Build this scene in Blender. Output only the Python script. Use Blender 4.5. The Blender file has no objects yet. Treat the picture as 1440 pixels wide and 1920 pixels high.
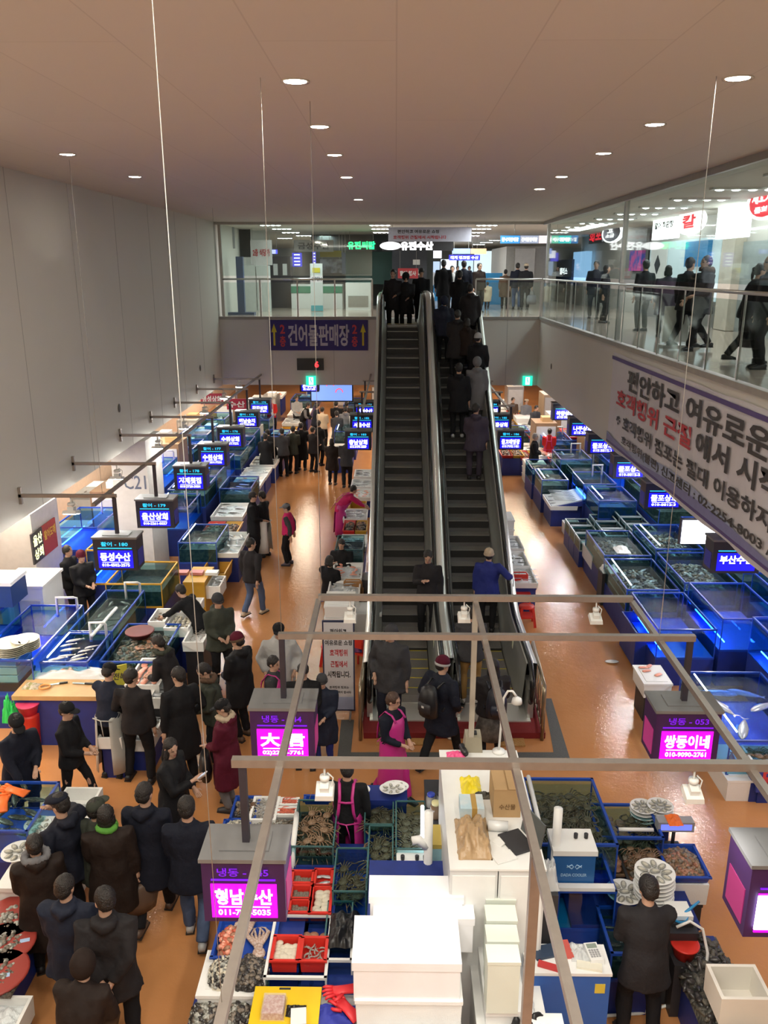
import bpy, math, random
from math import sin, cos, tan, pi, radians, atan2, sqrt
from mathutils import Vector, Matrix, noise, Euler
R = random.Random(7)
S = bpy.context.scene
C = S.collection
# ---------------------------------------------------------------- camera, world, lights, exposure
EYE = 6.95; F = 1553.0; TILT = radians(16.33); YAW = radians(0.78)
cd = bpy.data.cameras.new('camera'); cam = bpy.data.objects.new('camera', cd); C.objects.link(cam)
cd.sensor_fit = 'VERTICAL'; cd.sensor_height = 36; cd.lens = F / 1920 * 36
cam.location = (0, 0, EYE); cam.rotation_euler = (pi / 2 - TILT, 0, YAW)
cd.clip_end = 200; cd.clip_start = 0.05
S.camera = cam
S.view_settings.view_transform = 'Standard'; S.view_settings.look = 'None'
S.view_settings.gamma = 1; S.view_settings.exposure = 0.52; S.view_settings.use_curve_mapping = False
cy = S.cycles
cy.max_bounces = 6; cy.diffuse_bounces = 3; cy.glossy_bounces = 3; cy.transmission_bounces = 4
cy.transparent_max_bounces = 16; cy.caustics_reflective = False; cy.caustics_refractive = False
cy.sample_clamp_indirect = 4
w = bpy.data.worlds.new('world'); S.world = w; w.use_nodes = True
w.node_tree.nodes['Background'].inputs[0].default_value = (0.75, 0.8, 0.85, 1)
w.node_tree.nodes['Background'].inputs[1].default_value = 0.25

FLOOR2 = 5.45; CEIL = 8.37; SOFF = 3.3; YB = 27.3; XL = -5.68; XR = 4.64

def area(name, loc, sx, sy, power, col=(1, .95, .88), rot=(0, 0, 0)):
    l = bpy.data.lights.new(name, 'AREA'); l.shape = 'RECTANGLE'; l.size = sx; l.size_y = sy
    l.energy = power; l.color = col
    o = bpy.data.objects.new(name, l); C.objects.link(o); o.location = loc; o.rotation_euler = rot
    return o
# soft fill strips added under the balconies for stall bulbs; lamps over the upper floor
for i in range(5):
    area('stall_fill', (-7.4, 9 + i * 7.5, SOFF - .06), .14, 5, 200, (1, .86, .68))
    area('stall_fill', (6.9, 9 + i * 7.5, SOFF - .06), .14, 5, 95, (.9, .92, 1))
for i in range(3):
    for x in (-3.5, 0.8, 5): area('stall_fill', (x, 31 + i * 8, SOFF - .06), .2, 5, 95, (1, .80, .58))
for i in range(4):
    area('upper_lamp', (6.6, 8 + i * 7, CEIL - .06), .5, 5, 80, (.95, .97, 1))
for i in range(3):
    for x in (-3, 3, 9): area('upper_lamp', (x, 30 + i * 9, CEIL - .06), .5, 5, 110, (.93, 1, .97))

# ---------------------------------------------------------------- pixel -> place
def ray(px, py):
    v = Vector(((px - 720) / F, (960 - py) / F, -1)); return cam.rotation_euler.to_matrix() @ v
def atz(px, py, z=0.0):
    d = ray(px, py); t = (z - EYE) / d.z; return Vector((d.x * t, d.y * t, z))
def aty(px, py, Y):
    d = ray(px, py); t = Y / d.y; return Vector((d.x * t, Y, EYE + d.z * t))
def atx(px, py, X):
    d = ray(px, py); t = X / d.x; return Vector((X, d.y * t, EYE + d.z * t))
def rect(x0, y0, x1, y1, z):
    ym = (y0 + y1) / 2; a = atz(x0, ym, z); b = atz(x1, ym, z); n = atz((x0 + x1) / 2, y1, z); f = atz((x0 + x1) / 2, y0, z)
    return ((a.x + b.x) / 2, (n.y + f.y) / 2, b.x - a.x, f.y - n.y)

# ---------------------------------------------------------------- materials
MATS = {}
def mat(name, col, rough=.6, metal=0.0, emit=0.0, var=.12, scale=8.0, bump=0.0, bscale=30.0, spec=.5, alpha=1.0, coat=0.0, col2=None, trans=0.0):
    if name in MATS: return MATS[name]
    m = bpy.data.materials.new(name); m.use_nodes = True; nt = m.node_tree; n = nt.nodes; L = nt.links
    p = n['Principled BSDF']; p.inputs['Roughness'].default_value = rough; p.inputs['Metallic'].default_value = metal
    p.inputs['Specular IOR Level'].default_value = spec
    if coat: p.inputs['Coat Weight'].default_value = coat; p.inputs['Coat Roughness'].default_value = .08
    c = (*col, 1)
    if emit:
        p.inputs['Emission Color'].default_value = c; p.inputs['Emission Strength'].default_value = emit
        p.inputs['Base Color'].default_value = (col[0] * .5, col[1] * .5, col[2] * .5, 1)
    elif var or col2:
        tc = n.new('ShaderNodeTexCoord'); nz = n.new('ShaderNodeTexNoise'); nz.inputs['Scale'].default_value = scale; nz.inputs['Detail'].default_value = 4
        mx = n.new('ShaderNodeMix'); mx.data_type = 'RGBA'
        L.new(tc.outputs['Object'], nz.inputs['Vector']); 
        if col2:
            cr = n.new('ShaderNodeMapRange'); cr.inputs[1].default_value = .4; cr.inputs[2].default_value = .6
            L.new(nz.outputs['Fac'], cr.inputs[0]); L.new(cr.outputs[0], mx.inputs['Factor'])
            mx.inputs['A'].default_value = c; mx.inputs['B'].default_value = (*col2, 1)
        else:
            L.new(nz.outputs['Fac'], mx.inputs['Factor'])
            mx.inputs['A'].default_value = tuple(min(1, v * (1 - var)) for v in col) + (1,); mx.inputs['B'].default_value = tuple(min(1, v * (1 + var)) for v in col) + (1,)
        L.new(mx.outputs['Result'], p.inputs['Base Color'])
        if bump:
            nb = n.new('ShaderNodeTexNoise'); nb.inputs['Scale'].default_value = bscale; L.new(tc.outputs['Object'], nb.inputs['Vector'])
            b = n.new('ShaderNodeBump'); b.inputs['Strength'].default_value = bump; b.inputs['Distance'].default_value = .02
            L.new(nb.outputs['Fac'], b.inputs['Height']); L.new(b.outputs['Normal'], p.inputs['Normal'])
    else: p.inputs['Base Color'].default_value = c
    if alpha < 1 or trans:
        out = n['Material Output']; t = n.new('ShaderNodeBsdfTransparent'); ms = n.new('ShaderNodeMixShader')
        t.inputs[0].default_value = (*[1 - (1 - v) * .35 for v in col], 1)
        ms.inputs[0].default_value = alpha; L.new(t.outputs[0], ms.inputs[1]); L.new(p.outputs[0], ms.inputs[2]); L.new(ms.outputs[0], out.inputs[0])
    MATS[name] = m; return m
def glassy(name, tint, refl=.12, rough=.03, bump=0.0, bscale=6.0):
    if name in MATS: return MATS[name]
    m = bpy.data.materials.new(name); m.use_nodes = True; nt = m.node_tree; n = nt.nodes; L = nt.links
    n.remove(n['Principled BSDF']); t = n.new('ShaderNodeBsdfTransparent'); t.inputs[0].default_value = (*tint, 1)
    g = n.new('ShaderNodeBsdfGlossy'); g.inputs['Roughness'].default_value = rough
    ms = n.new('ShaderNodeMixShader'); fr = n.new('ShaderNodeLayerWeight'); fr.inputs[0].default_value = .5
    pw = n.new('ShaderNodeMath'); pw.operation = 'POWER'; pw.inputs[1].default_value = 3.0; L.new(fr.outputs['Facing'], pw.inputs[0])
    ma = n.new('ShaderNodeMath'); ma.operation = 'MULTIPLY_ADD'; ma.inputs[1].default_value = refl * 2.2; ma.inputs[2].default_value = refl * .4; L.new(pw.outputs[0], ma.inputs[0])
    L.new(ma.outputs[0], ms.inputs[0]); L.new(t.outputs[0], ms.inputs[1]); L.new(g.outputs[0], ms.inputs[2])
    if bump:
        tc = n.new('ShaderNodeTexCoord'); nb = n.new('ShaderNodeTexNoise'); nb.inputs['Scale'].default_value = bscale; nb.inputs['Detail'].default_value = 5
        L.new(tc.outputs['Object'], nb.inputs['Vector']); b = n.new('ShaderNodeBump'); b.inputs['Strength'].default_value = bump; b.inputs['Distance'].default_value = .05
        L.new(nb.outputs['Fac'], b.inputs['Height']); L.new(b.outputs['Normal'], g.inputs['Normal']); L.new(b.outputs['Normal'], fr.inputs['Normal'])
    L.new(ms.outputs[0], n['Material Output'].inputs[0]); MATS[name] = m; return m
def lit(name, col, s): return mat(name, col, emit=s, var=0)

wallm = mat('wall_paint', (.64, .62, .57), .7, var=.04, scale=.7, bump=.05)
steel = mat('brushed_steel', (.62, .63, .60), .28, 1, var=.1, scale=3)
steel2 = mat('steel_dull', (.42, .41, .39), .4, .9, var=.1)
galv = mat('galvanised_pipe', (.36, .32, .29), .42, .75, var=.15, scale=12)
black = mat('black_rubber', (.012, .012, .013), .35, var=.1)
darkm = mat('dark_metal', (.035, .035, .04), .5, .3)
white = mat('white_plastic', (.78, .78, .76), .45, var=.04)
foam = mat('styrofoam', (.82, .82, .80), .8, var=.03, bump=.15, bscale=120)
bluep = mat('blue_frp', (.012, .06, .36), .35, var=.15, coat=.3)
blued = mat('blue_tarp', (.012, .03, .20), .5, var=.2, bump=.3, bscale=5)
bluel = mat('light_blue_plastic', (.02, .25, .55), .35)
yellp = mat('yellow_crate', (.55, .30, .03), .45, var=.12)
redp = mat('red_plastic', (.60, .03, .02), .35, var=.1)
wood = mat('cutting_wood', (.55, .33, .14), .5, var=.2, scale=5)
carton = mat('cardboard', (.45, .29, .14), .75, var=.08)
glass = glassy('clear_glass', (.80, .93, .90), .10)
glassr = glassy('railing_glass', (.86, .93, .91), .16)
glasst = glassy('tank_glass', (.68, .86, .88), .12)
water = glassy('tank_water', (.62, .78, .80), .06, .01, .3, 26)
waterb = glassy('blue_water', (.28, .52, 1.0), .06, .01, .3, 26)

# ---------------------------------------------------------------- mesh builder
class MB:
    def __init__(s): s.v = []; s.f = []; s.m = []; s.sm = []
    def add(s, vs, fs, mi=0, sm=False, M=None):
        b = len(s.v)
        s.v += [tuple(M @ Vector(v)) for v in vs] if M is not None else [tuple(v) for v in vs]
        s.f += [tuple(i + b for i in f) for f in fs]; s.m += [mi] * len(fs); s.sm += [sm] * len(fs); return s
    def box(s, cx, cy, cz, sx, sy, sz, mi=0, rz=0, M=None, top=1.0):
        x, y, z = sx / 2, sy / 2, sz / 2; t = top
        vs = [(-x*t if k else -x, -y*t if k else -y, z if k else -z) for k in (0, 1)]
        vs = [(sx_ * x * (t if k else 1), sy_ * y * (t if k else 1), z if k else -z) for k in (0, 1) for sx_, sy_ in ((-1, -1), (1, -1), (1, 1), (-1, 1))]
        T = Matrix.Translation((cx, cy, cz)) @ Matrix.Rotation(rz, 4, 'Z')
        if M is not None: T = M @ T
        return s.add(vs, [(3, 2, 1, 0), (4, 5, 6, 7), (0, 1, 5, 4), (1, 2, 6, 5), (2, 3, 7, 6), (3, 0, 4, 7)], mi, False, T)
    def open_box(s, cx, cy, z0, sx, sy, h, t=.02, mi=0, flare=1.0, bottom=True):
        x, y = sx / 2, sy / 2; vs = []
        for (fx, z, q) in ((1, z0, 0), (flare, z0 + h, 0), (flare, z0 + h, t), (1, z0 + t, t)):
            vs += [(cx + a * (x * fx - q), cy + b * (y * fx - q), z) for a, b in ((-1, -1), (1, -1), (1, 1), (-1, 1))]
        fs = [(3, 2, 1, 0), (12, 13, 14, 15)] if bottom else []
        for k in range(3):
            for i in range(4): fs.append((k*4 + i, k*4 + (i+1) % 4, k*4 + 4 + (i+1) % 4, k*4 + 4 + i))
        return s.add(vs, fs, mi)
    def tube(s, pts, r, n=8, mi=0, sm=True, cap=True, fl=None):
        pts = [Vector(p) for p in pts]; k = len(pts); rs = r if hasattr(r, '__len__') else [r] * k; vs = []; fs = []; u = None
        for i, p in enumerate(pts):
            d = (pts[min(i + 1, k - 1)] - pts[max(i - 1, 0)]).normalized()
            if u is None: u = d.orthogonal().normalized() if fl is None else (Vector(fl) - Vector(fl).dot(d) * d).normalized()
            u = (u - u.dot(d) * d).normalized(); q = d.cross(u)
            for j in range(n):
                a = 2 * pi * j / n; ra = rs[i] if not hasattr(rs[i], '__len__') else None
                vs.append(p + (u * cos(a) + q * sin(a)) * ra if ra is not None else p + u * cos(a) * rs[i][0] + q * sin(a) * rs[i][1])
        for i in range(k - 1):
            for j in range(n): fs.append((i*n + j, i*n + (j+1) % n, (i+1)*n + (j+1) % n, (i+1)*n + j))
        if cap: fs.append(tuple(range(n - 1, -1, -1))); fs.append(tuple((k-1)*n + j for j in range(n)))
        return s.add(vs, fs, mi, sm)
    def bar(s, a, b, w, h=None, mi=0):
        h = h or w; a = Vector(a); b = Vector(b); d = (b - a).normalized(); up = Vector((0, 0, 1)) if abs(d.z) < .9 else Vector((0, 1, 0))
        u = d.cross(up).normalized(); q = u.cross(d)
        vs = [p + u * i * w / 2 + q * j * h / 2 for p in (a, b) for i, j in ((-1, -1), (1, -1), (1, 1), (-1, 1))]
        return s.add(vs, [(0, 1, 2, 3), (7, 6, 5, 4), (0, 4, 5, 1), (1, 5, 6, 2), (2, 6, 7, 3), (3, 7, 4, 0)], mi)
    def ell(s, c, r, n=12, k=8, mi=0, M=None, sm=True):
        vs = []; fs = []
        T = Matrix.Translation(c) if M is None else M @ Matrix.Translation(c)
        vs.append((0, 0, -r[2]))
        for i in range(1, k):
            t = -pi / 2 + pi * i / k
            for j in range(n): a = 2 * pi * j / n; vs.append((r[0] * cos(t) * cos(a), r[1] * cos(t) * sin(a), r[2] * sin(t)))
        vs.append((0, 0, r[2])); e = len(vs) - 1
        for j in range(n): fs.append((0, 1 + (j+1) % n, 1 + j)); fs.append((e, 1 + (k-2)*n + j, 1 + (k-2)*n + (j+1) % n))
        for i in range(k - 2):
            for j in range(n): fs.append((1+i*n+j, 1+i*n+(j+1) % n, 1+(i+1)*n+(j+1) % n, 1+(i+1)*n+j))
        return s.add(vs, fs, mi, sm, T)
    def lathe(s, prof, n=20, c=(0, 0, 0), mi=0, sx=1.0, sy=1.0, M=None):
        vs = []; fs = []; k = len(prof)
        for r, z in prof:
            for j in range(n): a = 2*pi*j/n; vs.append((c[0] + r*cos(a)*sx, c[1] + r*sin(a)*sy, c[2] + z))
        for i in range(k - 1):
            for j in range(n): fs.append((i*n+j, i*n+(j+1) % n, (i+1)*n+(j+1) % n, (i+1)*n+j))
        if prof[0][0] > 1e-4: fs.append(tuple(range(n-1, -1, -1)))
        if prof[-1][0] > 1e-4: fs.append(tuple((k-1)*n+j for j in range(n)))
        return s.add(vs, fs, mi, True, M)
    def poly(s, pts, mi=0): return s.add(pts, [tuple(range(len(pts)))], mi)
    def mesh(s, name, mats):
        me = bpy.data.meshes.new(name); me.from_pydata(s.v, [], s.f)
        me.polygons.foreach_set('material_index', s.m); me.polygons.foreach_set('use_smooth', s.sm)
        for m in (mats if isinstance(mats, (list, tuple)) else [mats]): me.materials.append(m)
        me.update(); return me
    def build(s, name, mats, parent=None, loc=(0, 0, 0), rz=0.0):
        return link(name, s.mesh(name, mats), parent, loc, rz)
def link(name, me, parent=None, loc=(0, 0, 0), rz=0.0):
    o = bpy.data.objects.new(name, me); C.objects.link(o); o.location = loc; o.rotation_euler = (0, 0, rz)
    if parent is not None: o.parent = parent
    return o
USED = {}
def tag(o, label, cat, group=None, kind=None):
    o['label'] = label; o['category'] = cat
    if group: o['group'] = group
    if kind: o['kind'] = kind
    USED.setdefault(label, []).append(o.name); return o
def thing(name, label, cat, loc=(0, 0, 0), rz=0.0, group=None):
    o = bpy.data.objects.new(name, None); C.objects.link(o); o.location = loc; o.rotation_euler = (0, 0, rz); o.empty_display_size = .1
    return tag(o, label, cat, group)
def struct(name, mb, m, parent=None):
    o = mb.build(name, m, parent)
    if parent is None: o['kind'] = 'structure'
    return o
def copy(o, loc, rz=0.0, label=None, group=None, scale=None, tilt=None):
    c = o.copy(); C.objects.link(c); c.location = loc; c.rotation_euler = tilt or (0, 0, rz)
    if scale: c.scale = (scale,) * 3 if not hasattr(scale, '__len__') else scale
    if label: c['label'] = label
    if group: c['group'] = group
    for ch in o.children:
        d = ch.copy(); C.objects.link(d); d.parent = c
        for g in ch.children:
            e = g.copy(); C.objects.link(e); e.parent = d
    return c
# scratch scene for evaluating text and remeshing
TS = bpy.data.scenes.new('scratch')
TXT = {}
def tdg():
    with bpy.context.temp_override(scene=TS, view_layer=TS.view_layers[0]):
        dg = bpy.context.evaluated_depsgraph_get(); dg.update(); return dg
def textmesh(body, bold=.018):
    k = (body, bold)
    if k not in TXT:
        c = bpy.data.curves.new('t', 'FONT'); c.body = body; c.offset = bold; c.resolution_u = 2; c.fill_mode = 'FRONT'
        o = bpy.data.objects.new('t', c); TS.collection.objects.link(o)
        dg = tdg()
        me = bpy.data.meshes.new_from_object(o.evaluated_get(dg)); bpy.data.objects.remove(o); bpy.data.curves.remove(c)
        TXT[k] = ([v.co.copy() for v in me.vertices], [tuple(p.vertices) for p in me.polygons])
    return TXT[k]
def text(body, m, parent, M, w, h, bold=.018, name='lettering', mi=None):
    """lettering centred on M (local x right, y up), stretched to w by h"""
    vs, fs = textmesh(body, bold)
    xs = [v.x for v in vs]; ys = [v.y for v in vs]; x0, x1, y0, y1 = min(xs), max(xs), min(ys), max(ys)
    sx = w / (x1 - x0); sy = h / (y1 - y0); b = MB()
    b.add([((v.x - (x0+x1)/2) * sx, (v.y - (y0+y1)/2) * sy, 0) for v in vs], fs, 0, False, M)
    return b.build(name, m, parent)
def front(x, y, z): return Matrix.Translation((x, y, z)) @ Matrix.Rotation(pi/2, 4, 'X')          # faces -Y
def side(x, y, z, s=-1): return Matrix.Translation((x, y, z)) @ Matrix.Rotation(s * pi/2, 4, 'Z') @ Matrix.Rotation(pi/2, 4, 'X')  # s=-1 faces -X

def remesh(mb, vox, smooth=2):
    me = mb.mesh('tmp', []); o = bpy.data.objects.new('tmp', me); TS.collection.objects.link(o)
    md = o.modifiers.new('r', 'REMESH'); md.mode = 'VOXEL'; md.voxel_size = vox; md.adaptivity = 0
    if smooth: ms = o.modifiers.new('s', 'SMOOTH'); ms.iterations = smooth; ms.factor = .5
    dg = tdg()
    out = bpy.data.meshes.new_from_object(o.evaluated_get(dg)); bpy.data.objects.remove(o); bpy.data.meshes.remove(me)
    out.polygons.foreach_set('use_smooth', [True] * len(out.polygons)); return out
# ================================================================ THE SETTING
def floor_mat():
    m = mat('orange_epoxy_floor', (.56, .215, .06), .16, var=0, coat=0); nt = m.node_tree; n = nt.nodes; L = nt.links; p = n['Principled BSDF']
    tc = n.new('ShaderNodeTexCoord'); a = n.new('ShaderNodeTexNoise'); a.inputs['Scale'].default_value = 1.1; a.inputs['Detail'].default_value = 6
    mx = n.new('ShaderNodeMix'); mx.data_type = 'RGBA'; mx.inputs['A'].default_value = (.47, .195, .068, 1); mx.inputs['B'].default_value = (.60, .285, .115, 1)
    b = n.new('ShaderNodeTexNoise'); b.inputs['Scale'].default_value = 7; b.inputs['Detail'].default_value = 5; b.inputs['Roughness'].default_value = .7
    bp = n.new('ShaderNodeBump'); bp.inputs['Strength'].default_value = .22; bp.inputs['Distance'].default_value = .03
    r = n.new('ShaderNodeMapRange'); r.inputs[3].default_value = .03; r.inputs[4].default_value = .16
    for q in (a, b): L.new(tc.outputs['Object'], q.inputs['Vector'])
    L.new(a.outputs['Fac'], mx.inputs['Factor']); L.new(mx.outputs['Result'], p.inputs['Base Color'])
    L.new(a.outputs['Fac'], r.inputs[0]); L.new(r.outputs[0], p.inputs['Roughness'])
    L.new(b.outputs['Fac'], bp.inputs['Height']); L.new(bp.outputs['Normal'], p.inputs['Normal']); return m
def ceil_mat():
    m = mat('ceiling_panels', (.5, .46, .42), .65, var=0); nt = m.node_tree; n = nt.nodes; L = nt.links; p = n['Principled BSDF']
    tc = n.new('ShaderNodeTexCoord'); br = n.new('ShaderNodeTexBrick'); mp = n.new('ShaderNodeMapping'); mp.inputs['Rotation'].default_value = (0, 0, pi/2)
    L.new(tc.outputs['Object'], mp.inputs[0]); L.new(mp.outputs[0], br.inputs['Vector'])
    br.inputs['Color1'].default_value = (.68, .64, .57, 1); br.inputs['Color2'].default_value = (.66, .62, .55, 1); br.inputs['Mortar'].default_value = (.58, .54, .48, 1)
    br.inputs['Scale'].default_value = 1; br.inputs['Mortar Size'].default_value = .006; br.inputs['Brick Width'].default_value = 6; br.inputs['Row Height'].default_value = .9
    L.new(br.outputs['Color'], p.inputs['Base Color']); return m
def slab(b, x0, x1, y0, y1, z0, z1, mi=0): return b.box((x0+x1)/2, (y0+y1)/2, (z0+z1)/2, x1-x0, y1-y0, z1-z0, mi)
struct('floor', slab(MB(), -12, 14, -2, 70, -.2, 0), floor_mat())
struct('ceiling', slab(MB(), -12, 14, -3, 70, CEIL, CEIL + .2), ceil_mat())
struct('wall_left', slab(MB(), XL - .25, XL, -3, YB + .6, SOFF, CEIL), wallm)
tile2 = mat('upper_floor_tile', (.50, .40, .33), .12, var=.08, scale=1)
b = MB(); slab(b, XR, 14, -3, YB, SOFF, FLOOR2 - .02); slab(b, -12, 14, YB, 70, SOFF, FLOOR2 - .02)
struct('wall_balcony', b, wallm)
b = MB(); slab(b, XR + .02, 14, -3, 62, FLOOR2 - .02, FLOOR2); slab(b, -12, XR, YB + .02, 62, FLOOR2 - .02, FLOOR2)
struct('floor_upper', b, tile2)
b = MB(); slab(b, XR - .04, XR + .10, -3, YB + .1, FLOOR2 - .05, FLOOR2 + .04); slab(b, XL, -.62, YB - .04, YB + .1, FLOOR2 - .05, FLOOR2 + .04); slab(b, 2.42, XR, YB - .04, YB + .1, FLOOR2 - .05, FLOOR2 + .04)
struct('trim_1', b, mat('balcony_kerb_stone', (.30, .28, .25), .5, var=.15))
warmw = mat('warm_partition', (.62, .50, .40), .7)
b = MB(); slab(b, -12, -9.6, -2, 70, 0, SOFF); struct('wall_stall_left', b, warmw)
b = MB(); slab(b, 10.5, 14, -2, 70, 0, SOFF); struct('wall_stall_right', b, warmw)
b = MB(); slab(b, -12, 14, 58, 58.3, 0, SOFF); struct('wall_far', b, warmw)
b = MB(); slab(b, -12, 14, 61, 61.3, FLOOR2, CEIL); struct('wall_upper_far', b, mat('far_wall', (.5, .52, .5), .7))
struct('wall_upper_right', slab(MB(), 8.6, 8.8, -3, 61, FLOOR2, CEIL), mat('shop_wall', (.52, .49, .45), .6, var=.05))
struct('wall_upper_left', slab(MB(), -5.9, -5.75, YB + .6, 33.2, FLOOR2, CEIL), wallm)
struct('wall_rear', slab(MB(), -12, 14, -3.2, -3, 0, CEIL), wallm)
# panel joints of the left wall
jm = mat('wall_joint', (.36, .35, .33), .8)
b = MB()
for i, y in enumerate((8.0, 10.4, 12.8, 15.2, 17.6, 20, 22.4, 24.8)): slab(b, XL - .001, XL + .003, y - .006, y + .006, SOFF, CEIL)
struct('trim_2', b, jm)
b = MB()
for x in (-4.0, -2.0, 3.6): slab(b, x - .006, x + .006, YB - .004, YB + .001, SOFF, FLOOR2 - .05)
struct('trim_3', b, jm)
b = MB(); slab(b, XR - .05, XR + .02, -3, YB, CEIL - .10, CEIL); slab(b, XL, XR, YB - .05, YB + .02, CEIL - .08, CEIL)
struct('trim_4', b, steel2)
# ceiling downlights
dl = [(536, 152), (593, 237), (626, 290), (654, 332), (679, 374), (1371, 146), (1221, 233), (1132, 287), (1057, 331), (1017, 354), (126, 289), (253, 331)]
glow = lit('downlight_glow', (1, .93, .78), 160)
ring = mat('downlight_trim', (.7, .66, .6), .4)
names = {0: 'nearest of the left file, brightest', 4: 'small one farthest along the left file', 5: 'nearest of the right file, upper right corner', 9: 'small one farthest along the right file'}
pos = [atz(x, y, CEIL) for x, y in dl]
xl = sum(p.x for p in pos[:5]) / 5; xr = sum(p.x for p in pos[5:10]) / 5
words_ = ['nearest the camera', 'second away from the camera', 'third away from the camera', 'fourth away from the camera', 'farthest from the camera']
def downlight(x, y, lab):
    t = thing('ceiling_light', lab, 'ceiling light', (x, y, CEIL), 0, 'recessed downlights in the beige ceiling')
    MB().lathe([(.09, -.002), (.115, -.012), (.115, 0)], 24).build('trim_ring', ring, t)
    MB().lathe([(.001, -.006), (.088, -.006)], 24).build('lamp_lens', glow, t); return t
k = 0
for i in range(5):
    downlight(xl, pos[i].y, 'round recessed ceiling downlight of the left file above the escalators, ' + words_[i])
    downlight(xr, pos[5 + i].y, 'round recessed ceiling downlight of the right file near the balcony, ' + words_[i])
downlight(pos[10].x, pos[10].y, 'round recessed ceiling downlight close to the left wall, the nearer of two')
downlight(pos[11].x, pos[11].y, 'round recessed ceiling downlight close to the left wall, the farther of two')
for i, (x, y) in enumerate(((xl, 3.5), (xr, 3.5), (pos[10].x, 7.5), (pos[10].x, 3.5), (1.0, 0.5), (xl - .2, -1), (xr, -1))):
    l = bpy.data.lights.new('downlight', 'AREA'); l.shape = 'DISK'; l.size = .33; l.energy = 55; l.color = (1, .93, .78)
    o = bpy.data.objects.new('downlight', l); C.objects.link(o); o.location = (x, y, CEIL - .01)
# broad neutral fill light added under the ceiling out of view, no real lamp
area('hall_fill', (-.6, 1.0, CEIL - .05), 8, 3, 260, (1, .94, .84))

# fluorescent fittings in rows of the upper floor ceiling
tube = lit('fluorescent', (.95, 1, .97), 9)
def fluor(x, y, lab, n=4, w=.7, rz=0):
    t = thing('ceiling_light', lab, 'ceiling light', (x, y, CEIL), rz, 'fluorescent fittings of the upper floor')
    ft = MB().box(0, 0, -.02, w, .2, .04).build('fitting', white, t)
    for j in range(n):
        MB().lathe([(.001, -.02), (.05, -.012), (.08, 0)], 10, ((j - (n-1)/2) * w / n, 0, -.045)).build('lamp', tube, ft)
ordn = ['first', 'second', 'third', 'fourth', 'fifth', 'sixth', 'seventh', 'eighth', 'ninth', 'tenth', 'eleventh', 'twelfth']
for i, (px, py) in enumerate([(507, 420), (528, 427), (545, 434), (570, 440), (534, 445)]):
    p = atz(px, py, CEIL); fluor(p.x, p.y, 'bright lamp strip above the glazed upper left lobby, %s from the front' % ordn[i])
for i, (px, py) in enumerate([(712, 420), (714, 427), (716, 434), (718, 440)]):
    p = atz(px, py, CEIL); fluor(p.x, p.y, 'bright lamp strip left of the small hanging banner over the escalators, %s from the front' % ordn[i])
for i, (px, py) in enumerate([(913, 420), (903, 427), (893, 434), (884, 440), (930, 449), (912, 453), (898, 457)]):
    p = atz(px, py, CEIL); fluor(p.x, min(p.y, 58), 'bright lamp strip right of the small hanging banner over the escalators, %s from the front' % ordn[i])
for i, y in enumerate((11.5, 13.8, 16.1, 18.4, 20.7, 23, 25.3, 27.6, 29.9, 32.2)):
    fluor(6.3, y, 'bright ceiling fitting over the right upper walkway, %s going away' % ordn[i], 4, 1.2)

# ================================================================ GLASS RAILINGS
def railing(name, label, a, b, posts, z=FLOOR2, tall=False, h=1.2):
    a = Vector(a); b = Vector(b); t = thing(name, label, 'railing', (a.x, a.y, z)); d = b - a; L = d.length; rz = atan2(d.y, d.x); t.rotation_euler = (0, 0, rz)
    MB().tube([(0, 0, h), (L, 0, h)], .028, 10).build('handrail', steel, t)
    for i in range(posts + 1):
        x = L * i / posts
        MB().box(x, 0, h/2, .05, .012, h).build('post', steel2, t)
        if i < posts:
            MB().box(x + L/posts/2, .02, h/2 - .02, L/posts - .09, .012, h - .16).build('glass_panel', glassr, t)
    return t
railing('glass_railing', 'long glass railing with steel handrail along the right balcony', (XR + .05, 3), (XR + .05, YB), 20)
railing('glass_railing', 'glass railing on the far balcony above the navy banner, left of the escalators', (XL + .15, YB + .05), (-.75, YB + .05), 4)
railing('glass_railing', 'short glass railing on the far balcony right of the escalators', (2.55, YB + .05), (XR, YB + .05), 2)
def screen(label, a, b, cols):
    a = Vector(a); b = Vector(b); d = b - a; L = d.length; t = thing('glass_screen', label, 'glass screen', (a.x, a.y, FLOOR2), atan2(d.y, d.x))
    for c in cols: MB().box(c, 0, (CEIL - FLOOR2)/2, .09, .09, CEIL - FLOOR2 - .1).build('column', steel2, t)
    MB().box(L/2, 0, (CEIL-FLOOR2+1.25)/2, L, .01, CEIL-FLOOR2-1.35).build('glass_panel', glassr, t)
screen('tall glass screen with two steel columns above the right balcony railing', (XR + .12, 5), (XR + .12, YB), [18.2 - 5, YB - 5 - .05])
screen('tall glass screen closing the far lobby up to the ceiling, left of the escalators', (XL + .1, YB + .1), (-.75, YB + .1), [.03])

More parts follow.
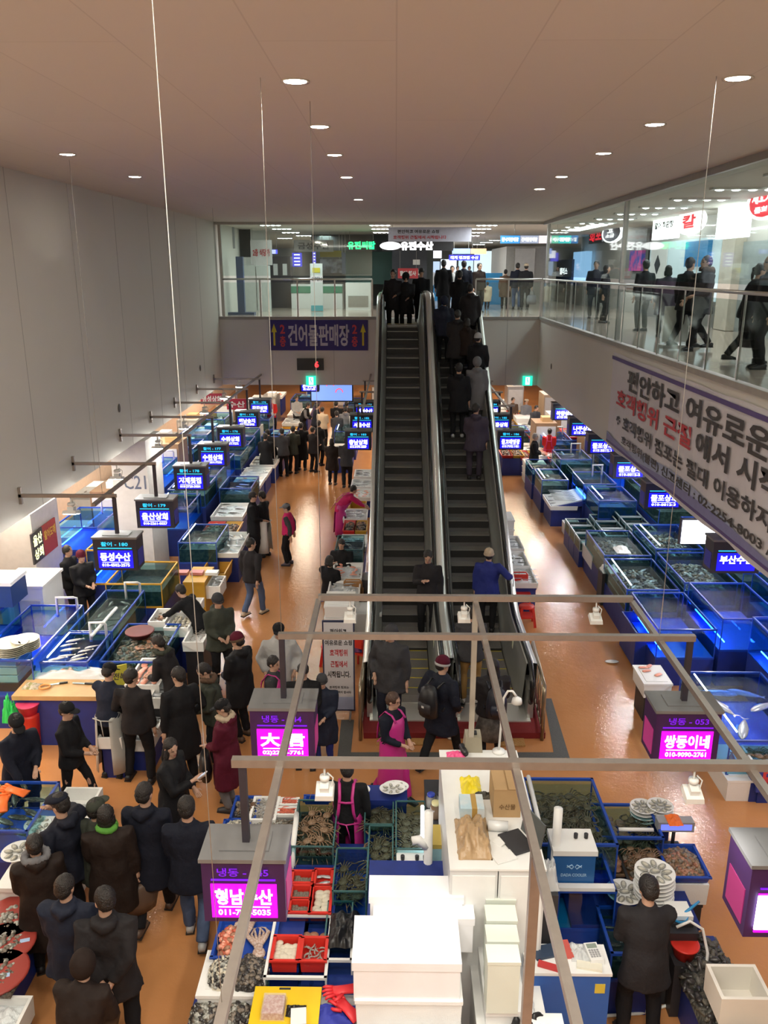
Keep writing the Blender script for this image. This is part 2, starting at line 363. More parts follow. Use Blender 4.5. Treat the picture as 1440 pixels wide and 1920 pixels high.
# ================================================================ ESCALATORS
YS, YE = 13.7, 23.6
def eline(y):
    t = (y - YS) / (YE - YS); L = YE - YS
    if t <= 0: return .12
    if t >= 1: return FLOOR2
    s = (FLOOR2 - .12) / L; r = .8; u = y - YS; v = YE - y      # eased ends
    z = .12 + s * u
    if u < r: z = .12 + s * u * u / (2*r) * 1.0 + 0 * r
    elif v < r: z = FLOOR2 - s * v * v / (2*r)
    else: z = .12 + s * r/2 + (u - r) * (FLOOR2 - .12 - s*r) / (L - 2*r)
    return z
PY = [12.0 + i * .2 for i in range(int((27.0 - 12.0) / .2) + 1)]
def sweep(b, prof, ys=PY, mi=0, dz=0.0, sm=True):
    """prof: (x, z above the step line or absolute when given as a string pair)"""
    vs = []; n = len(prof)
    for y in ys:
        for x, z in prof: vs.append((x, y, eline(y) + z + dz))
    fs = [(i*n + j, i*n + j + 1, (i+1)*n + j + 1, (i+1)*n + j) for i in range(len(ys)-1) for j in range(n-1)]
    fs = [(f[0], f[1], f[2], f[3]) for f in fs]; return b.add(vs, fs, mi, sm)
inner = mat('escalator_inner_steel', (.52, .53, .50), .34, .7, var=.1, scale=2)
deckm = mat('escalator_deck', (.78, .79, .74), .3, .6, var=.06, scale=2)
tread = mat('step_tread', (.33, .33, .31), .45, .6, var=.2, scale=40)
riser = mat('step_riser', (.018, .018, .018), .6, .2, var=.2)
yel = mat('yellow_line', (.65, .55, .05), .5)
def escalator(cx, label, dirn):
    t = thing('escalator', label, 'escalator', (cx, 0, 0)); hw = .43
    y = 12.35; pitch = .355; i = 0; proto = {}
    while y < 27.0:
        z0 = eline(y); drop = z0 - eline(y - pitch)
        b = MB(); b.box(0, .178, -.02, 2*hw - .02, .35, .04, 0)
        if drop > .03: b.box(0, .005, -.02 - drop/2, 2*hw - .02, .03, drop + .02, 1)
        for g in range(0): pass
        if y < YS + .4 or y > YE - .2: b.box(0, .34, .002, 2*hw - .02, .022, .004, 2)
        b.build('step', [tread, riser, yel], t, (0, y, z0)); y += pitch; i += 1
    for s in (-1, 1):
        b = MB(); sweep(b, [(s*.435, -.15), (s*.44, .08), (s*.475, .10), (s*.53, .80)][::1])
        b.build('inner_panel', inner, t)
        outer = .66 if s * dirn < 0 else .60
        b = MB(); sweep(b, [(s*.53, .80), (s*.56, .83)], PY); sweep(b, [(s*.60, .83), (s*outer + s*.035, .81), (s*(outer + .035), .1), (s*(outer+.035), -.75)], PY)
        b.build('outer_deck', deckm, t)
        # handrail with rounded newels
        pts = []
        for k in range(9): a = -pi/2 - pi * k / 8 * 1.0; pts.append((s*.575, 12.0 + .36 * cos(a) , .12 + .50 + .36 * sin(a)))
        pts = [(s*.575, 12.4, .26)] + pts + [(s*.575, yy, eline(yy) + .86) for yy in PY[1:]]
        e = FLOOR2 + .5
        for k in range(1, 9): a = pi/2 - pi * k / 8; pts.append((s*.575, 27.0 + .36 * cos(a), e + .36 * sin(a)))
        MB().tube(pts, [(.042, .03)] * len(pts), 8, fl=(1, 0, 0)).build('handrail', mat('handrail_rubber', (.012, .012, .012), .22, var=.05), t)
        for (ya, zc, sg) in ((12.0, .12, -1), (27.0, FLOOR2, 1)):   # newel end panels under the loop
            b = MB(); ring_ = [(s*.575, ya + sg * .33 * sin(pi*k/10), zc + .48 + .33 * cos(pi*k/10)) for k in range(11)]
            b.poly(ring_ + [(s*.575, ya, zc)]) ; 
            b.box(s*.575, ya - sg*.25 + sg*.28, zc + .25, .09, .5, .5); b.build('newel_panel', inner, t)
    MB().box(0, 12.0, .065, 1.15, .75, .11).box(0, 12.3, .115, .86, .25, .03, 1).build('comb_plate', [deckm, mat('comb_alu', (.5, .5, .48), .4, .8)], t)
    MB().box(0, 27.1, FLOOR2 - .02, 1.15, .8, .05).build('comb_plate', deckm, t)
    b = MB(); vs = []; n = 4
    for y in PY: vs += [(-.6, y, max(.0, eline(y) - .95)), (.6, y, max(.0, eline(y) - .95)), (.6, y, eline(y) - .15), (-.6, y, eline(y) - .15)]
    fs = [(i*4 + j, i*4 + (j+1) % 4, i*4 + 4 + (j+1) % 4, i*4 + 4 + j) for i in range(len(PY)-1) for j in range(4)] + [(3, 2, 1, 0), tuple(len(vs) - 4 + j for j in range(4))]
    b.add(vs, fs); b.build('truss', mat('truss_cladding', (.12, .12, .12), .5, .5), t)
    for s in (-1, 1):
        MB().box(s*.505, 13.4, .62, .012, .12, .15).build('safety_sticker', mat('sticker', (.8, .82, .6), .5), t)
    return t
escalator(.19, 'left steel escalator with empty steps rising to the upper floor', 1)
escalator(1.58, 'right steel escalator packed with people riding up in dark coats', -1)
b = MB(); sweep(b, [(.79, .83), (.83, .90), (.94, .90), (.98, .83)]); b.build('escalator_centre_deck', deckm)
tag(C.objects['escalator_centre_deck'], 'polished steel deck strip running up between the two escalators', 'panel')

# landing: red carpet, drain grates, tactile paving
def flat(name, lab, cat, quad, z, th, m, kind=None):
    P = [atz(x, y, 0) for x, y in quad]; b = MB(); vs = [(p.x, p.y, 0.002) for p in P] + [(p.x, p.y, th) for p in P]; n = len(P)
    b.add(vs, [tuple(range(n-1, -1, -1)), tuple(range(n, 2*n))] + [(i, (i+1) % n, n + (i+1) % n, n + i) for i in range(n)])
    o = b.build(name, m)
    if kind: o['kind'] = kind
    else: tag(o, lab, cat)
    return o
flat('carpet', 'dark red carpet laid at the foot of the two escalators', 'carpet', [(682, 1385), (676, 1300), (1006, 1300), (1022, 1385)], 0, .10, mat('red_carpet', (.20, .012, .012), .9, bump=.4, bscale=200))
grate = mat('drain_grate', (.085, .085, .08), .7, var=.4, scale=60)
flat('drain_grate', 'dark grey floor grating strip crossing the aisle below the red carpet', 'grate', [(655, 1428), (655, 1411), (1050, 1411), (1067, 1428)], 0, .006, grate)
flat('drain_grate', 'dark floor grating strip beside the standing banner, left of the carpet', 'grate', [(632, 1424), (640, 1350), (664, 1350), (657, 1424)], 0, .005, grate)
flat('drain_grate', 'dark floor grating strip right of the brass stair rail', 'grate', [(1038, 1411), (1020, 1310), (1034, 1310), (1069, 1424)], 0, .005, grate)
tact = mat('tactile_paving', (.45, .24, .07), .6, bump=1.0, bscale=60)
for q, l in (([(706, 1398), (706, 1386), (812, 1386), (812, 1398)], 'yellowish tactile paving strip in front of the left escalator'), ([(938, 1400), (936, 1386), (982, 1386), (985, 1400)], 'yellowish tactile paving strip in front of the right escalator')):
    flat('tactile_paving', l, 'paving', q, 0, .02, tact)
brass = mat('worn_brass_rail', (.42, .36, .26), .3, .9)
def guard(lab, p0, p1, n):
    a = atz(*p0); c = atz(*p1); d = c - a; t = thing('guard_rail', lab, 'railing', (a.x, a.y, 0), atan2(d.y, d.x)); L = d.length
    MB().tube([(0, 0, .0), (0, 0, .82), (.06, 0, .9), (L-.06, 0, .9), (L, 0, .82), (L, 0, 0)], .028, 8).tube([(0, 0, .15), (L, 0, .15)], .015, 6).build('rail_frame', brass, t)
    for i in range(1, n): MB().tube([(L*i/n, 0, .15), (L*i/n, 0, .9)], .012, 6).build('baluster', brass, t)
guard('brass coloured guard rail with balusters right of the red carpet', (1016, 1388), (994, 1290), 8)
guard('brass coloured guard rail left of the red carpet behind the standing banner', (676, 1388), (688, 1296), 8)
bp_ = MB().tube([(0, 0, 0), (0, 0, .95)], .025, 8).lathe([(.09, 0), (.09, .02), (.03, .03)]).build('barrier_post', steel, None, tuple(atz(847, 1382)))
tag(bp_, 'slim steel post standing between the escalators on the red carpet', 'post')
# ================================================================ PIPE FRAMES, SIGN BOXES, FLOODLIGHTS, WIRES
PZ = 3.64
SW = ['nearest the camera', 'second going away', 'third going away', 'fourth going away', 'fifth going away', 'sixth going away', 'farthest away']
def bars(name, lab, segs, w=.05, group=None):
    b = MB()
    for a, c in segs: b.bar(a, c, w)
    o = b.build(name, galv); return tag(o, lab, 'pipe frame', group)
housing = mat('sign_housing', (.028, .03, .045), .45, .2, var=.1)
lidm = mat('sign_lid', (.20, .20, .205), .5, .3, var=.08)
polem = mat('sign_pole', (.03, .025, .035), .5)
BLUE = lit('sign_blue', (.008, .006, .72), 1.0); WHT = lit('sign_white', (1, 1, 1), 1.5); CYAN = lit('sign_cyan', (.02, .50, .85), 1.1)
MAG = lit('sign_magenta', (.85, .0, .85), 1.05); VIO = lit('sign_violet', (.16, .005, .60), .8); CREAM = lit('sign_cream', (1, 1, .45), 1.3)
vhouse = mat('sign_housing_violet', (.05, .015, .09), .45, .2)
def sign(x, y, num, nm, tel, lab, kind='blue', w=.66, h=.50, d=.34, group=None, top=3.04):
    t = thing('sign_box', lab, 'sign', (x, y, PZ), 0, group)
    H = vhouse if kind == 'magenta' else housing; z = top - PZ
    MB().box(0, 0, z - h/2, w, d, h).build('housing', H, t)
    MB().box(0, 0, z + .015, w + .03, d + .03, .03).box(0, 0, z + .035, w * .6, d * .6, .01).build('lid', lidm, t)
    MB().box(0, 0, z/2 + .02, .05, .05, -z).build('pole', polem, t)
    f = -d/2 - .004; A, Bm = (VIO, MAG) if kind == 'magenta' else (CYAN, BLUE)
    p = MB().box(0, f, z - h*.64, w*.80, .008, h*.56).build('lit_face', Bm, t)
    MB().box(0, f, z - h*.29, w*.78, .008, .012).build('lit_strip', A, t)
    if num: text(num, A, t, front(0, f - .006, z - h*.155), w*.62, h*.14, .02, 'number_lettering')
    text(nm, WHT, p, front(0, f - .009, z - h*.56), w*.70, h*.27, .035, 'name_lettering')
    if tel:
        MB().box(0, f - .005, z - h*.735, w*.62, .004, .007).build('underline', WHT, p)
        text(tel, WHT, p, front(0, f - .009, z - h*.82), w*.64, h*.10, .03, 'phone_lettering')
    for s in (-1, 1):
        q = MB().box(s*(w/2 + .003), 0, z - h*.64, .006, d*.72, h*.5).build('side_face', lit('side_red', (.30, .02, .12), .55) if kind == 'magenta' else lit('side_dim', (.012, .012, .10), .6), t)
    return t
LS = [(12.0, '활어 - 180', '동성수산', '010-4502-2575'), (14.15, '활어 - 179', '울산상회', '010-2261-0037'), (16.75, '활어 - 178', '거제횟집', '010-3720-3084'),
      (18.95, '활어 - 177', '수원상회', '02)2254-7236'), (21.1, '활어 - 176', '수원상회', '02)2254-7236'), (23.6, '활어 - 175', '해남송지', '010-7123-8703'), (25.9, '활어 - 174', '강경상회', '010-8796-4571')]
for i, (y, n, m_, te) in enumerate(LS):
    sign(-4.24, y, n, m_, te, 'hanging blue lit sign box of the left row, %s, reading %s %s' % (SW[i], n.replace(' ', ''), m_), 'blue', h=.50 if i < 5 else .44)
bars('overhead_pipe', 'long galvanised pipe running above the left row of blue signs', [((-4.41, 11.6, PZ), (-4.41, YB + .04, PZ))])
for i, (y, n, *_) in enumerate(LS):
    o = bars('pipe_bracket', 'horizontal pipe arm from the left wall, %s, carrying sign %s' % (SW[i], n[-3:]), [((XL, y, PZ + .03), (-4.2, y, PZ + .03)), ((XL + .02, y, PZ - .1), (XL + .02, y, PZ + .16))])
sign(-2.95, 28.6, None, '은혜수산', '010-8437-0000'[:0] or '02-567-200', 'small blue lit sign under the far balcony, half hidden by its edge', h=.44, top=3.35)
for (x, y, n, m_, te, l) in ((-.93, 20.7, '활어 - 183', '충남상회', '010-5470-2887', 'left of the escalators, nearest'), (-.93, 23.1, '활어 - 182', '서울수산', '010-5221-6056', 'left of the escalators, second'), (-.93, 25.5, '활어 - 181', '번영수산', None, 'left of the escalators, farthest'),
                       (2.92, 20.8, '활어 - 186', '물고래영광', '010-7192-1421', 'right of the escalators, nearest'), (2.92, 23.2, '활어 - 185', '서흥상회', None, 'right of the escalators, second'), (2.92, 25.6, '활어 - 184', '수협', None, 'right of the escalators, farthest')):
    sign(x, y, n, m_, te, 'blue lit sign box %s, reading %s' % (l, n.replace(' ', '')), h=.48)
for s, x in (('left', -.80), ('right', 2.80)):
    bars('hanging_pipes', 'galvanised pipe frame carrying the blue signs just %s of the escalators' % s, [((x, 20.4, PZ), (x, YB + .04, PZ))] + [((x - .2, y, PZ + .02), (x + .2, y, PZ + .02)) for y in (20.75, 23.15, 25.55)])
RS = [(12.0, '부산', None, 'blue lit sign reading 부산 low at the right edge beside the banner tail'), (15.5, '줄포', '010-8812-3', 'largest blue lit sign cut by the lower edge of the long banner'), (17.9, '줄포', '010-8812-2', 'blue lit sign cut by the banner, second from the largest'),
      (20.4, '줄포', '010-8812-1', 'blue lit sign half hidden behind the right balcony beside the glass tall tank'), (22.7, '나주', '010-2719', 'blue lit sign reading 나주 at the right balcony edge'), (25.2, '북창', '010-9063', 'farthest blue lit sign at the right balcony edge')]
for y, nm, te, l in RS:
    sign(5.14, y, None, nm + ('상회' if nm != '부산' else '수산'), te, l, w=.72, h=.5, top=2.95 + .09)
bars('overhead_pipe', 'galvanised pipe under the right balcony carrying blue signs', [((5.0, 10, PZ - .4), (5.0, 28, PZ - .4))])
# white menu light box under the right banner
t = thing('light_box', 'very bright white lit board under the right banner', 'sign', (5.3, 13.9, 2.3))
MB().box(0, 0, .25, .62, .1, .46).build('housing', housing, t); MB().box(0, -.055, .25, .58, .01, .42).build('lit_face', lit('menu_white', (.9, .93, 1), 5), t)
MB().box(0, 0, .74, .05, .05, .5).build('pole', polem, t)
# centre frame with magenta signs
xa, xb, xc = -.79, .84, 2.46
bars('hanging_pipes', 'large galvanised pipe frame hanging over the centre fish stall', [((xa, 2.6, PZ), (xa, 8.0, PZ)), ((xb, 2.6, PZ), (xb, 8.0, PZ)), ((xc, 2.6, PZ), (xc, 8.0, PZ))])
bars('pipe_crossbar', 'far horizontal crossbar of the hanging pipe frame, in front of the escalators', [((xa, 8.0, PZ + .04), (xc, 8.0, PZ + .04))], .06)
bars('pipe_crossbar', 'middle horizontal crossbar carrying the first two magenta signs', [((-1.08, 7.06, PZ + .04), (2.78, 7.06, PZ + .04))], .055)
bars('pipe_crossbar', 'nearest horizontal crossbar carrying the larger looking magenta sign', [((-1.12, 5.0, PZ + .04), (2.8, 5.0, PZ + .04))], .06)
sign(-1.05, 7.06, '냉동 - 044', '大 君', '02)2254-7761', 'magenta lit sign box reading 02)2254-7761 beside the standing banner', 'magenta', w=.60, h=.54, d=.36, top=3.0)
sign(-1.05, 5.0, '냉동 - 045', '형남수산', '011-724-5035', 'magenta lit sign box reading 형남수산 011-724-5035 in front of the shellfish stall', 'magenta', w=.58, h=.50, d=.36, top=3.0)
sign(2.74, 7.06, '냉동 - 053', '쌍둥이네', '010-9090-2761', 'magenta lit sign box reading 쌍둥이네 010-9090-2761 over the right aisle', 'magenta', w=.60, h=.52, d=.36, top=3.0)
t = sign(2.80, 5.0, '냉동 - 054', '대성', None, 'violet sign box with a glaring white face cut by the right picture edge', 'magenta', w=.66, h=.58, d=.38, top=3.0)
MB().box(0, -.205, -1.0, .54, .01, .28).build('glare_face', lit('glare', (.75, .75, 1), 4), t)
# posts that carry the frame
tag(MB().bar((xb, 7.98, 1.9), (xb, 7.98, PZ), .055).build('support_post', mat('beige_post', (.40, .36, .30), .5)), 'straight beige post rising from the white cabinets to the far crossbar', 'post')
tag(MB().bar((.84, 4.13, 0), (.84, 4.13, PZ), .06).build('support_post', galv), 'near galvanised post beside the white foam stack, holding the frame', 'post')
fl_w = mat('floodlight_white', (.72, .72, .70), .4)
def flood(x, y, lab, rz=0, z=PZ, on=2.0):
    t = thing('floodlight', lab, 'floodlight', (x, y, z), rz); t.scale = (.66, .66, .8) if on < 10 else (1.05, 1.05, 1)
    MB().tube([(0, 0, 0), (0, 0, -.10)], .012, 8).lathe([(.05, -.12), (.055, -.10), (.05, -.08)], 14).tube([(.03, 0, -.05), (.09, 0, -.1), (.07, 0, -.2), (.02, 0, -.22)], .008, 6).build('bracket', fl_w, t)
    b = MB(); M = Matrix.Translation((0, -.02, -.22)) @ Matrix.Rotation(radians(18 if on < 10 else -14), 4, 'X')
    b.box(0, 0, 0, .20, .20, .05, 0, 0, M, .9); b.box(0, 0, .05, .09, .1, .06, 0, 0, M); lh = b.build('lamp_head', fl_w, t)
    MB().box(0, 0, -.028, .17, .17, .006, 0, 0, M).build('lamp_lens', lit('flood_glow' if on < 10 else 'flood_strong', (1, .97, .9), on), lh); return t
flood(atz(655, 1135, PZ).x, 8.0, 'white floodlight hanging on the far crossbar near its left end')
flood(atz(1122, 1135, PZ).x, 8.0, 'white floodlight hanging on the far crossbar over the right aisle')
flood(atz(608, 1440, PZ).x, 5.0, 'white floodlight hanging on the nearest crossbar behind the woman with a pink apron')
flood(atz(1300, 1440, PZ).x, 5.0, 'white floodlight hanging on the nearest crossbar at right')
flood(atz(708, 1135, PZ).x + .9, 8.02, 'small pale floodlight on the far crossbar over the middle of the escalators')
for i, (y, x) in enumerate(((12, -4.9), (14.15, -4.9), (16.75, -4.9), (18.95, -4.9), (21.1, -4.9))):
    flood(x, y, 'small white floodlight hanging on the left wall pipe arm, %s' % SW[i], on=240)
for i in range(5): flood(-4.9, 23.6 + i*2.4, 'tiny white floodlight far along the left pipe row, %s' % SW[i], on=240)
for i in range(5): flood(5.35, 13.2 + i*3.9, 'white floodlight under the right balcony, %s going away' % ('first', 'second', 'third', 'fourth', 'fifth', 'sixth', 'seventh', 'eighth')[i], z=SOFF, on=240)
for i in range(4): flood((-.75, 2.7)[i % 2], 31 + 3*(i//2), 'floodlight beyond the escalators, %s and %s' % (('left', 'right')[i % 2], ('nearer', 'farther')[i//2]), z=SOFF, on=240)
# stall lighting of those floodlights; the last two beams have no fitting of their own
for (x, y, p) in ((-.4, 8, 60), (1.9, 8, 40), (-.3, 5, 110), (2.2, 5, 80), (.5, 3.2, 150), (1.0, 4.6, 70)):
    l = bpy.data.lights.new('floodlight_beam', 'SPOT'); l.energy = p * .36; l.spot_size = radians(125); l.spot_blend = .8; l.shadow_soft_size = .1; l.color = (1, .97, .92)
    o = bpy.data.objects.new('floodlight_beam', l); C.objects.link(o); o.location = (x, y, PZ - .3)
wirem = mat('suspension_wire', (.45, .43, .40), .5, .6)
for (x, y, l) in ((-.80, 3.06, 'long thin steel wire hanging from the ceiling to the near end of the pipe frame'), (-1.05, 7.06, 'thin wire from the ceiling to the end of the middle crossbar'), (-.76, 8.0, 'thin wire from the ceiling to the left end of the far crossbar'), (2.45, 7.06, 'thin wire from the ceiling to the right part of the middle crossbar')):
    tag(MB().tube([(x, y, PZ), (x, y, CEIL)], .003 if y > 4 else .0018, 5).build('suspension_wire', wirem), l, 'wire')
for i, y in enumerate((12, 16.75, 21.1)):
    tag(MB().tube([(-4.41, y, PZ), (-4.41, y, CEIL)], .003, 5).build('suspension_wire', wirem), 'very thin wire from the ceiling down to the left pipe rail, %s' % ('nearest', 'middle one', 'farthest')[i], 'wire')

# ================================================================ BANNERS AND FIXED SIGNS
navy = mat('banner_navy', (.035, .025, .16), .7); silver = mat('banner_silver', (.50, .48, .55), .6); yelb = mat('banner_yellow', (.60, .50, .03), .6)
def onY(x0, y0, x1, y1, Y):
    a = aty(x0, (y0+y1)/2, Y); b = aty(x1, (y0+y1)/2, Y); m = (x0+x1)/2; t_ = aty(m, y0, Y); u = aty(m, y1, Y)
    return (a.x + b.x)/2, (t_.z + u.z)/2, b.x - a.x, t_.z - u.z
x, z, w_, h_ = onY(505, 600, 690, 657, YB - .03)
t = thing('banner', 'navy banner reading 건어물판매장 with yellow arrows on the balcony front', 'banner', (x, YB - .03, z))
sh_ = MB().box(0, 0, 0, w_, .02, h_).build('sheet', navy, t)
text('건어물판매장', silver, sh_, front(0, -.014, 0), w_*.62, h_*.72, .03)
for s in (-1, 1):
    red = mat('banner_red', (.55, .05, .06), .6)
    text('2층', red, t, front(s*w_*.375, -.014, 0) @ Matrix.Scale(1, 4), w_*.06, h_*.3, .03) if 0 else None
    text('2', red, sh_, front(s*w_*.365, -.014, h_*.2), w_*.05, h_*.3, .03); text('층', red, sh_, front(s*w_*.365, -.014, -h_*.2), w_*.06, h_*.36, .03)
    b = MB(); ax = s*w_*.45; b.poly([(ax-.03, -.014, -h_*.34), (ax+.03, -.014, -h_*.34), (ax+.03, -.014, h_*.1), (ax+.09, -.014, h_*.1), (ax, -.014, h_*.38), (ax-.09, -.014, h_*.1), (ax-.03, -.014, h_*.1)]); b.build('arrow', yelb, sh_)
# clock board with red digit
x, z, w_, h_ = onY(557, 672, 607, 694, YB - .05)
t = thing('counter_display', 'black digital display with a red figure 6 under the navy banner', 'display', (x, YB - .05, z))
MB().box(0, 0, 0, w_, .08, h_).build('case', black, t); text('6', lit('red_led', (1, .03, .04), 1.6), t, front(w_*.24, -.045, 0), w_*.16, h_*.55, .05)
for (px0, px1, l) in ((574, 593, 'green lit exit sign under the display on the left balcony front'), (980, 998, 'green lit exit sign right of the escalators')):
    x, z, w_, h_ = onY(px0, 705, px1, 723, YB - .05)
    t = thing('exit_sign', l, 'sign', (x, YB - .05, z)); MB().box(0, 0, 0, w_, .06, h_).build('case', lit('exit_green', (.02, .65, .42), 1.1), t)
    MB().box(0, -.034, 0, w_*.45, .004, h_*.8).build('pictogram_field', lit('exit_white', (.75, 1, .9), 1.1), t)
    b = MB(); b.bar((-.02, -.04, .05), (.01, -.04, -.02), .03, .01); b.bar((.01, -.04, -.02), (-.03, -.04, -.09), .02, .01); b.bar((.01, -.04, -.02), (.05, -.04, -.08), .02, .01); b.ell((-.01, -.04, .075), (.02, .004, .02), 8, 6)
    b.build('running_figure', lit('exit_green', (0, 0, 0), 1), t)
# the long white banner on the right balcony front
bx = XR - .03
def W(px, py): return atx(px, py, bx)
t = thing('banner', 'long white vinyl banner with black and red Korean lines on the right balcony', 'banner', (bx, 17.8, 0))
bw = mat('banner_white', (.62, .60, .64), .55, var=.04); bpur = mat('banner_purple', (.09, .06, .20), .6); blk = mat('banner_black', (.05, .045, .045), .6); rd = mat('banner_red2', (.50, .05, .06), .6)
zt, zb = 5.27, 3.30; yN = 4.0
n = 40; b = MB(); vs = []
for i in range(n + 1):
    y = (17.8 - yN) * i / n; s_ = .012 * sin(i * 1.7)
    vs += [(s_, -y, zb - .02 * sin(i*.9)), (s_ * .5, -y, zt + .01 * sin(i))]
b.add(vs, [(2*i, 2*i+2, 2*i+3, 2*i+1) for i in range(n)]); lsh = b.build('sheet', bw, t)
b = MB(); b.box(-.02, -(17.8-yN)/2, zt - .10, .006, 17.8 - yN, .07); b.box(-.02, -(17.8-yN)/2, zb + .10, .006, 17.8-yN, .05); b.build('purple_border', bpur, t)
wv = mat('banner_wave', (.33, .37, .52), .6); wv2 = mat('banner_wave_dark', (.20, .20, .38), .6)
for (amp, m_, off, base) in ((.28, wv, -.019, .34), (.16, wv2, -.021, .16)):
    b = MB(); vs = []; 
    for i in range(n + 1): y = (17.8 - yN) * i / n; vs += [(off, -y, zb + .12), (off, -y, zb + .14 + base * abs(cos(i * .16 + base * 3)) * .9)]
    b.add(vs, [(2*i, 2*i+2, 2*i+3, 2*i+1) for i in range(n)]); b.build('wave_print', m_, t)
def bt(body, y0, y1, zc, h, m_):
    y0 = 17.8 - y0; y1 = 17.8 - y1
    text(body, m_, lsh, side(-.026, -(y0 + y1)/2, zc), y1 - y0, h, .03)
bt('편안하고 여유로운 쇼핑', 16.5, 8.2, 4.86, .42, blk)
bt('호객행위 근절', 17.2, 12.7, 4.42, .36, rd); bt('에서 시작됩니다', 12.5, 7.4, 4.42, .38, blk)
bt('※ 호객행위 점포는 절대 이용하지 맙시다', 17.1, 8.0, 3.98, .28, blk)
bt('호객행위(불편) 신고센터 : 02-2254-8003 / 02-2254-8004', 16.6, 7.2, 3.63, .20, blk)
# small round bolts on the walls
for (px, py, X, l) in ((223, 765, XL, 'small dark oval wall plate on the left wall, nearer one'), (375, 690, XL, 'small dark oval wall plate on the left wall, farther one'), (1034, 687, XR, 'small dark wall plate on the right balcony front')):
    p = atx(px, py, X); s = 1 if X < 0 else -1
    o = MB().ell((0, 0, 0), (.012, .07, .09), 14, 8).build('wall_plate', mat('plate', (.12, .11, .10), .6), None, (X + s*.01, p.y, p.z)); tag(o, l, 'wall plate')
# standing banner
bsx = atz(635, 1345, 0)
t = thing('standing_banner', 'white standing banner with Korean lines left of the escalators', 'banner', (atz(637, 1340, 0).x, atz(637, 1340, 0).y, 0), 0)
p0 = aty(606, 1165, bsx.y); p1 = aty(669, 1345, bsx.y); w_ = p1.x - p0.x; h_ = p0.z - .1; zc = .08 + h_/2
MB().box(0, 0, zc, w_, .03, h_).build('frame', mat('frame_navy', (.03, .035, .08), .5), t); ssh = MB().box(0, -.017, zc, w_*.91, .006, h_*.965).build('sheet', mat('banner_sheet', (.60, .58, .60), .6, var=.03), t)
MB().box(0, -.021, .08 + h_*.09, w_*.9, .004, h_*.14).build('wave_print', wv, t)
for tx, f, ww, hh, m_ in (('편안하고', .88, .52, .075, blk), ('여유로운 쇼핑', .765, .85, .06, blk), ('호객행위', .655, .55, .075, rd), ('근절에서', .53, .52, .07, rd), ('시작됩니다.', .415, .72, .075, blk), ('호객행위 점포는', .27, .62, .03, blk), ('절대 이용하지 맙시다', .215, .75, .03, blk)):
    text(tx, m_, ssh, front(0, -.024, .08 + h_*f), w_*ww, h_*hh, .03)
for s in (-1, 1): MB().box(s*w_*.35, 0, .04, .03, .5, .03).box(s*w_*.35, 0, .08, .03, .03, .08).build('foot', galv, t)
# LED screen beneath the far balcony
x, z, w_, h_ = onY(584, 722, 660, 751, 30.5)
t = thing('led_screen', 'large pale blue screen with red arcs hanging under the far balcony', 'screen', (x, 30.5, z))
MB().box(0, .05, 0, w_ + .1, .1, h_ + .1).build('case', black, t); MB().box(-.6, .05, (SOFF - z)/2, .05, .05, SOFF - z).box(.6, .05, (SOFF - z)/2, .05, .05, SOFF - z).build('hanger', steel2, t); MB().box(0, -.01, 0, w_, .01, h_).build('display', lit('screen_blue', (.16, .28, .80), 1.0), t)
b = MB()
for cx_, cz_ in ((-.62, .22), (-.05, .26), (.28, .02)): b.tube([(cx_ + .13*cos(a/5), -.02, cz_ + .13*sin(a/5)) for a in range(0, 17)], .02, 5)
b.build('red_arcs', lit('screen_red', (.8, .08, .12), 1), t)
# ================================================================ PEOPLE
skin = mat('skin', (.50, .30, .21), .55, var=.06); eyem = mat('eye_dark', (.03, .02, .015), .4); lipm = mat('lips', (.40, .14, .12), .5)
hairm = mat('hair_black', (.012, .009, .008), .5, var=.3, scale=60, bump=.6, bscale=90); hairb = mat('hair_brown', (.06, .03, .018), .5, var=.3, scale=60, bump=.5, bscale=90); hairg = mat('hair_grey', (.30, .28, .26), .6, bump=.5, bscale=90)
COL = dict(black=(.010, .010, .012), black2=(.020, .018, .020), navy=(.010, .012, .022), navy2=(.014, .018, .034), charcoal=(.045, .045, .05), grey=(.16, .16, .17), lgrey=(.42, .42, .42), white=(.7, .7, .68), brown=(.019, .012, .010),
           brown2=(.10, .06, .04), maroon=(.085, .008, .022), pink=(.50, .03, .22), pinkv=(.52, .02, .12), blue=(.02, .03, .18), denim=(.07, .10, .18), khaki=(.30, .18, .06), olive=(.04, .045, .035), beige=(.45, .36, .26), red=(.5, .02, .02), green=(.10, .30, .05), apron=(.40, .40, .38), purple=(.05, .04, .06))
def cloth(c, puffy=False):
    k = 'cloth_' + c + ('_puffy' if puffy else '')
    return mat(k, COL[c], .8 if not puffy else .7, var=.18, scale=6, bump=.5 if puffy else .35, bscale=14 if puffy else 22, spec=.2)
def ik(a, b, l1, l2, pole):
    a = Vector(a); b = Vector(b); d = b - a; L = min(d.length, (l1 + l2) * .995); u = d.normalized(); b = a + u * L
    x = (l1*l1 - l2*l2 + L*L) / (2*L); h = sqrt(max(l1*l1 - x*x, 0)); p = Vector(pole); p = (p - p.dot(u) * u)
    p = p.normalized() if p.length > 1e-5 else u.orthogonal().normalized(); return a + u*x + p*h, b
ARM = dict(down=(.25, .03, .80), pocket=(.215, .12, .93), behind=(.035, -.19, .90), phone=(.06, .34, 1.22), front=(.07, .26, 1.0), low=(.12, .28, .88), reach=(.16, .50, 1.0), face=(.07, .24, 1.42), rail=(.42, .16, 1.12), back=(.23, -.12, .85), fwd=(.23, .22, .92), hold=(.12, .30, 1.12))
NP = [0]
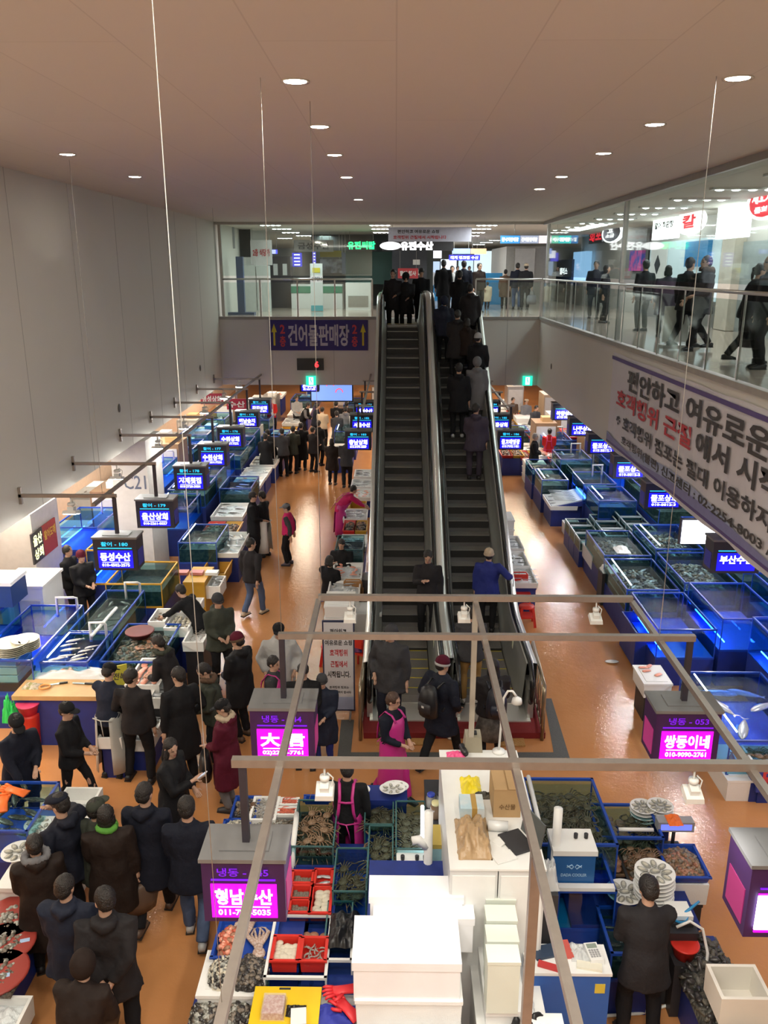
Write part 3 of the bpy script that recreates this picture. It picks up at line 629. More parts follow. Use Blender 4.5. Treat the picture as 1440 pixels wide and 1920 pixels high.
def person(pos, face, label, h=1.7, arms=('down', 'down'), legs='stand', lean=0, look=(0, 0), top=('coat', 'black', .62), bot='black', hair='short', hairc=None, hat=None, shoe='black', hood=None, apron=None, vox=None, scarf=None, stride=.24, wide=1.0, thin=False, extra=None, neckc=None):
    x, y, z = pos; k = h / 1.7; t = thing('person', label, 'person', (x, y, z), -radians(face)); NP[0] += 1; sd = NP[0]
    dist = sqrt(x*x + y*y + (EYE - z)**2); vox = vox or (.011 if dist < 11 else .014 if dist < 18 else .022)
    V = lambda a, b, c: Vector((a*k, b*k, c*k))
    la = radians(lean)
    pel = V(0, 0, .92); drop = 0
    if legs == 'sit': pel = V(0, 0, .50)
    if legs == 'squat': pel = V(0, -.10, .32)
    if legs == 'walk': pel = V(0, 0, .905)
    rot = Matrix.Rotation(-la, 4, 'X').to_3x3()
    def up(a, b, c): return pel + rot @ V(a, b, c)      # upper body frame from the pelvis
    chest = up(0, 0, .36); neckb = up(0, .005, .49); headc = neckb + Matrix.Rotation(-la * .6, 4, 'X').to_3x3() @ V(0, .02, .165)
    hm = Matrix.Translation(headc) @ Matrix.Rotation(-radians(look[0]), 4, 'Z') @ Matrix.Rotation(-radians(look[1]) - la * .45, 4, 'X') @ Matrix.Scale(k, 4)
    # joints
    J = {}
    for s in (-1, 1):
        hip = pel + V(s*.09, 0, -.02)
        if legs == 'stand': ank = V(s*.105*wide, .02*s*(1 if sd % 2 else -1), .08)
        elif legs == 'walk': f = s * (1 if sd % 2 else -1); ank = V(s*.075, stride * f, .08 if f > 0 else .13)
        elif legs == 'sit': ank = V(s*.13, .42, .08)
        else: ank = V(s*.13, .08, .08)
        kn, an = ik(hip, ank, .42*k, .42*k, (s*.15, 1, .1)); sh = up(s*.185, 0, .44); a = arms[0 if s < 0 else 1]
        hnd = V(*ARM[a]) if isinstance(a, str) else V(*a)
        if isinstance(a, str) or len(a) == 3: hnd = Vector((hnd.x * s, hnd.y, hnd.z)) if isinstance(a, str) else hnd
        if isinstance(a, str): hnd += (up(0, 0, .40) - V(0, 0, 1.32)) * (1.0 if a not in ('rail',) else .6)
        pole = (s*.6, -.7, -.3) if a != 'behind' else (s*1, -.2, .1)
        if a == 'face': pole = (s*.9, 0, -.6)
        el, hd = ik(sh, hnd, .285*k, .26*k, pole); J[s] = (hip, kn, an, sh, el, hd)
    # ---- body: one continuous surface
    b = MB()
    b.tube([pel + V(0, 0, -.06), pel + V(0, 0, .02), up(0, 0, .14), up(0, .01, .32), up(0, 0, .43), up(0, 0, .49)], [(.13*k, .09*k), (.14*k, .10*k), (.12*k, .08*k), (.15*k, .095*k), (.14*k, .075*k), (.06*k, .055*k)], 14, fl=(1, 0, 0))
    b.tube([up(0, 0, .44), neckb, headc + V(0, -.01, -.04)], [.062*k, .056*k, .054*k], 12)
    for s in (-1, 1):
        hip, kn, an, sh, el, hd = J[s]
        b.tube([hip + V(0, 0, .03), (hip + kn)/2, kn, (kn*.6 + an*.4), an], [.082*k, .07*k, .052*k, .05*k, .036*k], 10)
        fw = V(0, .1, -.05); b.tube([an + V(0, -.04, -.02), an + V(0, .04, -.035), an + V(0, .14, -.055)], [(.035*k, .03*k), (.038*k, .03*k), (.035*k, .018*k)], 8, fl=(1, 0, 0))
        b.tube([up(s*.12, 0, .42), sh, (sh+el)/2, el, el*.6 + hd*.4, hd], [.05*k, .055*k, .045*k, .038*k, .036*k, .026*k], 10)
        d = (hd - el).normalized(); b.ell(tuple(hd + d*.045*k), (.03*k, .03*k, .045*k), 8, 6) if 0 else b.tube([hd - d*.02*k, hd + d*.04*k, hd + d*.085*k], [.026*k, .031*k, .027*k], 8)
    # head: skull, jaw, nose, brow, ears
    b.ell((0, -.008, .022), (.076, .096, .098), 16, 12, 0, hm); b.ell((0, .022, -.045), (.056, .066, .068), 14, 10, 0, hm)
    b.tube([(0, .085, .012), (0, .104, -.018), (0, .098, -.03)], [.010, .016, .012], 8, M=None) if 0 else b.ell((0, .092, -.012), (.013, .020, .024), 8, 6, 0, hm)
    b.ell((0, .085, -.055), (.024, .014, .010), 8, 6, 0, hm); b.ell((0, .072, -.09), (.024, .022, .018), 8, 6, 0, hm); b.ell((0, .08, .03), (.045, .014, .012), 8, 6, 0, hm)
    for s in (-1, 1): b.ell((s*.077, -.01, -.005), (.010, .020, .032), 8, 6, 0, hm)
    me = remesh(b, vox, 2)
    # eyes, brows and lips by place on the head
    inv = hm.inverted(); me.materials.append(skin); me.materials.append(eyem); me.materials.append(lipm)
    for p in me.polygons:
        q = inv @ p.center
        if q.y > .06 and abs(q.z) < .12:
            if abs(abs(q.x) - .03) < .014 and (abs(q.z - .008) < .007 or abs(q.z - .034) < .004): p.material_index = 1
            elif abs(q.x) < .022 and abs(q.z + .056) < .008: p.material_index = 2
    # hands: palm, thumb and four unequal bent fingers joined to the same mesh
    hb = MB()
    for s in (-1, 1):
        hip, kn, an, sh, el, hd = J[s]; d = (hd - el).normalized(); ref = Vector((0, 1, 0)) if abs(d.y) < .8 else Vector((0, 0, 1)); u = (ref - ref.dot(d) * d).normalized(); q = d.cross(u) * s
        p0 = hd + d*.035*k
        hb.tube([hd - d*.01*k, p0, hd + d*.09*k], [(.026*k, .018*k), (.038*k, .016*k), (.038*k, .014*k)], 8, fl=u)
        for j, ln in enumerate((.066, .074, .068, .052)):
            o = p0 + d*.05*k + u*(.027 - .018*j)*k; c = q * (.30 + .05*j)
            hb.tube([o, o + (d*.45 + c*.12)*ln*k*1.0, o + (d*.75 + c*.35)*ln*k, o + (d*.86 + c*.72)*ln*k], [.0095*k, .009*k, .0082*k, .0068*k], 6)
        o = hd + d*.03*k + u*.03*k; hb.tube([o - u*.01*k, o + (u*.022 + d*.02 + q*.006)*k, o + (u*.03 + d*.048 + q*.016)*k], [.011*k, .010*k, .008*k], 6)
    import bmesh
    bm = bmesh.new(); bm.from_mesh(me); hm2 = hb.mesh('h', []); bm.from_mesh(hm2); bm.to_mesh(me); bm.free(); bpy.data.meshes.remove(hm2)
    me.polygons.foreach_set('use_smooth', [True] * len(me.polygons))
    link('body', me, t)
    cv = .027 if dist > 18 else .024 if dist > 12 else .018
    fold = lambda me, amp, sc: [setattr(v, 'co', v.co + Vector(v.normal) * (noise.noise(Vector((v.co.x*sc, v.co.y*sc, v.co.z*sc*.55 + sd*3.1))) * amp)) for v in me.vertices]
    # ---- trousers
    b = MB(); b.ell(tuple(pel + V(0, 0, -.02)), (.165*k, .125*k, .13*k), 14, 10)
    for s in (-1, 1):
        hip, kn, an, sh, el, hd = J[s]; f = .8 if thin else 1.0
        b.tube([hip + V(0, 0, .02), (hip+kn)/2, kn, (kn+an)/2, an + V(0, 0, .0)], [.105*k, .095*k*f, .075*k*f, .070*k*f, .062*k*f], 10)
    me = remesh(b, cv, 2); me.materials.append(cloth(bot)); fold(me, .012, 14); link('trousers', me, t)
    sh_m = mat('shoe_' + shoe, COL.get(shoe, (.02, .02, .02)), .5)
    for s in (-1, 1):
        an = J[s][2]; kn = J[s][1]; b = MB(); toe = radians(0)
        b.tube([an + V(0, -.075, -.035), an + V(0, -.03, -.03), an + V(0, .05, -.038), an + V(0, .12, -.05), an + V(0, .165, -.056)], [(.034*k, .042*k), (.044*k, .05*k), (.046*k, .042*k), (.046*k, .03*k), (.03*k, .02*k)], 10, fl=(1, 0, 0))
        b.box(*(an + V(0, .045, -.068)), .088*k, .24*k, .018*k, 1)
        b.build('shoe', [sh_m, mat('sole', (.5, .5, .48) if shoe in ('lgrey', 'white', 'grey') else (.02, .02, .02), .6)], t)
    # ---- upper garment
    kind, c, ln = top[:3]; pf = 1.0 if kind == 'sweater' else 1.18 if kind in ('puffy', 'long') else 1.08
    hem = pel + V(0, .02 if legs != 'sit' else .05, .92 - 1.36 + (.95 - ln) - .0) if 0 else None
    low = 1.40 - ln                       # height of the hem above the ground for h=1.7
    pts = []; rs = []
    zl = low - .92
    if legs in ('sit', 'squat'): zl = max(zl, -.10)
    for (zz, rx, ry) in ((zl, .20, .16), (min(zl * .5, -.03), .20, .155), (.04, .182, .145), (.16, .165, .13), (.30, .185, .138), (.40, .18, .118), (.455, .13, .10), (.50, .075, .075)):
        if pts and zz <= last + .02: continue
        last = zz; P = up(0, .005, zz) if zz > 0 else pel + V(0, .005, zz); pts.append(P); rs.append((rx * k * pf * (1.0 if zz > -.2 else 1.12), ry * k * pf))
    b = MB(); b.tube(pts, rs, 18, fl=(1, 0, 0))
    for s in (-1, 1):
        hip, kn, an, sh, el, hd = J[s]; wv_ = hd + (el - hd) * .10
        b.tube([up(s*.13, 0, .42), sh, (sh+el)/2, el, (el+hd)/2, wv_], [.068*k*pf, .076*k*pf, .066*k*pf, .060*k*pf, .054*k*pf, .042*k*pf], 10)
    if hood == 'down' or hood in COL: b.tube([neckb + V(-.09, -.03, .03), neckb + V(-.06, -.10, .02), neckb + V(0, -.125, .0), neckb + V(.06, -.10, .02), neckb + V(.09, -.03, .03)], [.035*k, .055*k, .065*k, .055*k, .035*k], 8)
    b.tube([neckb + V(0, 0, -.02), neckb + V(0, .0, .045)], [.088*k, .078*k], 12)
    me = remesh(b, cv, 2); puffy = kind in ('puffy', 'long'); me.materials.append(cloth(c, puffy)); fold(me, .022 if puffy else .014, 10)
    if len(top) > 3: # second colour for the sleeves or the front
        me.materials.append(cloth(top[3]))
        for p in me.polygons:
            if abs(p.center.x) > .19*k * pf: p.material_index = 1
    ct = link({'coat': 'coat', 'puffy': 'padded_jacket', 'long': 'long_coat', 'sweater': 'sweater', 'vest': 'vest'}.get(kind, 'jacket'), me, t)
    if hood in COL:
        b = MB(); pts = [neckb + V(.11*cos(a), .10*sin(a) - .01, .05 + .012*sin(3*a)) for a in [pi*.62 + i*(pi*1.76)/12 for i in range(13)]]
        b.tube(pts, .042*k, 8); me = remesh(b, .014, 1); fold(me, .012, 60); me.materials.append(cloth(hood)); link('fur_collar', me, ct)
    if scarf: b = MB(); b.tube([neckb + V(.085*cos(a), .08*sin(a), .045 + .01*sin(2*a)) for a in [i*pi/6 for i in range(13)]], .035*k, 8); b.tube([neckb + V(.03, .09, .03), neckb + V(.04, .12, -.08)], .03*k, 8); b.build('scarf', cloth(scarf), t)
    if neckc: b = MB(); b.lathe([(.085*k, 0), (.075*k, .02)], 14, tuple(neckb + V(0, 0, .0))); b.build('collar', cloth(neckc), ct)
    # ---- hair and hats (head frame)
    hc = hairc or hairm
    b = MB()
    if hair == 'bald': b.ell((0, -.035, -.01), (.080, .078, .060), 14, 8, 0, hm)
    elif hair: b.ell((0, -.020, .034), (.086, .098, .098), 16, 12, 0, hm); b.ell((0, -.045, .0), (.080, .072, .085), 14, 8, 0, hm)
    if hair == 'bob': b.tube([(0, -.02, .05), (0, -.03, -.03), (0, -.035, -.10)], [(.088, .085), (.095, .082), (.088, .07)], 14, fl=(1, 0, 0)) if 0 else [b.ell((s*.06, -.01, -.05), (.035, .06, .075), 10, 8, 0, hm) for s in (-1, 1)] and b.ell((0, -.055, -.05), (.075, .05, .075), 12, 8, 0, hm)
    if hair == 'long':
        for s in (-1, 1): b.ell((s*.062, 0, -.08), (.028, .045, .12), 10, 8, 0, hm)
        b.ell((0, -.07, -.13), (.085, .045, .19), 12, 10, 0, hm)
    if hair == 'bun': b.ell((0, -.105, .05), (.045, .04, .045), 10, 8, 0, hm)
    if hair == 'pony': b.ell((0, -.115, .02), (.035, .035, .04), 10, 8, 0, hm); b.ell((0, -.12, -.07), (.028, .025, .10), 10, 8, 0, hm)
    if hair and b.v:
        me = b.mesh('hair', hc)
        for v in me.vertices: v.co += Vector(v.normal) * noise.noise(v.co * 38 + Vector((sd, 0, 0))) * .010
        link('hair', me, t)
    if hat:
        ht, hcol = hat[:2]; m_ = cloth(hcol); b = MB(); mats = [m_] + ([cloth(hat[2])] if len(hat) > 2 else [m_])
        if ht in ('beanie', 'pom'):
            b.ell((0, -.015, .05), (.094, .108, .095), 16, 10, 0, hm); b.add(*_ringm(.097, .112, .03), 1, True, hm)
            if ht == 'pom': b.ell((0, -.02, .16), (.035, .035, .035), 10, 8, 1, hm)
        elif ht == 'cap':
            b.ell((0, -.012, .055), (.092, .108, .075), 16, 10, 0, hm); b.tube([(0, .07, .055), (0, .13, .045), (0, .165, .035)], [(.075, .008), (.07, .007), (.04, .005)], 10, fl=(1, 0, 0)) if 0 else b.ell((0, .105, .048), (.07, .075, .010), 14, 6, 1, hm)
            b.ell((0, -.01, .128), (.012, .012, .008), 8, 6, 1, hm)
        elif ht == 'flat': b.ell((0, .01, .075), (.102, .128, .045), 16, 8, 0, hm); b.ell((0, .11, .05), (.07, .05, .010), 12, 6, 1, hm)
        elif ht == 'hood': b.ell((0, -.03, .02), (.112, .118, .135), 16, 10, 0, hm)
        b.build({'hood': 'hood', 'cap': 'cap', 'flat': 'cap'}.get(ht, 'knitted_hat'), mats, t)
    if apron:
        ac = mat('apron_' + apron, COL[apron], .38, var=.08, bump=.25, bscale=9, spec=.5); b = MB(); n = 18
        bz = [(.50, .215), (.30, .205), (.05, .20), (-.10, .19), (-.45, .22), (-.72, .235)]
        vs = []; rows = [(-.78, .245, 1.0), (-.5, .225, 1.0), (-.2, .205, 1.0), (.02, .195, 1.0), (.16, .185, .55), (.30, .185, .36), (.42, .165, .26)]
        for zz, r, wv_ in rows:
            P = up(0, 0, zz) if zz > 0 else pel + V(0, 0, zz)
            for i in range(n + 1):
                a = pi/2 + (i/n - .5) * 2 * pi * .84 * wv_; q = Vector((r*1.0*k*cos(a), r*.86*k*sin(a) + .01, .0)); vs.append(tuple(P + (rot @ q if zz > 0 else q)))
        fs = [(i*(n+1)+j, i*(n+1)+j+1, (i+1)*(n+1)+j+1, (i+1)*(n+1)+j) for i in range(len(rows)-1) for j in range(n)]
        b.add(vs, fs, 0, True); o = b.build('apron', ac, t); md = o.modifiers.new('s', 'SOLIDIFY'); md.thickness = .006
        b = MB()
        for s in ((-1, 1) if apron == 'pink' or apron == 'pinkv' else ()):
            b.tube([up(s*.10, .165, .40), up(s*.095, .08, .485), up(s*.085, -.05, .50), up(s*.075, -.155, .38), up(s*.09, -.18, .20), up(s*.12, -.165, .06)], [(.018, .006)] * 6, 6, fl=(1, 0, 0))
        if apron in ('pink', 'pinkv'): b.tube([up(-.09, -.172, .33), up(0, -.178, .325), up(.09, -.172, .33)], [(.006, .016)] * 3, 6, fl=(0, 1, 0))
        b.tube([up(-.15, -.14, .02), up(0, -.175, .015), up(.15, -.14, .02)], .009, 6)
        b.tube([up(0, -.18, .02), up(.03, -.19, -.08), up(.05, -.18, -.2)], .007, 5); b.build('apron_straps', ac if apron != 'white' else cloth('white'), o)
    t['_j'] = 0; del t['_j']
    t_hand[t.name] = {s: t.matrix_basis @ J[s][5] if 0 else Matrix.LocRotScale(t.location, t.rotation_euler, None) @ (J[s][5] + (J[s][5]-J[s][4]).normalized()*.07*k) for s in J}
    t_back[t.name] = Matrix.LocRotScale(t.location, t.rotation_euler, None) @ Matrix.Translation(up(0, -.17*pf, .22)) @ rot.to_4x4()
    return t
def _ringm(rx, ry, z, h=.035):
    n = 18; vs = []
    for zz, g in ((z - h, 1.0), (z - h*.5, 1.06), (z, 1.0)):
        vs += [(rx*g*cos(2*pi*i/n), -.012 + ry*g*sin(2*pi*i/n), zz + .01) for i in range(n)]
    return vs, [(k*n+i, k*n+(i+1) % n, (k+1)*n+(i+1) % n, (k+1)*n+i) for k in range(2) for i in range(n)]
t_hand = {}; t_back = {}
def HP(px, py, h=1.7, z=0.0): return tuple(atz(px, py, z + h) * Vector((1, 1, 0)) + Vector((0, 0, z))) if 0 else (lambda p: (p.x, p.y, z))(atz(px, py, z + h))
def FP(px, py, z=0.0): return tuple(atz(px, py, z))
def handbag(p, side, lab, c='black', w=.30, h=.26, d=.11, strap=.22, plastic=None):
    q = t_hand[p.name][side]; m_ = plastic or mat('bag_' + c, COL[c], .4, var=.1)
    t = thing('handbag' if not plastic else 'carrier_bag', lab, 'bag', tuple(q), p.rotation_euler.z + .4)
    b = MB(); b.tube([(0, 0, -strap - h), (0, 0, -strap - h*.6), (0, 0, -strap - h*.1), (0, 0, -strap)], [(w*.42, d*.5), (w*.5, d*.6), (w*.40, d*.4), (w*.25, d*.15)], 12, fl=(1, 0, 0)); b.build('bag_body', m_, t)
    b = MB(); b.tube([(-w*.25, 0, -strap), (-w*.12, 0, -.05), (0, 0, 0), (w*.12, 0, -.05), (w*.25, 0, -strap)], .008, 6); b.build('strap', m_, t); return t
def backpack(p, lab, c='black', c2='charcoal', s=1.0):
    t = bpy.data.objects.new('backpack', None); C.objects.link(t); t.matrix_basis = t_back[p.name]; tag(t, lab, 'backpack')
    b = MB(); b.tube([(0, -.06, -.24*s), (0, -.09, -.20*s), (0, -.10, 0), (0, -.08, .18*s), (0, -.05, .24*s)], [(.10*s, .05), (.155*s, .095), (.16*s, .10), (.13*s, .085), (.07*s, .04)], 14, fl=(1, 0, 0)); b.build('bag_body', mat('bag_' + c, COL[c], .5, var=.1), t)
    b = MB(); b.tube([(0, -.17, -.17*s), (0, -.19, -.10*s), (0, -.19, -.02*s), (0, -.16, .02*s)], [(.09*s, .02), (.11*s, .035), (.11*s, .035), (.09*s, .02)], 12, fl=(1, 0, 0)); b.build('front_pocket', mat('bag_' + c2, COL[c2], .5), t)
    MB().box(0, -.225, -.03, .04, .004, .03).build('badge', mat('badge', (.6, .6, .58), .5), t)
    b = MB()
    for q in (-1, 1): b.tube([(q*.09, -.02, .2*s), (q*.10, .10, .25*s), (q*.12, .30, .16*s), (q*.13, .30, -.02*s), (q*.14, .05, -.16*s)], .016, 6)
    b.build('shoulder_straps', mat('bag_' + c, COL[c], .5), t); return t
def phone(p, side, lab, col=(.6, .6, .62)):
    q = t_hand[p.name][side]; t = thing('smartphone', lab, 'phone', (q.x, q.y, q.z + .02), p.rotation_euler.z); M = Matrix.Rotation(radians(-50), 4, 'X')
    MB().box(0, .02, .03, .075, .012, .15, 0, 0, M).build('phone_body', mat('phone_body', col, .3), t); MB().box(0, .013, .03, .066, .002, .135, 0, 0, M).build('phone_screen', lit('phone_glow', (.6, .65, .8), .5), t); return t
# ---- the people, nearest first (pixel of the crown of the head, or of the feet)
P = person
a_ = P(HP(112, 1490, 1.76), -60, 'man in navy flat cap and dark padded jacket looking left at the oyster plates', 1.76, ('pocket', 'face'), look=(-10, 15), top=('puffy', 'navy', .66), hat=('flat', 'navy'), hood='down')
a_ = P(HP(196, 1512, 1.68), -15, 'woman with bright green scarf and dark curly hair, seen from behind', 1.68, ('front', 'down'), top=('long', 'brown', .95), hair='bob', scarf='green')
handbag(a_, 1, 'greyish brown shopping bag carried by the woman with the green scarf', 'brown2', .42, .34, .14, .10)
P(HP(176, 1500, 1.66), 20, 'person in dark green cap almost hidden behind the green scarf woman', 1.66, top=('puffy', 'olive', .7), hat=('cap', 'olive'))
P(HP(62, 1567, 1.62), -25, 'woman with hair bun and grey fur collar on a long dark brown coat', 1.62, ('front', 'front'), top=('long', 'brown', 1.02), hair='bun', hood='grey')
P(HP(268, 1468, 1.78), 5, 'tall man in long navy black coat walking away with brown shoes', 1.78, ('front', 'front'), 'walk', top=('coat', 'navy', .86), bot='black', shoe='brown2', look=(12, 10), hood='down')
P(HP(348, 1494, 1.80), -8, 'man in plain dark navy coat and blue jeans walking away, grey sneakers', 1.80, ('front', 'back'), 'walk', top=('coat', 'navy', .70), bot='denim', shoe='lgrey', stride=.16, look=(0, 12))
P(HP(118, 1645, 1.72), 0, 'balding man in hooded blue black jacket, seen from behind at lower left', 1.72, ('front', 'pocket'), top=('puffy', 'navy2', .70), hood='down', look=(10, 12))
P(HP(192, 1668, 1.76), -8, 'man in black padded jacket with bare hands clasped behind his back', 1.76, ('behind', 'behind'), top=('puffy', 'black2', .74), hood='down', look=(-35, 10), wide=1.2)
a_ = P(HP(128, 1822, 1.60), 5, 'stooping person in dark brown coat at the bottom edge, lowest figure on the left', 1.60, ('front', 'front'), top=('long', 'brown', .90), lean=24, hat=('hood', 'brown'))
handbag(a_, -1, 'black shoulder bag at the side of the stooping person in brown', 'black', .34, .30, .14, .06)
a_ = P(HP(316, 1385, 1.64), 105, 'woman with long loose black hair and black coat looking at her phone', 1.64, ('front', 'phone'), top=('long', 'black', .92), hair='long', look=(25, 12))
phone(a_, 1, 'pale smartphone held by the woman with long black hair')
P(HP(193, 1250, 1.72), 15, 'fishmonger in black cap with a pale grey apron, back turned, at the cutting table', 1.72, ('reach', 'front'), top=('sweater', 'navy2', .55), bot='black', hat=('cap', 'black'), apron='apron', lean=10, look=(10, 25), neckc='white')
P(HP(120, 1315, 1.66), 95, 'woman in cap and black clothes striding right in orange sneakers', 1.66, ('front', 'front'), 'walk', top=('sweater', 'black', .62), hat=('cap', 'black'), shoe='pinkv', stride=.30, look=(10, 15), thin=True)

P(HP(20, 1333, 1.72), 130, 'vendor in dark cap and navy clothes cut by the left picture edge', 1.72, ('front', 'low'), top=('coat', 'navy', .9), hat=('cap', 'black'), look=(10, 30), lean=8)
P(HP(244, 1255, 1.74), 5, 'man with black hair in dark quilted vest, back turned, feet apart', 1.74, ('fwd', 'down'), top=('sweater', 'black2', .62), look=(35, 5), wide=1.6)
P(HP(322, 1190, 1.70), -75, 'man in black jacket bending over the salmon trays, face in profile to the left', 1.70, ('front', 'front'), top=('coat', 'black2', .66), lean=22, look=(0, 15), hood='olive')
P(HP(334, 1252, 1.78), -40, 'tall man in long plain black overcoat beside the silver fish', 1.78, ('down', 'pocket'), top=('coat', 'black', .98), look=(-30, 12))
P(HP(372, 1088, 1.66), -70, 'vendor in black jacket leaning over the white crates by the clam tray', 1.66, ('reach', 'reach'), top=('coat', 'black', .6), lean=40, look=(0, 10))
P(HP(407, 1113, 1.72), 150, 'man in grey knitted hat and slate padded jacket, hands together, facing the camera', 1.72, ('front', 'front'), top=('puffy', 'olive', .68), hat=('beanie', 'charcoal'), look=(-20, 15), hood='down')
P(HP(446, 1187, 1.76), -60, 'man in red checked cap and bulky black jacket looking left', 1.76, ('front', 'front'), top=('puffy', 'black', .80), hat=('beanie', 'maroon', 'brown2'), look=(-10, 15), hood='down', shoe='brown2')
P(HP(398, 1240, 1.66), -110, 'person with bowed dark head and tan fur hood, grey khaki jacket', 1.66, ('front', 'front'), top=('puffy', 'olive', .66), hood='brown2', look=(0, 35), lean=10)
a_ = P(HP(420, 1312, 1.62), -80, 'woman in long maroon coat with cream fur hood and dark cap', 1.62, ('front', 'down'), top=('long', 'maroon', .98), hood='beige', hat=('cap', 'black'), bot='grey', shoe='charcoal', look=(-10, 25))
handbag(a_, -1, 'large black handbag beside the maroon coat', 'black', .42, .36, .16, .10)
P(HP(522, 1168, 1.74), 175, 'man in pale grey white padded jacket and black cap facing the camera', 1.74, ('pocket', 'pocket'), top=('puffy', 'lgrey', .66), hat=('cap', 'black'), look=(0, 10), hood='down')
P(HP(510, 1230, 1.58), 100, 'small woman with pink apron straps beside the magenta sign', 1.58, ('front', 'front'), top=('sweater', 'charcoal', .6), apron='pink', hair='short', look=(10, 10))
P(HP(568, 1243, 1.64), 175, 'woman in black jacket and white blouse looking down, behind the magenta sign', 1.64, ('front', 'front'), top=('coat', 'black', .8), neckc='white', look=(10, 35), hair='bun')
P(HP(604, 1264, 1.42), 185, 'elderly short person in grey knitted cap, long dark coat, facing the camera', 1.42, ('front', 'down'), top=('long', 'navy2', .98), hat=('beanie', 'charcoal'), look=(-15, 12), shoe='lgrey', bot='blue')
P(HP(650, 1428, 1.60), 2, 'vendor in magenta apron with crossed straps, back to the camera behind crab tanks', 1.60, ('low', 'down'), top=('sweater', 'black', .50), apron='pink', hair='short', look=(-10, 15), bot='black')
P(HP(733, 1170, 1.76, .1), 195, 'man in dark grey knitted hat and grey wool jacket stepping off the left escalator', 1.76, ('down', 'pocket'), 'walk', top=('puffy', 'charcoal', .72), hat=('beanie', 'charcoal'), look=(35, 0), bot='navy', stride=.14)
P(HP(735, 1296, 1.62), 130, 'brown haired vendor in magenta overall apron holding red gloves', 1.62, ('front', 'front'), 'walk', top=('sweater', 'navy', .52), apron='pink', hair='short', hairc=hairb, look=(-20, 15), bot='pink')
a_ = P(HP(829, 1230, 1.74), 40, 'walker with maroon and white knitted hat, navy padded coat and tall boots', 1.74, ('pocket', 'pocket'), 'walk', top=('long', 'navy', .84), hat=('beanie', 'maroon', 'lgrey'), look=(25, 10), stride=.34)
backpack(a_, 'black backpack on the walker with the maroon and white hat', 'black', 'black2')
a_ = P(HP(926, 1236, 1.64, .0), -5, 'girl with dark hair and plaid grey skirt waiting at the right escalator', 1.64, ('front', 'front'), top=('puffy', 'black2', .60), hair='long', look=(-10, 0), shoe='beige', thin=True)
backpack(a_, 'navy backpack with white badge on the girl in the plaid skirt', 'navy', 'navy2', .95)
sk = MB(); sk.lathe([(.16, .86), (.19, .70), (.25, .44), (.245, .44), (.185, .70)], 24); sk.build('skirt', mat('plaid_skirt', (.13, .12, .11), .8, col2=(.05, .045, .04), scale=9), a_)
def onesc(cx, px, py, hh=1.7):
    """stand on the escalator under the pixel of the crown of the head"""
    best = None
    for i in range(300):
        y = 12.2 + i * .05; z = eline(y)
        d = ray(px, py); p_ = Vector((d.x, d.y, d.z)) * (y / d.y); e = abs(EYE + p_.z - (z + hh))
        if best is None or e < best[0]: best = (e, p_.x, y, z)
    return (best[1], best[2], best[3] + .005)
P(onesc(1.5, 884, 1172), 5, 'rider in dark jacket and mustard trousers entering the right escalator', 1.70, ('front', 'front'), top=('coat', 'charcoal', .62), bot='khaki', shoe='white')
P(onesc(.2, 803, 1033, 1.72), 185, 'man in black jacket reading his phone while riding down the left escalator', 1.72, ('down', 'phone'), top=('coat', 'black2', .70), look=(0, 35), hair='short', shoe='charcoal')
a_ = P(onesc(1.6, 917, 1029, 1.66), 15, 'woman in cream knitted cap and bright navy jacket gripping the right handrail', 1.66, ('down', 'rail'), top=('puffy', 'blue', .68), hat=('beanie', 'beige'))
handbag(a_, 1, 'small olive bag on the hip of the woman in the bright navy jacket', 'olive', .22, .22, .1, .3)
rid = [(893, 757, 'hunched rider in dusky purple grey jacket, lowest of the packed group', 1.70, ('puffy', 'purple', .74), None, 'purple', 'short', (25, 20)),
       (861, 680, 'rider in black coat and white soled sneakers in the packed group', 1.74, ('coat', 'black', .80), None, 'black', 'short', (0, 10)),
       (895, 672, 'rider in hooded long light grey down coat', 1.62, ('long', 'grey', .98), ('hood', 'grey'), 'charcoal', None, (0, 15)),
       (897, 625, 'rider in cream knitted hat and short black jacket leaning on the handrail', 1.62, ('coat', 'black', .62), ('beanie', 'lgrey'), 'charcoal', 'short', (30, 0)),
       (858, 583, 'rider in long very dark brown coat in the middle of the group', 1.68, ('long', 'black2', .9), None, 'black', 'short', (0, 20)),
       (833, 556, 'rider in navy hooded jacket with head bowed beside the centre deck', 1.66, ('puffy', 'navy2', .7), ('hood', 'navy2'), 'black', None, (-10, 35)),
       (882, 533, 'rider in striped quilted black jacket near the top right handrail', 1.70, ('puffy', 'black2', .75), None, 'black', 'short', (10, 10)),
       (862, 507, 'broad rider in plain black coat just below the upper landing', 1.72, ('coat', 'black', .85), None, 'black', 'short', (10, 0)),
       (876, 596, 'small rider with brown hair squeezed between two dark coats', 1.55, ('coat', 'brown', .7), None, 'black', 'bob', (0, 10))]
for x_, y_, l_, h_, tp, hat_, bt_, hr_, lk in rid:
    P(onesc(1.6, x_, y_, h_), 2, l_, h_, ('front', 'down'), top=tp, hat=hat_, bot=bt_, hair=hr_, look=lk, hood='down', shoe='lgrey' if 'sneakers' in l_ else 'black')
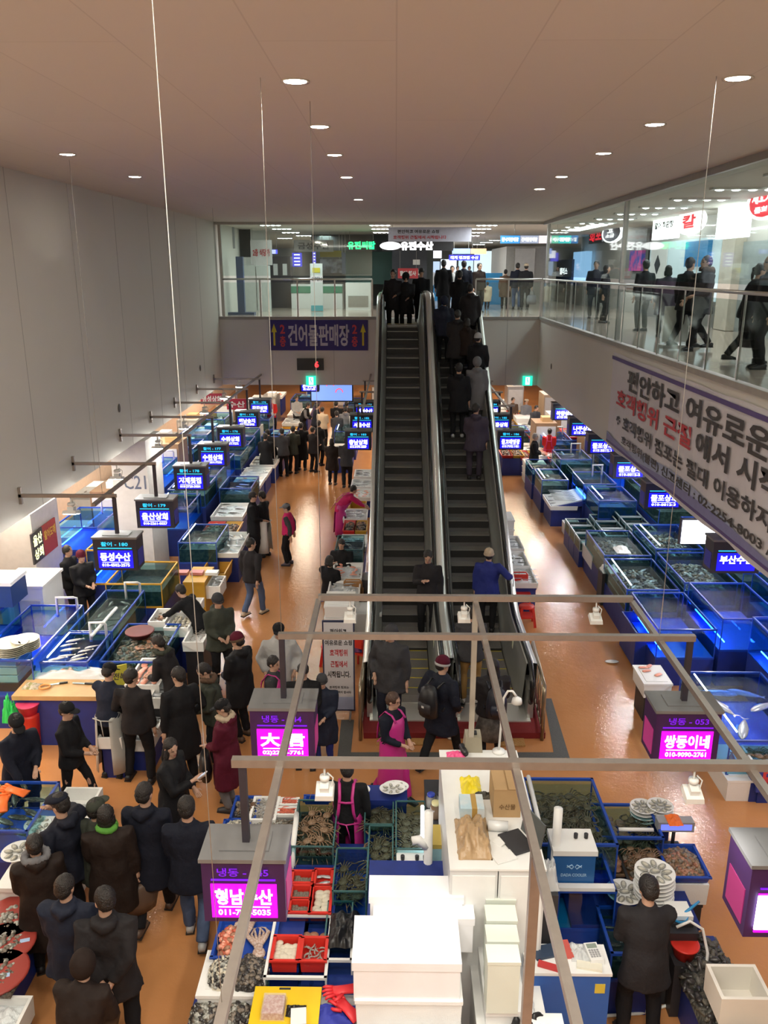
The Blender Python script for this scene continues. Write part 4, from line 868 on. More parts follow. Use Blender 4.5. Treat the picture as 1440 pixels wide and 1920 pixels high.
for x_, y_, l_, h_, tp, hat_, lk, sh_ in [(737, 505, 'young man in open black coat and green sneakers at the left escalator top', 1.74, ('coat', 'black2', .8), None, (10, 10), 'green'),
       (761, 512, 'person in pointed black hood looking down at the top of the left escalator', 1.68, ('long', 'black', .85), ('hood', 'black'), (-10, 35), 'black'),
       (790, 503, 'man in black jacket with phone at the top right of the left escalator', 1.72, ('coat', 'black', .75), None, (-10, 30), 'black')]:
    p_ = atz(x_, y_ , FLOOR2 + h_) if 0 else None; yy = 24.6 if x_ < 770 else 25.4; q = aty(x_, y_, yy); P((q.x, yy, q.z - h_), 180, l_, h_, ('front', 'down'), top=tp, hat=hat_, look=lk, shoe=sh_, hair=None if hat_ else 'short')
# upper floor, far landing
def U(px, py, Y, face, lab, h=1.7, z=FLOOR2, **kw):
    q = aty(px, py, Y); return P((q.x, Y, z), face, lab, h, **kw)
U(832, 494, 28.2, 10, 'tall man in black coat seen from behind on the upper landing', 1.8, top=('coat', 'black', .8))
U(870, 496, 28.6, 5, 'man with black hair standing above the packed right escalator', 1.78, top=('coat', 'navy', .8))
U(848, 503, 30.5, 180, 'person in pale cream jacket on the upper floor behind the escalator crowd', 1.62, top=('coat', 'lgrey', .6))
U(899, 497, 31, 150, 'man in dark brown jacket on the upper floor right of the crowd', 1.72, top=('coat', 'brown', .65))
U(914, 538, 33, 5, 'small child in beige coat walking on the upper floor', 1.05, top=('long', 'beige', .9), legs='walk')
U(948, 514, 34, 10, 'short person in brown striped coat on the upper floor near the wall', 1.5, top=('long', 'brown2', .9))
a_ = U(971, 498, 33.5, 5, 'person in navy jacket and blue grey trousers, left of the strolling couple', 1.74, top=('coat', 'navy', .62), bot='denim')
a_ = U(987, 499, 33.0, 5, 'person in beige cap and black jacket, right of the strolling couple', 1.72, top=('coat', 'black', .62), hat=('cap', 'beige'))
handbag(a_, 1, 'greyish patterned shopping bag carried by the right one of the strolling couple', 'grey', .45, .36, .15, .2)
for i, (x_, l_) in enumerate(((806, 'pale clad passer-by far down the upper corridor, leftmost'), (858, 'passer-by in white far down the upper corridor, middle'), (880, 'dark passer-by far down the upper corridor, rightmost'))):
    U(x_, 503, 42 + i, 170, l_, 1.66, top=('coat', ('lgrey', 'white', 'charcoal')[i], .65))
# right balcony walkway
def Wk(px, py, X, face, lab, h=1.7, **kw):
    q = atx(px, py, X); return P((X, q.y, FLOOR2), face, lab, h, **kw)
Wk(1119, 490, 6.3, 200, 'man in dark jacket facing the camera by the steel column on the right walkway', 1.76, top=('coat', 'navy', .7))
Wk(1137, 500, 6.0, 120, 'woman in black coat close to the steel column on the right walkway', 1.62, top=('coat', 'black', .8), hair='bob')
Wk(1213, 484, 6.2, -15, 'man in black jacket seen from behind near the menu lightbox', 1.72, top=('coat', 'black', .66), bot='olive')
Wk(1254, 501, 6.1, 10, 'woman with black bob and mauve brown padded coat on the right walkway', 1.6, top=('long', 'purple', .85), hair='bob', legs='walk')
Wk(1295, 480, 5.7, 60, 'man in black jacket turned right, walking with a companion', 1.74, top=('coat', 'black2', .68), legs='walk')
Wk(1328, 477, 5.8, -100, 'man with fur trimmed collar facing left, talking', 1.76, arms=('front', 'fwd'), top=('coat', 'charcoal', .72), hood='brown2', legs='walk')
a_ = Wk(1412, 490, 5.75, 95, 'woman with tied black hair in profile leaning to the right', 1.62, top=('coat', 'black', .62), hair='pony', lean=12, legs='walk', look=(0, 0))
handbag(a_, -1, 'grey scarf like bundle hanging from the arm of the woman in profile', 'charcoal', .34, .4, .14, .05)
Wk(1450, 478, 5.7, -90, 'older man cut by the right picture edge, facing the woman in profile', 1.72, top=('coat', 'black', .66), hair='bald')
# market aisle, mid distance
P(HP(472, 922, 1.74), 85, 'vendor in long black clothing standing left of the white apron', 1.74, ('down', 'front'), top=('coat', 'black', .9), look=(10, 15))
P(HP(492, 921, 1.70), -70, 'fishmonger in long white plastic apron at the edge of the left aisle', 1.70, ('front', 'front'), top=('sweater', 'black', .5), apron='white', look=(0, 15), bot='grey')
P(HP(469, 1008, 1.72), 30, 'man in black jacket and grey jeans striding in cream shoes in the left aisle', 1.72, ('down', 'back'), 'walk', top=('coat', 'black2', .62), bot='denim', shoe='beige', look=(30, 10), stride=.2)
P(HP(538, 944, 1.56), -85, 'elderly vendor in magenta vest and grey cap alone in the left aisle', 1.56, ('back', 'back'), top=('vest', 'pinkv', .52, 'charcoal'), hat=('cap', 'grey'), bot='black', shoe='purple', look=(-10, 12))
P(HP(636, 902, 1.58), 75, 'woman in bright pink clothes bending over the fish beside the escalator', 1.58, ('reach', 'reach'), top=('sweater', 'pinkv', .6), apron='pink', lean=42, hair='short')
P(HP(640, 1008, 1.25), 185, 'man in black padded jacket sitting at the small red table, facing the camera', 1.62, ('front', 'front'), 'sit', top=('puffy', 'black', .6), look=(10, 15))
P(HP(617, 1040, 1.25), 25, 'person in black seated on a blue stool, back to the camera, at the red table', 1.62, ('face', 'front'), 'sit', top=('coat', 'black', .6), look=(20, 20), bot='navy2', hair='bob')
P(HP(622, 822, 1.58), 10, 'short woman in brown skirted coat walking away in the aisle', 1.58, ('front', 'front'), top=('long', 'brown', .85), hair='bob', shoe='brown2')
P(HP(649, 818, 1.74), 5, 'man in charcoal jacket walking away beside the brown coat', 1.74, ('front', 'front'), 'walk', top=('coat', 'charcoal', .65), bot='black', stride=.14)
P(HP(564, 792, 1.74), 5, 'tall figure in long black overcoat alone in the middle of the aisle', 1.74, ('front', 'front'), top=('coat', 'black', 1.02), hair='short')
for x_, y_, f_, l_, h_, tp, kw in [(586, 800, 40, 'person in dark jacket in the aisle crowd, front left of a pair', 1.64, ('coat', 'black2', .7), {}), (597, 788, 30, 'person in black coat in the aisle crowd, front right of a pair', 1.68, ('coat', 'black', .8), {}),
       (509, 804, -50, 'man bending in black at the left stalls, nearest the yellow crate', 1.66, ('coat', 'black', .66), dict(lean=20)), (530, 803, -20, 'man in black jacket with pale band on the back at the left stalls', 1.7, ('coat', 'charcoal', .66), dict(lean=15)), (547, 799, 15, 'man in olive coat at the left stalls beside the pale banded jacket', 1.7, ('coat', 'olive', .7), dict(lean=10)),
       (497, 812, 0, 'shopper in long black clothes at the left stalls, leftmost of the dark group', 1.7, ('coat', 'black', .9), {}), (566, 752, 100, 'vendor in grey vest leaning over a far left stall', 1.66, ('vest', 'black', .5, 'grey'), dict(lean=25)),
       (590, 756, 70, 'man in navy at the far stall under the blue screen, left one', 1.68, ('coat', 'navy', .66), dict(lean=10)), (604, 763, 20, 'shopper in beige jacket in the far aisle', 1.66, ('coat', 'beige', .62), dict(bot='black')), (631, 770, 5, 'shopper in dark grey coat in the far aisle, left of the grey hood', 1.66, ('coat', 'charcoal', .8), {}),
       (648, 762, 0, 'shopper in light grey hooded jacket in the far aisle', 1.7, ('puffy', 'grey', .62), dict(hood='down')), (630, 752, 10, 'far shopper in black under the blue screen, middle of the aisle', 1.7, ('coat', 'black', .8), {}), (650, 752, 0, 'far shopper in brown under the right end of the blue screen', 1.7, ('coat', 'brown', .7), {}),
       (433, 786, 120, 'vendor in black behind the tanks near the second farthest blue sign', 1.66, ('coat', 'black', .6), dict(lean=20)), (556, 742, 160, 'far vendor in white shirt behind the last left stalls', 1.66, ('sweater', 'lgrey', .6), {}), (508, 745, 150, 'far vendor in red jacket behind the last left stalls', 1.66, ('coat', 'red', .6), {}),
       (1003, 812, 100, 'grey haired man in black jacket standing at the right stalls', 1.70, ('coat', 'black', .62), dict(hairc=hairg, bot='olive')), (1031, 803, 10, 'vendor in long red pink apron and sleeves at the right stalls', 1.62, ('sweater', 'red', .6), dict(apron='pinkv', bot='black', hair='bun')),
       (987, 748, 170, 'far vendor in straw coloured hat behind the right stalls', 1.62, ('coat', 'grey', .6), dict(hat=('flat', 'beige'))), (1000, 757, 150, 'far vendor in dark grey stooping behind the right stalls', 1.66, ('coat', 'charcoal', .66), dict(lean=20)), (962, 745, 160, 'far shopper in brown at the right aisle end', 1.66, ('coat', 'brown2', .66), {}),
       (124, 1022, 100, 'vendor in dark clothes behind the yellow and red price board', 1.66, ('coat', 'black', .6), {}), (150, 1032, 130, 'vendor in black with red head covering beside the first blue sign', 1.64, ('puffy', 'black', .66), dict(hat=('beanie', 'maroon')))]:
    kw = dict(kw); P(HP(x_, y_, h_), f_, l_, h_, ('front', 'front'), top=tp, **kw)
# the big back at lower right
a_ = P(HP(1226, 1662, 1.74), 0, 'vendor in black fleece jacket seen from behind at the lower right stall', 1.74, ('front', 'low'), top=('coat', 'black2', .70), look=(-8, 20), lean=10, wide=1.3)
handbag(a_, 1, 'clear plastic carrier bag hanging beside the vendor in the black fleece', 'white', .34, .42, .16, .06, plastic=mat('clear_plastic', (.75, .75, .75), .3, alpha=.45, var=0))
# ================================================================ SEAFOOD AND STALL FITTINGS
fishs = mat('silver_fish', (.42, .44, .46), .28, .35, var=.35, scale=14); fishd = mat('dark_fish', (.05, .055, .055), .3, .2, col2=(.16, .15, .13), scale=14); fishr = mat('pink_fish', (.52, .16, .12), .35, var=.2, scale=20)
salm = mat('salmon_flesh', (.72, .22, .13), .4, col2=(.80, .42, .32), scale=30); shrm = mat('shrimp_grey', (.30, .28, .25), .35, var=.3); shrr = mat('shrimp_red', (.55, .12, .07), .35, var=.25)
crabm = mat('crab_shell', (.12, .06, .03), .45, col2=(.20, .13, .075), scale=18); crabp = mat('crab_pale', (.26, .17, .10), .45, col2=(.14, .075, .04), scale=22)
shellm = mat('clam_shell', (.24, .20, .16), .5, col2=(.07, .055, .04), scale=26); shellw = mat('white_clam', (.60, .55, .44), .45, var=.15, scale=40); shelld = mat('dark_mussel', (.020, .018, .018), .3, col2=(.05, .045, .042), scale=40); shellb = mat('red_scallop', (.24, .09, .05), .5, col2=(.40, .22, .14), scale=20)
oyst = mat('oyster_shell', (.42, .42, .38), .35, col2=(.13, .13, .11), scale=34); oyf = mat('oyster_flesh', (.52, .50, .42), .25, var=.15); octm = mat('octopus_skin', (.38, .24, .18), .35, col2=(.55, .45, .40), scale=24)
seaw = mat('sea_mesh_dark', (.028, .030, .028), .5, col2=(.10, .09, .07), scale=9, bump=1.0, bscale=30); icem = mat('crushed_ice', (.72, .76, .78), .3, bump=.6, bscale=60, var=.05)
cream = mat('cream_wall', (.70, .62, .52), .7); bluet = mat('tank_blue_wall', (.01, .09, .55), .35, var=.2); tealp = mat('teal_plastic', (.05, .13, .13), .35); greenb = mat('green_bag', (.02, .50, .10), .4)
clearp = mat('clear_film', (.8, .82, .82), .25, alpha=.5, var=0, bump=0)
K = {}
def proto(kind):
    if kind in K: return K[kind]
    b = MB(); m = [fishs]
    if kind.startswith('fish'):
        b.tube([(-.5, 0, 0), (-.42, 0, .01), (-.25, 0, .015), (0, 0, .012), (.25, 0, .008), (.40, 0, .004)], [(.02, .015), (.075, .045), (.115, .065), (.12, .06), (.07, .04), (.025, .015)], 10, fl=(0, 1, 0))
        b.poly([(.38, .015, .0), (.38, -.015, .0), (.52, -.10, .012), (.47, 0, .01), (.52, .10, .012)]); b.poly([(-.15, .11, .01), (.12, .11, .01), (.10, .16, .012), (-.08, .165, .012)]); b.ell((-.43, .02, .035), (.014, .014, .012), 6, 4, 1)
        m = [{'fish_silver': fishs, 'fish_dark': fishd, 'fish_red': fishr}[kind], eyem]
    elif kind == 'hairtail': b.tube([(-.5, .02, .01), (-.3, .0, .012), (0, -.02, .012), (.3, .02, .01), (.52, .05, .006)], [(.02, .01), (.035, .014), (.035, .014), (.022, .01), (.004, .003)], 8, fl=(0, 1, 0))
    elif kind == 'fillet': b.tube([(-.5, 0, 0), (-.4, 0, .03), (0, 0, .05), (.4, 0, .03), (.5, 0, 0)], [(.12, .03), (.22, .07), (.25, .08), (.2, .06), (.1, .02)], 10, fl=(0, 1, 0)); m = [salm]
    elif kind.startswith('shrimp'):
        b.tube([(-.4, .05, 0), (-.2, .16, .02), (.05, .18, .02), (.28, .08, .02), (.4, -.1, .01)], [.05, .09, .085, .06, .02], 7); b.tube([(-.4, .05, 0), (-.7, -.05, .03)], [.01, .004], 4); b.tube([(-.38, .08, 0), (-.72, .12, .03)], [.01, .004], 4); m = [shrr if kind[-3:] == 'red' else shrm]
    elif kind.startswith('crab'):
        b.ell((0, 0, .12), (.24, .20, .10), 12, 7)
        for s in (-1, 1):
            for j in range(4):
                y = .12 - .09*j; a = .5 - .42*j; b.tube([(s*.18, y, .10), (s*.42, y + .12*a, .20), (s*.62, y + .30*a, .10), (s*.74, y + .42*a, 0)], [.032, .028, .022, .008], 5)
            b.tube([(s*.16, .17, .1), (s*.28, .34, .14), (s*.12, .46, .1)], [.035, .04, .035], 6); b.ell((s*.06, .50, .1), (.10, .05, .045), 8, 5)
        m = [crabp if kind == 'crab_pale' else crabm]
    elif kind.startswith('clam'): b.ell((0, 0, .18), (.5, .42, .22), 12, 7); b.tube([(-.3, -.36, .18), (0, -.44, .2), (.3, -.36, .18)], .03, 5); m = [{'clam_white': shellw, 'clam_dark': shellm, 'clam_red': shellb}[kind]]
    elif kind == 'oyster':
        b.ell((0, 0, .04), (.5, .27, .07), 10, 5); b.ell((.05, 0, .10), (.32, .16, .05), 9, 5, 1); m = [oyst, oyf]
    elif kind == 'octopus':
        b.ell((0, -.34, .08), (.15, .17, .10), 12, 8); b.ell((0, -.12, .06), (.11, .1, .06), 10, 6)
        for j in range(8): a = (j - 3.5) * .33; b.tube([(sin(a)*.06, -.08, .05), (sin(a)*.20, .12, .05), (sin(a)*.30, .30, .03), (sin(a)*.22 + .03*(-1)**j, .46, .02), (sin(a)*.10, .50, .02)], [.045, .04, .03, .018, .008], 7)
        m = [octm]
    me = b.mesh(kind, m); K[kind] = me; return me
NM = dict(fish_silver='fish', fish_dark='fish', fish_red='fish', hairtail='hairtail_fish', fillet='salmon_fillet', shrimp_grey='shrimp', shrimp_red='shrimp', crab='crab', crab_pale='crab', clam_white='clam', clam_dark='clam', clam_red='scallop', oyster='oyster', octopus='octopus')
CT = dict(fish='fish', hairtail_fish='fish', salmon_fillet='fish fillet', shrimp='shrimp', crab='crab', clam='shellfish', scallop='shellfish', oyster='oyster', octopus='octopus')
def food(kind, loc, s, rz, label, group=None, tilt=0):
    n = NM[kind]; o = bpy.data.objects.new(n, proto(kind)); C.objects.link(o); o.location = loc; o.rotation_euler = (tilt, 0, rz); o.scale = (s, s, s); return tag(o, label, CT[n], group)
def scatter(kind, x, y, z, w, d, n, s, label, rz=None, jit=.12, seed=None, tilt=0.0, layer=.5):
    """n pieces laid in a loose grid on a w by d patch"""
    r = random.Random(seed if seed is not None else int(abs(x*91 + y*37)*10)); asp = w / max(d, .01); nx = max(1, round(sqrt(n * asp))); ny = max(1, math.ceil(n / nx)); c = 0
    for j in range(ny):
        for i in range(nx):
            if c >= n: return
            c += 1
            a = (r.uniform(0, 2*pi) if rz is None else rz + r.uniform(-jit, jit)*2)
            food(kind, (x + w*((i+.5)/nx - .5) + r.uniform(-.2, .2)*w/nx, y + d*((j+.5)/ny - .5) + r.uniform(-.2, .2)*d/ny, z + r.uniform(0, layer)*s*.25), s*r.uniform(.88, 1.1), a, label, label, tilt)
def heap(name, label, x, y, z, w, d, h, m, n=160, r=.03, shape=(1, .8, .6), cat='shellfish', seed=1):
    rr = random.Random(seed + int(x*10)); b = MB(); prof = lambda u, v: max(0, 1 - (abs(u)**2.4 + abs(v)**2.4)) ** .5
    g = 14; vs = []; 
    for j in range(g+1):
        for i in range(g+1): u = i/g*2-1; v = j/g*2-1; vs.append((u*w/2, v*d/2, h*.8*prof(u*.98, v*.98)))
    b.add(vs, [(j*(g+1)+i, j*(g+1)+i+1, (j+1)*(g+1)+i+1, (j+1)*(g+1)+i) for j in range(g) for i in range(g)], 0, True)
    for i in range(n):
        u = rr.uniform(-.93, .93); v = rr.uniform(-.93, .93)
        if u*u + v*v > 1.2: continue
        q = rr.uniform(.7, 1.3); M = Matrix.Translation((u*w/2, v*d/2, h*.8*prof(u, v) + r*.25)) @ Euler((rr.uniform(-.7, .7), rr.uniform(-.7, .7), rr.uniform(0, 6))).to_matrix().to_4x4()
        b.ell((0, 0, 0), (r*q*shape[0], r*q*shape[1], r*q*shape[2]), 7, 5, rr.randrange(len(m)) if isinstance(m, list) else 0, M)
    o = b.build(name, m); o.location = (x, y, z); return tag(o, label, cat, None, 'stuff')
def foambox(x, y, z, w, d, h, label, lid=False, rz=0, group=None, m=None, name='foam_box'):
    m = m or foam
    t = thing(name, label, 'box', (x, y, z), rz, group); MB().open_box(0, 0, 0, w, d, h, .03, 0, 1.03).build('box_body', m, t)
    if lid: MB().box(0, 0, h + .015, w + .04, d + .04, .035).box(0, 0, h + .035, w*.8, d*.8, .012).build('lid', m, t)
    return t
def tray(x, y, z, w, d, h, label, m, rz=0, cat='tray', name='tray', flare=1.08, handle=False):
    t = thing(name, label, cat, (x, y, z), rz); b = MB().open_box(0, 0, 0, w, d, h, .015, 0, flare); tb = b.build('tray_body' if name != 'basket' else 'basket_body', m, t)
    b = MB()
    q = .018
    for s in (-1, 1): b.box(0, s*d/2*flare, h, w*flare + q*2, q*1.6, q); b.box(s*w/2*flare, 0, h, q*1.6, d*flare, q)
    b.build('rim', m, tb); return t
def basket_round(x, y, z, r, label, m, h=.14):
    t = thing('basket', label, 'basket', (x, y, z)); MB().lathe([(r*.7, 0), (r*.95, h), (r*.98, h), (r*.9, h), (r*.66, .012), (.001, .012)], 26).build('basket_body', m, t); MB().lathe([(r*.96, h-.012), (r*1.03, h-.006), (r*1.03, h+.008), (r*.96, h+.01)], 26).build('rim', m, t); return t
def table(x, y, w, d, h, label, m, topm=None, name='stall_counter'):
    t = thing(name, label, 'counter', (x, y, 0)); MB().box(0, 0, (h-.05)/2, w*.96, d*.96, h-.05).build('base', m, t); MB().box(0, 0, h-.025, w, d, .05).build('worktop', topm or m, t); return t
def tank(x, y, z0, w, d, h, label, liner=None, rim=None, base=None, wat=None, lamp=None, fill=.86, back=None, rz=0, pipe=False, wall=True):
    t = thing('fish_tank', label, 'fish tank', (x, y, 0), rz); rim = rim or bluep; base = base or blued; e = .028 if rim is not tealp else .015
    if z0 > .02: MB().box(0, 0, z0/2, w, d, z0).build('base_cabinet', base, t)
    MB().box(0, 0, z0 + .012, w - .01, d - .01, .02).build('tank_floor', back or bluet, t)
    if liner is None and back is darkm: liner = mat('liner_dark', (.02, .035, .04), .5, col2=(.07, .08, .07), scale=12)
    if liner is not None:
        MB().open_box(0, 0, z0 + .025, w - .04, d - .04, h*.62, .015, 0).box(0, 0, z0 + h*.38, w - .08, d - .08, .02).build('liner', liner, t)
    b = MB()
    for s in (-1, 1): b.box(0, s*(d/2 - .005), z0 + h/2, w - .01, .008, h); b.box(s*(w/2 - .005), 0, z0 + h/2, .008, d - .01, h)
    b.build('glass_walls', glasst if wall else (back or bluet), t)
    b = MB()
    for s in (-1, 1):
        b.box(0, s*(d/2 - e/2 + .004), z0 + h, w + .01, e, e); b.box(s*(w/2 - e/2 + .004), 0, z0 + h, e, d + .01, e); b.box(0, s*d/2, z0 + .02, w, .012, .04)
        for q in (-1, 1): b.box(s*(w/2 - .006), q*(d/2 - .006), z0 + h/2, .016, .016, h)
    b.build('rim', rim, t)
    g = 8; wz = z0 + h*fill; vs = [((i/g-.5)*(w-.03), (j/g-.5)*(d-.03), wz + .004*sin(i*2.1 + j*1.3)) for j in range(g+1) for i in range(g+1)]
    MB().add(vs, [(j*(g+1)+i, j*(g+1)+i+1, (j+1)*(g+1)+i+1, (j+1)*(g+1)+i) for j in range(g) for i in range(g)], 0, True).build('water', wat or water, t)
    if lamp: MB().tube([(-w*.38, -d*.42, z0 + (h + .05 if lamp is ledw else .12)), (-w*.38, d*.42, z0 + (h + .05 if lamp is ledw else .12))], .011, 8).build('lamp_tube', lamp, t)
    if pipe: MB().tube([(w*.42, d*.46, z0), (w*.42, d*.46, z0 + h + .18), (w*.42, d*.40, z0 + h + .24), (w*.1, d*.40, z0 + h + .24), (w*.1, d*.40, z0 + h*.8)], .025, 8).build('water_pipe', white, t)
    return t
ledw = lit('led_tube_white', (.75, .88, 1), 6); ledb = lit('led_tube_blue', (.02, .10, 1), 40)
def plate(x, y, z, r, label, n=9, kind='oyster', lab2='', sx=1.0, group=None, tilt=0.0):
    t = thing('plate', label, 'plate', (x, y, z), 0, group); MB().lathe([(r*.6, 0), (r*.66, .006), (r*.98, .028), (r, .034), (r*.96, .034), (r*.6, .012), (.001, .012)], 24, sx=sx).build('dish', white, t)
    rr = random.Random(int(x*1000))
    for i in range(n): a = 2*pi*i/max(n-1, 1); q = r*.6 if i < n-1 else 0; food(kind, (x + q*cos(a)*sx, y + q*sin(a), z + .022 + (.012 if i == n-1 else 0)), r*.62, a + rr.uniform(-.2, .2), lab2 or 'oyster on the half shell', lab2)
    return t
def crumple(name, label, x, y, z, w, d, h, m, cat='cloth', seed=0, rz=0):
    b = MB(); g = 22; vs = []
    for j in range(g+1):
        for i in range(g+1):
            u = i/g*2-1; v = j/g*2-1; e = max(0, 1 - max(abs(u), abs(v))**3); n_ = noise.noise(Vector((u*2.2 + seed, v*2.2, seed*1.7))); n2 = noise.noise(Vector((u*5 + seed, v*5, seed)))
            vs.append((u*w/2*(1 + .12*n2), v*d/2*(1 + .12*n_), max(.002, e*h*(.62 + .55*n_ + .3*n2))))
    b.add(vs, [(j*(g+1)+i, j*(g+1)+i+1, (j+1)*(g+1)+i+1, (j+1)*(g+1)+i) for j in range(g) for i in range(g)], 0, True); b.poly([vs[0], vs[g], vs[-1], vs[-1-g]][::-1])
    o = b.build(name, m, None, (x, y, z), rz); return tag(o, label, cat)
def gloves(x, y, z, rz, label, m, s=1.0):
    b = MB()
    for q in (-1, 1):
        M = Matrix.Translation((q*.05*s, q*.04*s, .02 + (q > 0)*.02)) @ Matrix.Rotation(q*.5, 4, 'Z') @ Matrix.Scale(s, 4)
        b.tube([(0, -.16, 0), (0, -.05, .01), (0, .03, .012)], [(.05, .015), (.045, .018), (.05, .018)], 10, fl=(1, 0, 0), sm=True) if False else None
        bb = MB(); bb.tube([(0, -.17, 0), (0, -.05, .01), (0, .04, .012)], [(.055, .014), (.042, .02), (.052, .02)], 10, fl=(1, 0, 0))
        for j in range(4): bb.tube([((j-1.5)*.026, .03, .012), ((j-1.5)*.034, .09, .018), ((j-1.5)*.04, .13 - abs(j-1.5)*.012, .006)], [.014, .013, .009], 6)
        bb.tube([(-.045, -.03, .01), (-.085, .02, .014), (-.09, .05, .006)], [.016, .014, .010], 6); b.add(bb.v, bb.f, 0, True, M)
    return tag(b.build('rubber_gloves', m, None, (x, y, z), rz), label, 'gloves')
def cooler(x, y, z, w, d, h, label, knobs=True):
    t = thing('water_chiller', label, 'chiller', (x, y, z)); MB().box(0, 0, h*.44, w, d, h*.88).build('body', mat('chiller_blue', (.015, .10, .30), .4), t); MB().box(0, 0, h*.93, w + .03, d + .03, h*.14).build('lid', white, t)
    b = MB()
    for q in (-.35, .1, .35): b.lathe([(.02, 0), (.022, .05), (.012, .055)], 10, (w*q, d*.1, h))
    b.build('knobs' if 0 else 'knob', darkm, t)
    lg = mat('logo_pale', (.35, .55, .75), .5); text('DADA COOLER', lg, t, front(0, -d/2 - .003, h*.28), w*.62, h*.09, .02)
    b = MB()
    for s in (-1, 1): b.tube([(s*w*.18, -d/2 - .003, h*.50), (s*w*.06, -d/2 - .003, h*.58), (s*w*.02, -d/2 - .003, h*.52), (s*w*.06, -d/2-.003, h*.46), (s*w*.18, -d/2 - .003, h*.56)], .006, 5)
    b.build('fish_emblem', lg, t); return t
def shadeb(name, label, cat, pts_, r, m): return tag(MB().tube(pts_, r, 10).build(name, m), label, cat)
def LO(i): return ['nearest', 'second', 'third', 'fourth', 'fifth', 'sixth', 'seventh', 'eighth', 'ninth', 'tenth', 'eleventh', 'twelfth', 'thirteenth', 'fourteenth', 'fifteenth', 'sixteenth', 'seventeenth', 'eighteenth'][i]
# ================================================================ CENTRE ISLAND (foreground)
def RC(x0, y0, x1, y1, z): return rect(x0, y0, x1, y1, z)
# counters under everything
table(-1.28, 7.3, .80, 2.2, .70, 'low blue stall counter under the left shellfish trays of the centre stall', blued)
table(-.30, 6.6, 1.1, 2.9, .62, 'blue stall counter under the crab tanks of the centre stall', blued)
def hero_tank(px, z0, h, label, **kw):
    x, y, w_, d_ = RC(*px, z0 + h); tank(x, y, z0, w_, d_, h, label, **kw); return x, y, w_, d_
def hero_tray(px, z, h, label, m, name='tray', cat='tray', contents=None, **kw):
    x, y, w_, d_ = RC(*px, z + h); tray(x, y, z, w_*.94, d_*.94, h, label, m, 0, cat, name, **kw); return x, y, w_, d_
x, y, w_, d_ = hero_tray((438, 1494, 482, 1536), .72, .07, 'blue tray of dark sea squirts at the far left corner of the centre stall', bluep); heap('sea_squirts', 'dark knobbly sea squirts in the far left blue tray', x, y, .74, w_*.85, d_*.85, .09, [shellm, shelld, crabm], 70, .035)
x, y, w_, d_ = RC(470, 1492, 522, 1538, .82); foambox(x, y, .72, w_*.95, d_*.95, .10, 'white foam tray of grey shrimps at the far edge of the centre stall'); scatter('shrimp_grey', x, y, .79, w_*.85, d_*.85, 34, .13, 'grey raw shrimp in the far white foam tray', None)
for i, q in enumerate(((524, 1493, 561, 1508), (519, 1510, 558, 1527))):
    x, y, w_, d_ = RC(*q, .82); foambox(x, y, .72, w_*.95, d_*.95, .09, 'small white foam tray of red shrimps, %s one' % ('farther', 'nearer')[i]); scatter('shrimp_red', x, y, .79, w_*.85, d_*.85, 14, .13, 'red shrimp in the %s small foam tray' % ('farther', 'nearer')[i], .1)
x, y, w_, d_ = hero_tray((470, 1534, 552, 1552), .72, .05, 'shallow grey tray of small shells behind the magenta sign', mat('grey_tray', (.2, .2, .2), .5)); heap('small_shells', 'small grey shells in the shallow grey tray', x, y, .73, w_*.9, d_*.9, .06, [shellm, oyst], 90, .02)
x, y, w_, d_ = hero_tray((420, 1538, 468, 1554), .72, .06, 'blue tray of pale cockles behind the magenta sign roof', bluep); heap('cockles', 'pale cockles in the blue tray', x, y, .74, w_*.85, d_*.85, .07, [shellw, oyst], 90, .022)
x, y, w_, d_ = hero_tray((572, 1492, 618, 1502), .9, .05, 'narrow blue tray with wooden skewers behind the large crab tank', bluep)
b = MB()
for i in range(3): b.bar((x - .1 + i*.1, y, .92), (x - .06 + i*.1, y - .05, 1.06), .006)
tag(b.build('wooden_skewers', wood), 'three thin wooden skewers standing in the narrow blue tray', 'skewers')
x, y, w_, d_ = hero_tank((552, 1500, 630, 1588), .55, .45, 'large glass crab tank left of the magenta apron vendor', rim=tealp, back=darkm); scatter('crab', x, y, .78, w_*.8, d_*.8, 16, .26, 'brown crab piled in the large tank left of the magenta apron vendor')
scatter('crab_pale', x, y, .90, w_*.7, d_*.7, 8, .24, 'pale legged crab on top in the large tank left of the vendor')
shadeb('water_pipe', 'bent white pipe at the left corner of the large crab tank', 'pipe', [(x - w_*.47, y + d_*.1, 1.05), (x - w_*.42, y - .2*d_, 1.12), (x - w_*.44, y - d_*.45, 1.0), (x - w_*.47, y - d_*.55, .55)], .03, white)
x, y, w_, d_ = hero_tank((627, 1590, 689, 1672), .60, .34, 'small glass crab tank below the magenta apron vendor', rim=tealp); scatter('crab', x, y, .72, w_*.75, d_*.75, 9, .24, 'brown crab in the small tank below the apron vendor')
x, y, w_, d_ = hero_tank((690, 1548, 737, 1650), .60, .38, 'narrow glass tank full of crabs right of the magenta apron vendor', rim=tealp); scatter('crab_pale', x, y, .80, w_*.8, d_*.85, 14, .25, 'pale crab in the narrow tank right of the apron vendor')
x, y, w_, d_ = hero_tank((684, 1502, 738, 1546), .62, .34, 'glass tank with orange brown crabs behind the narrow crab tank', rim=tealp); scatter('crab', x, y, .82, w_*.8, d_*.8, 8, .25, 'orange brown crab in the far middle tank')
x, y, w_, d_ = hero_tank((742, 1502, 800, 1592), .60, .42, 'glass tank of pale crabs beside the glowing lamp tube', rim=tealp, lamp=None); scatter('crab_pale', x, y, .84, w_*.8, d_*.85, 14, .25, 'pale crab in the tank beside the glowing lamp tube')
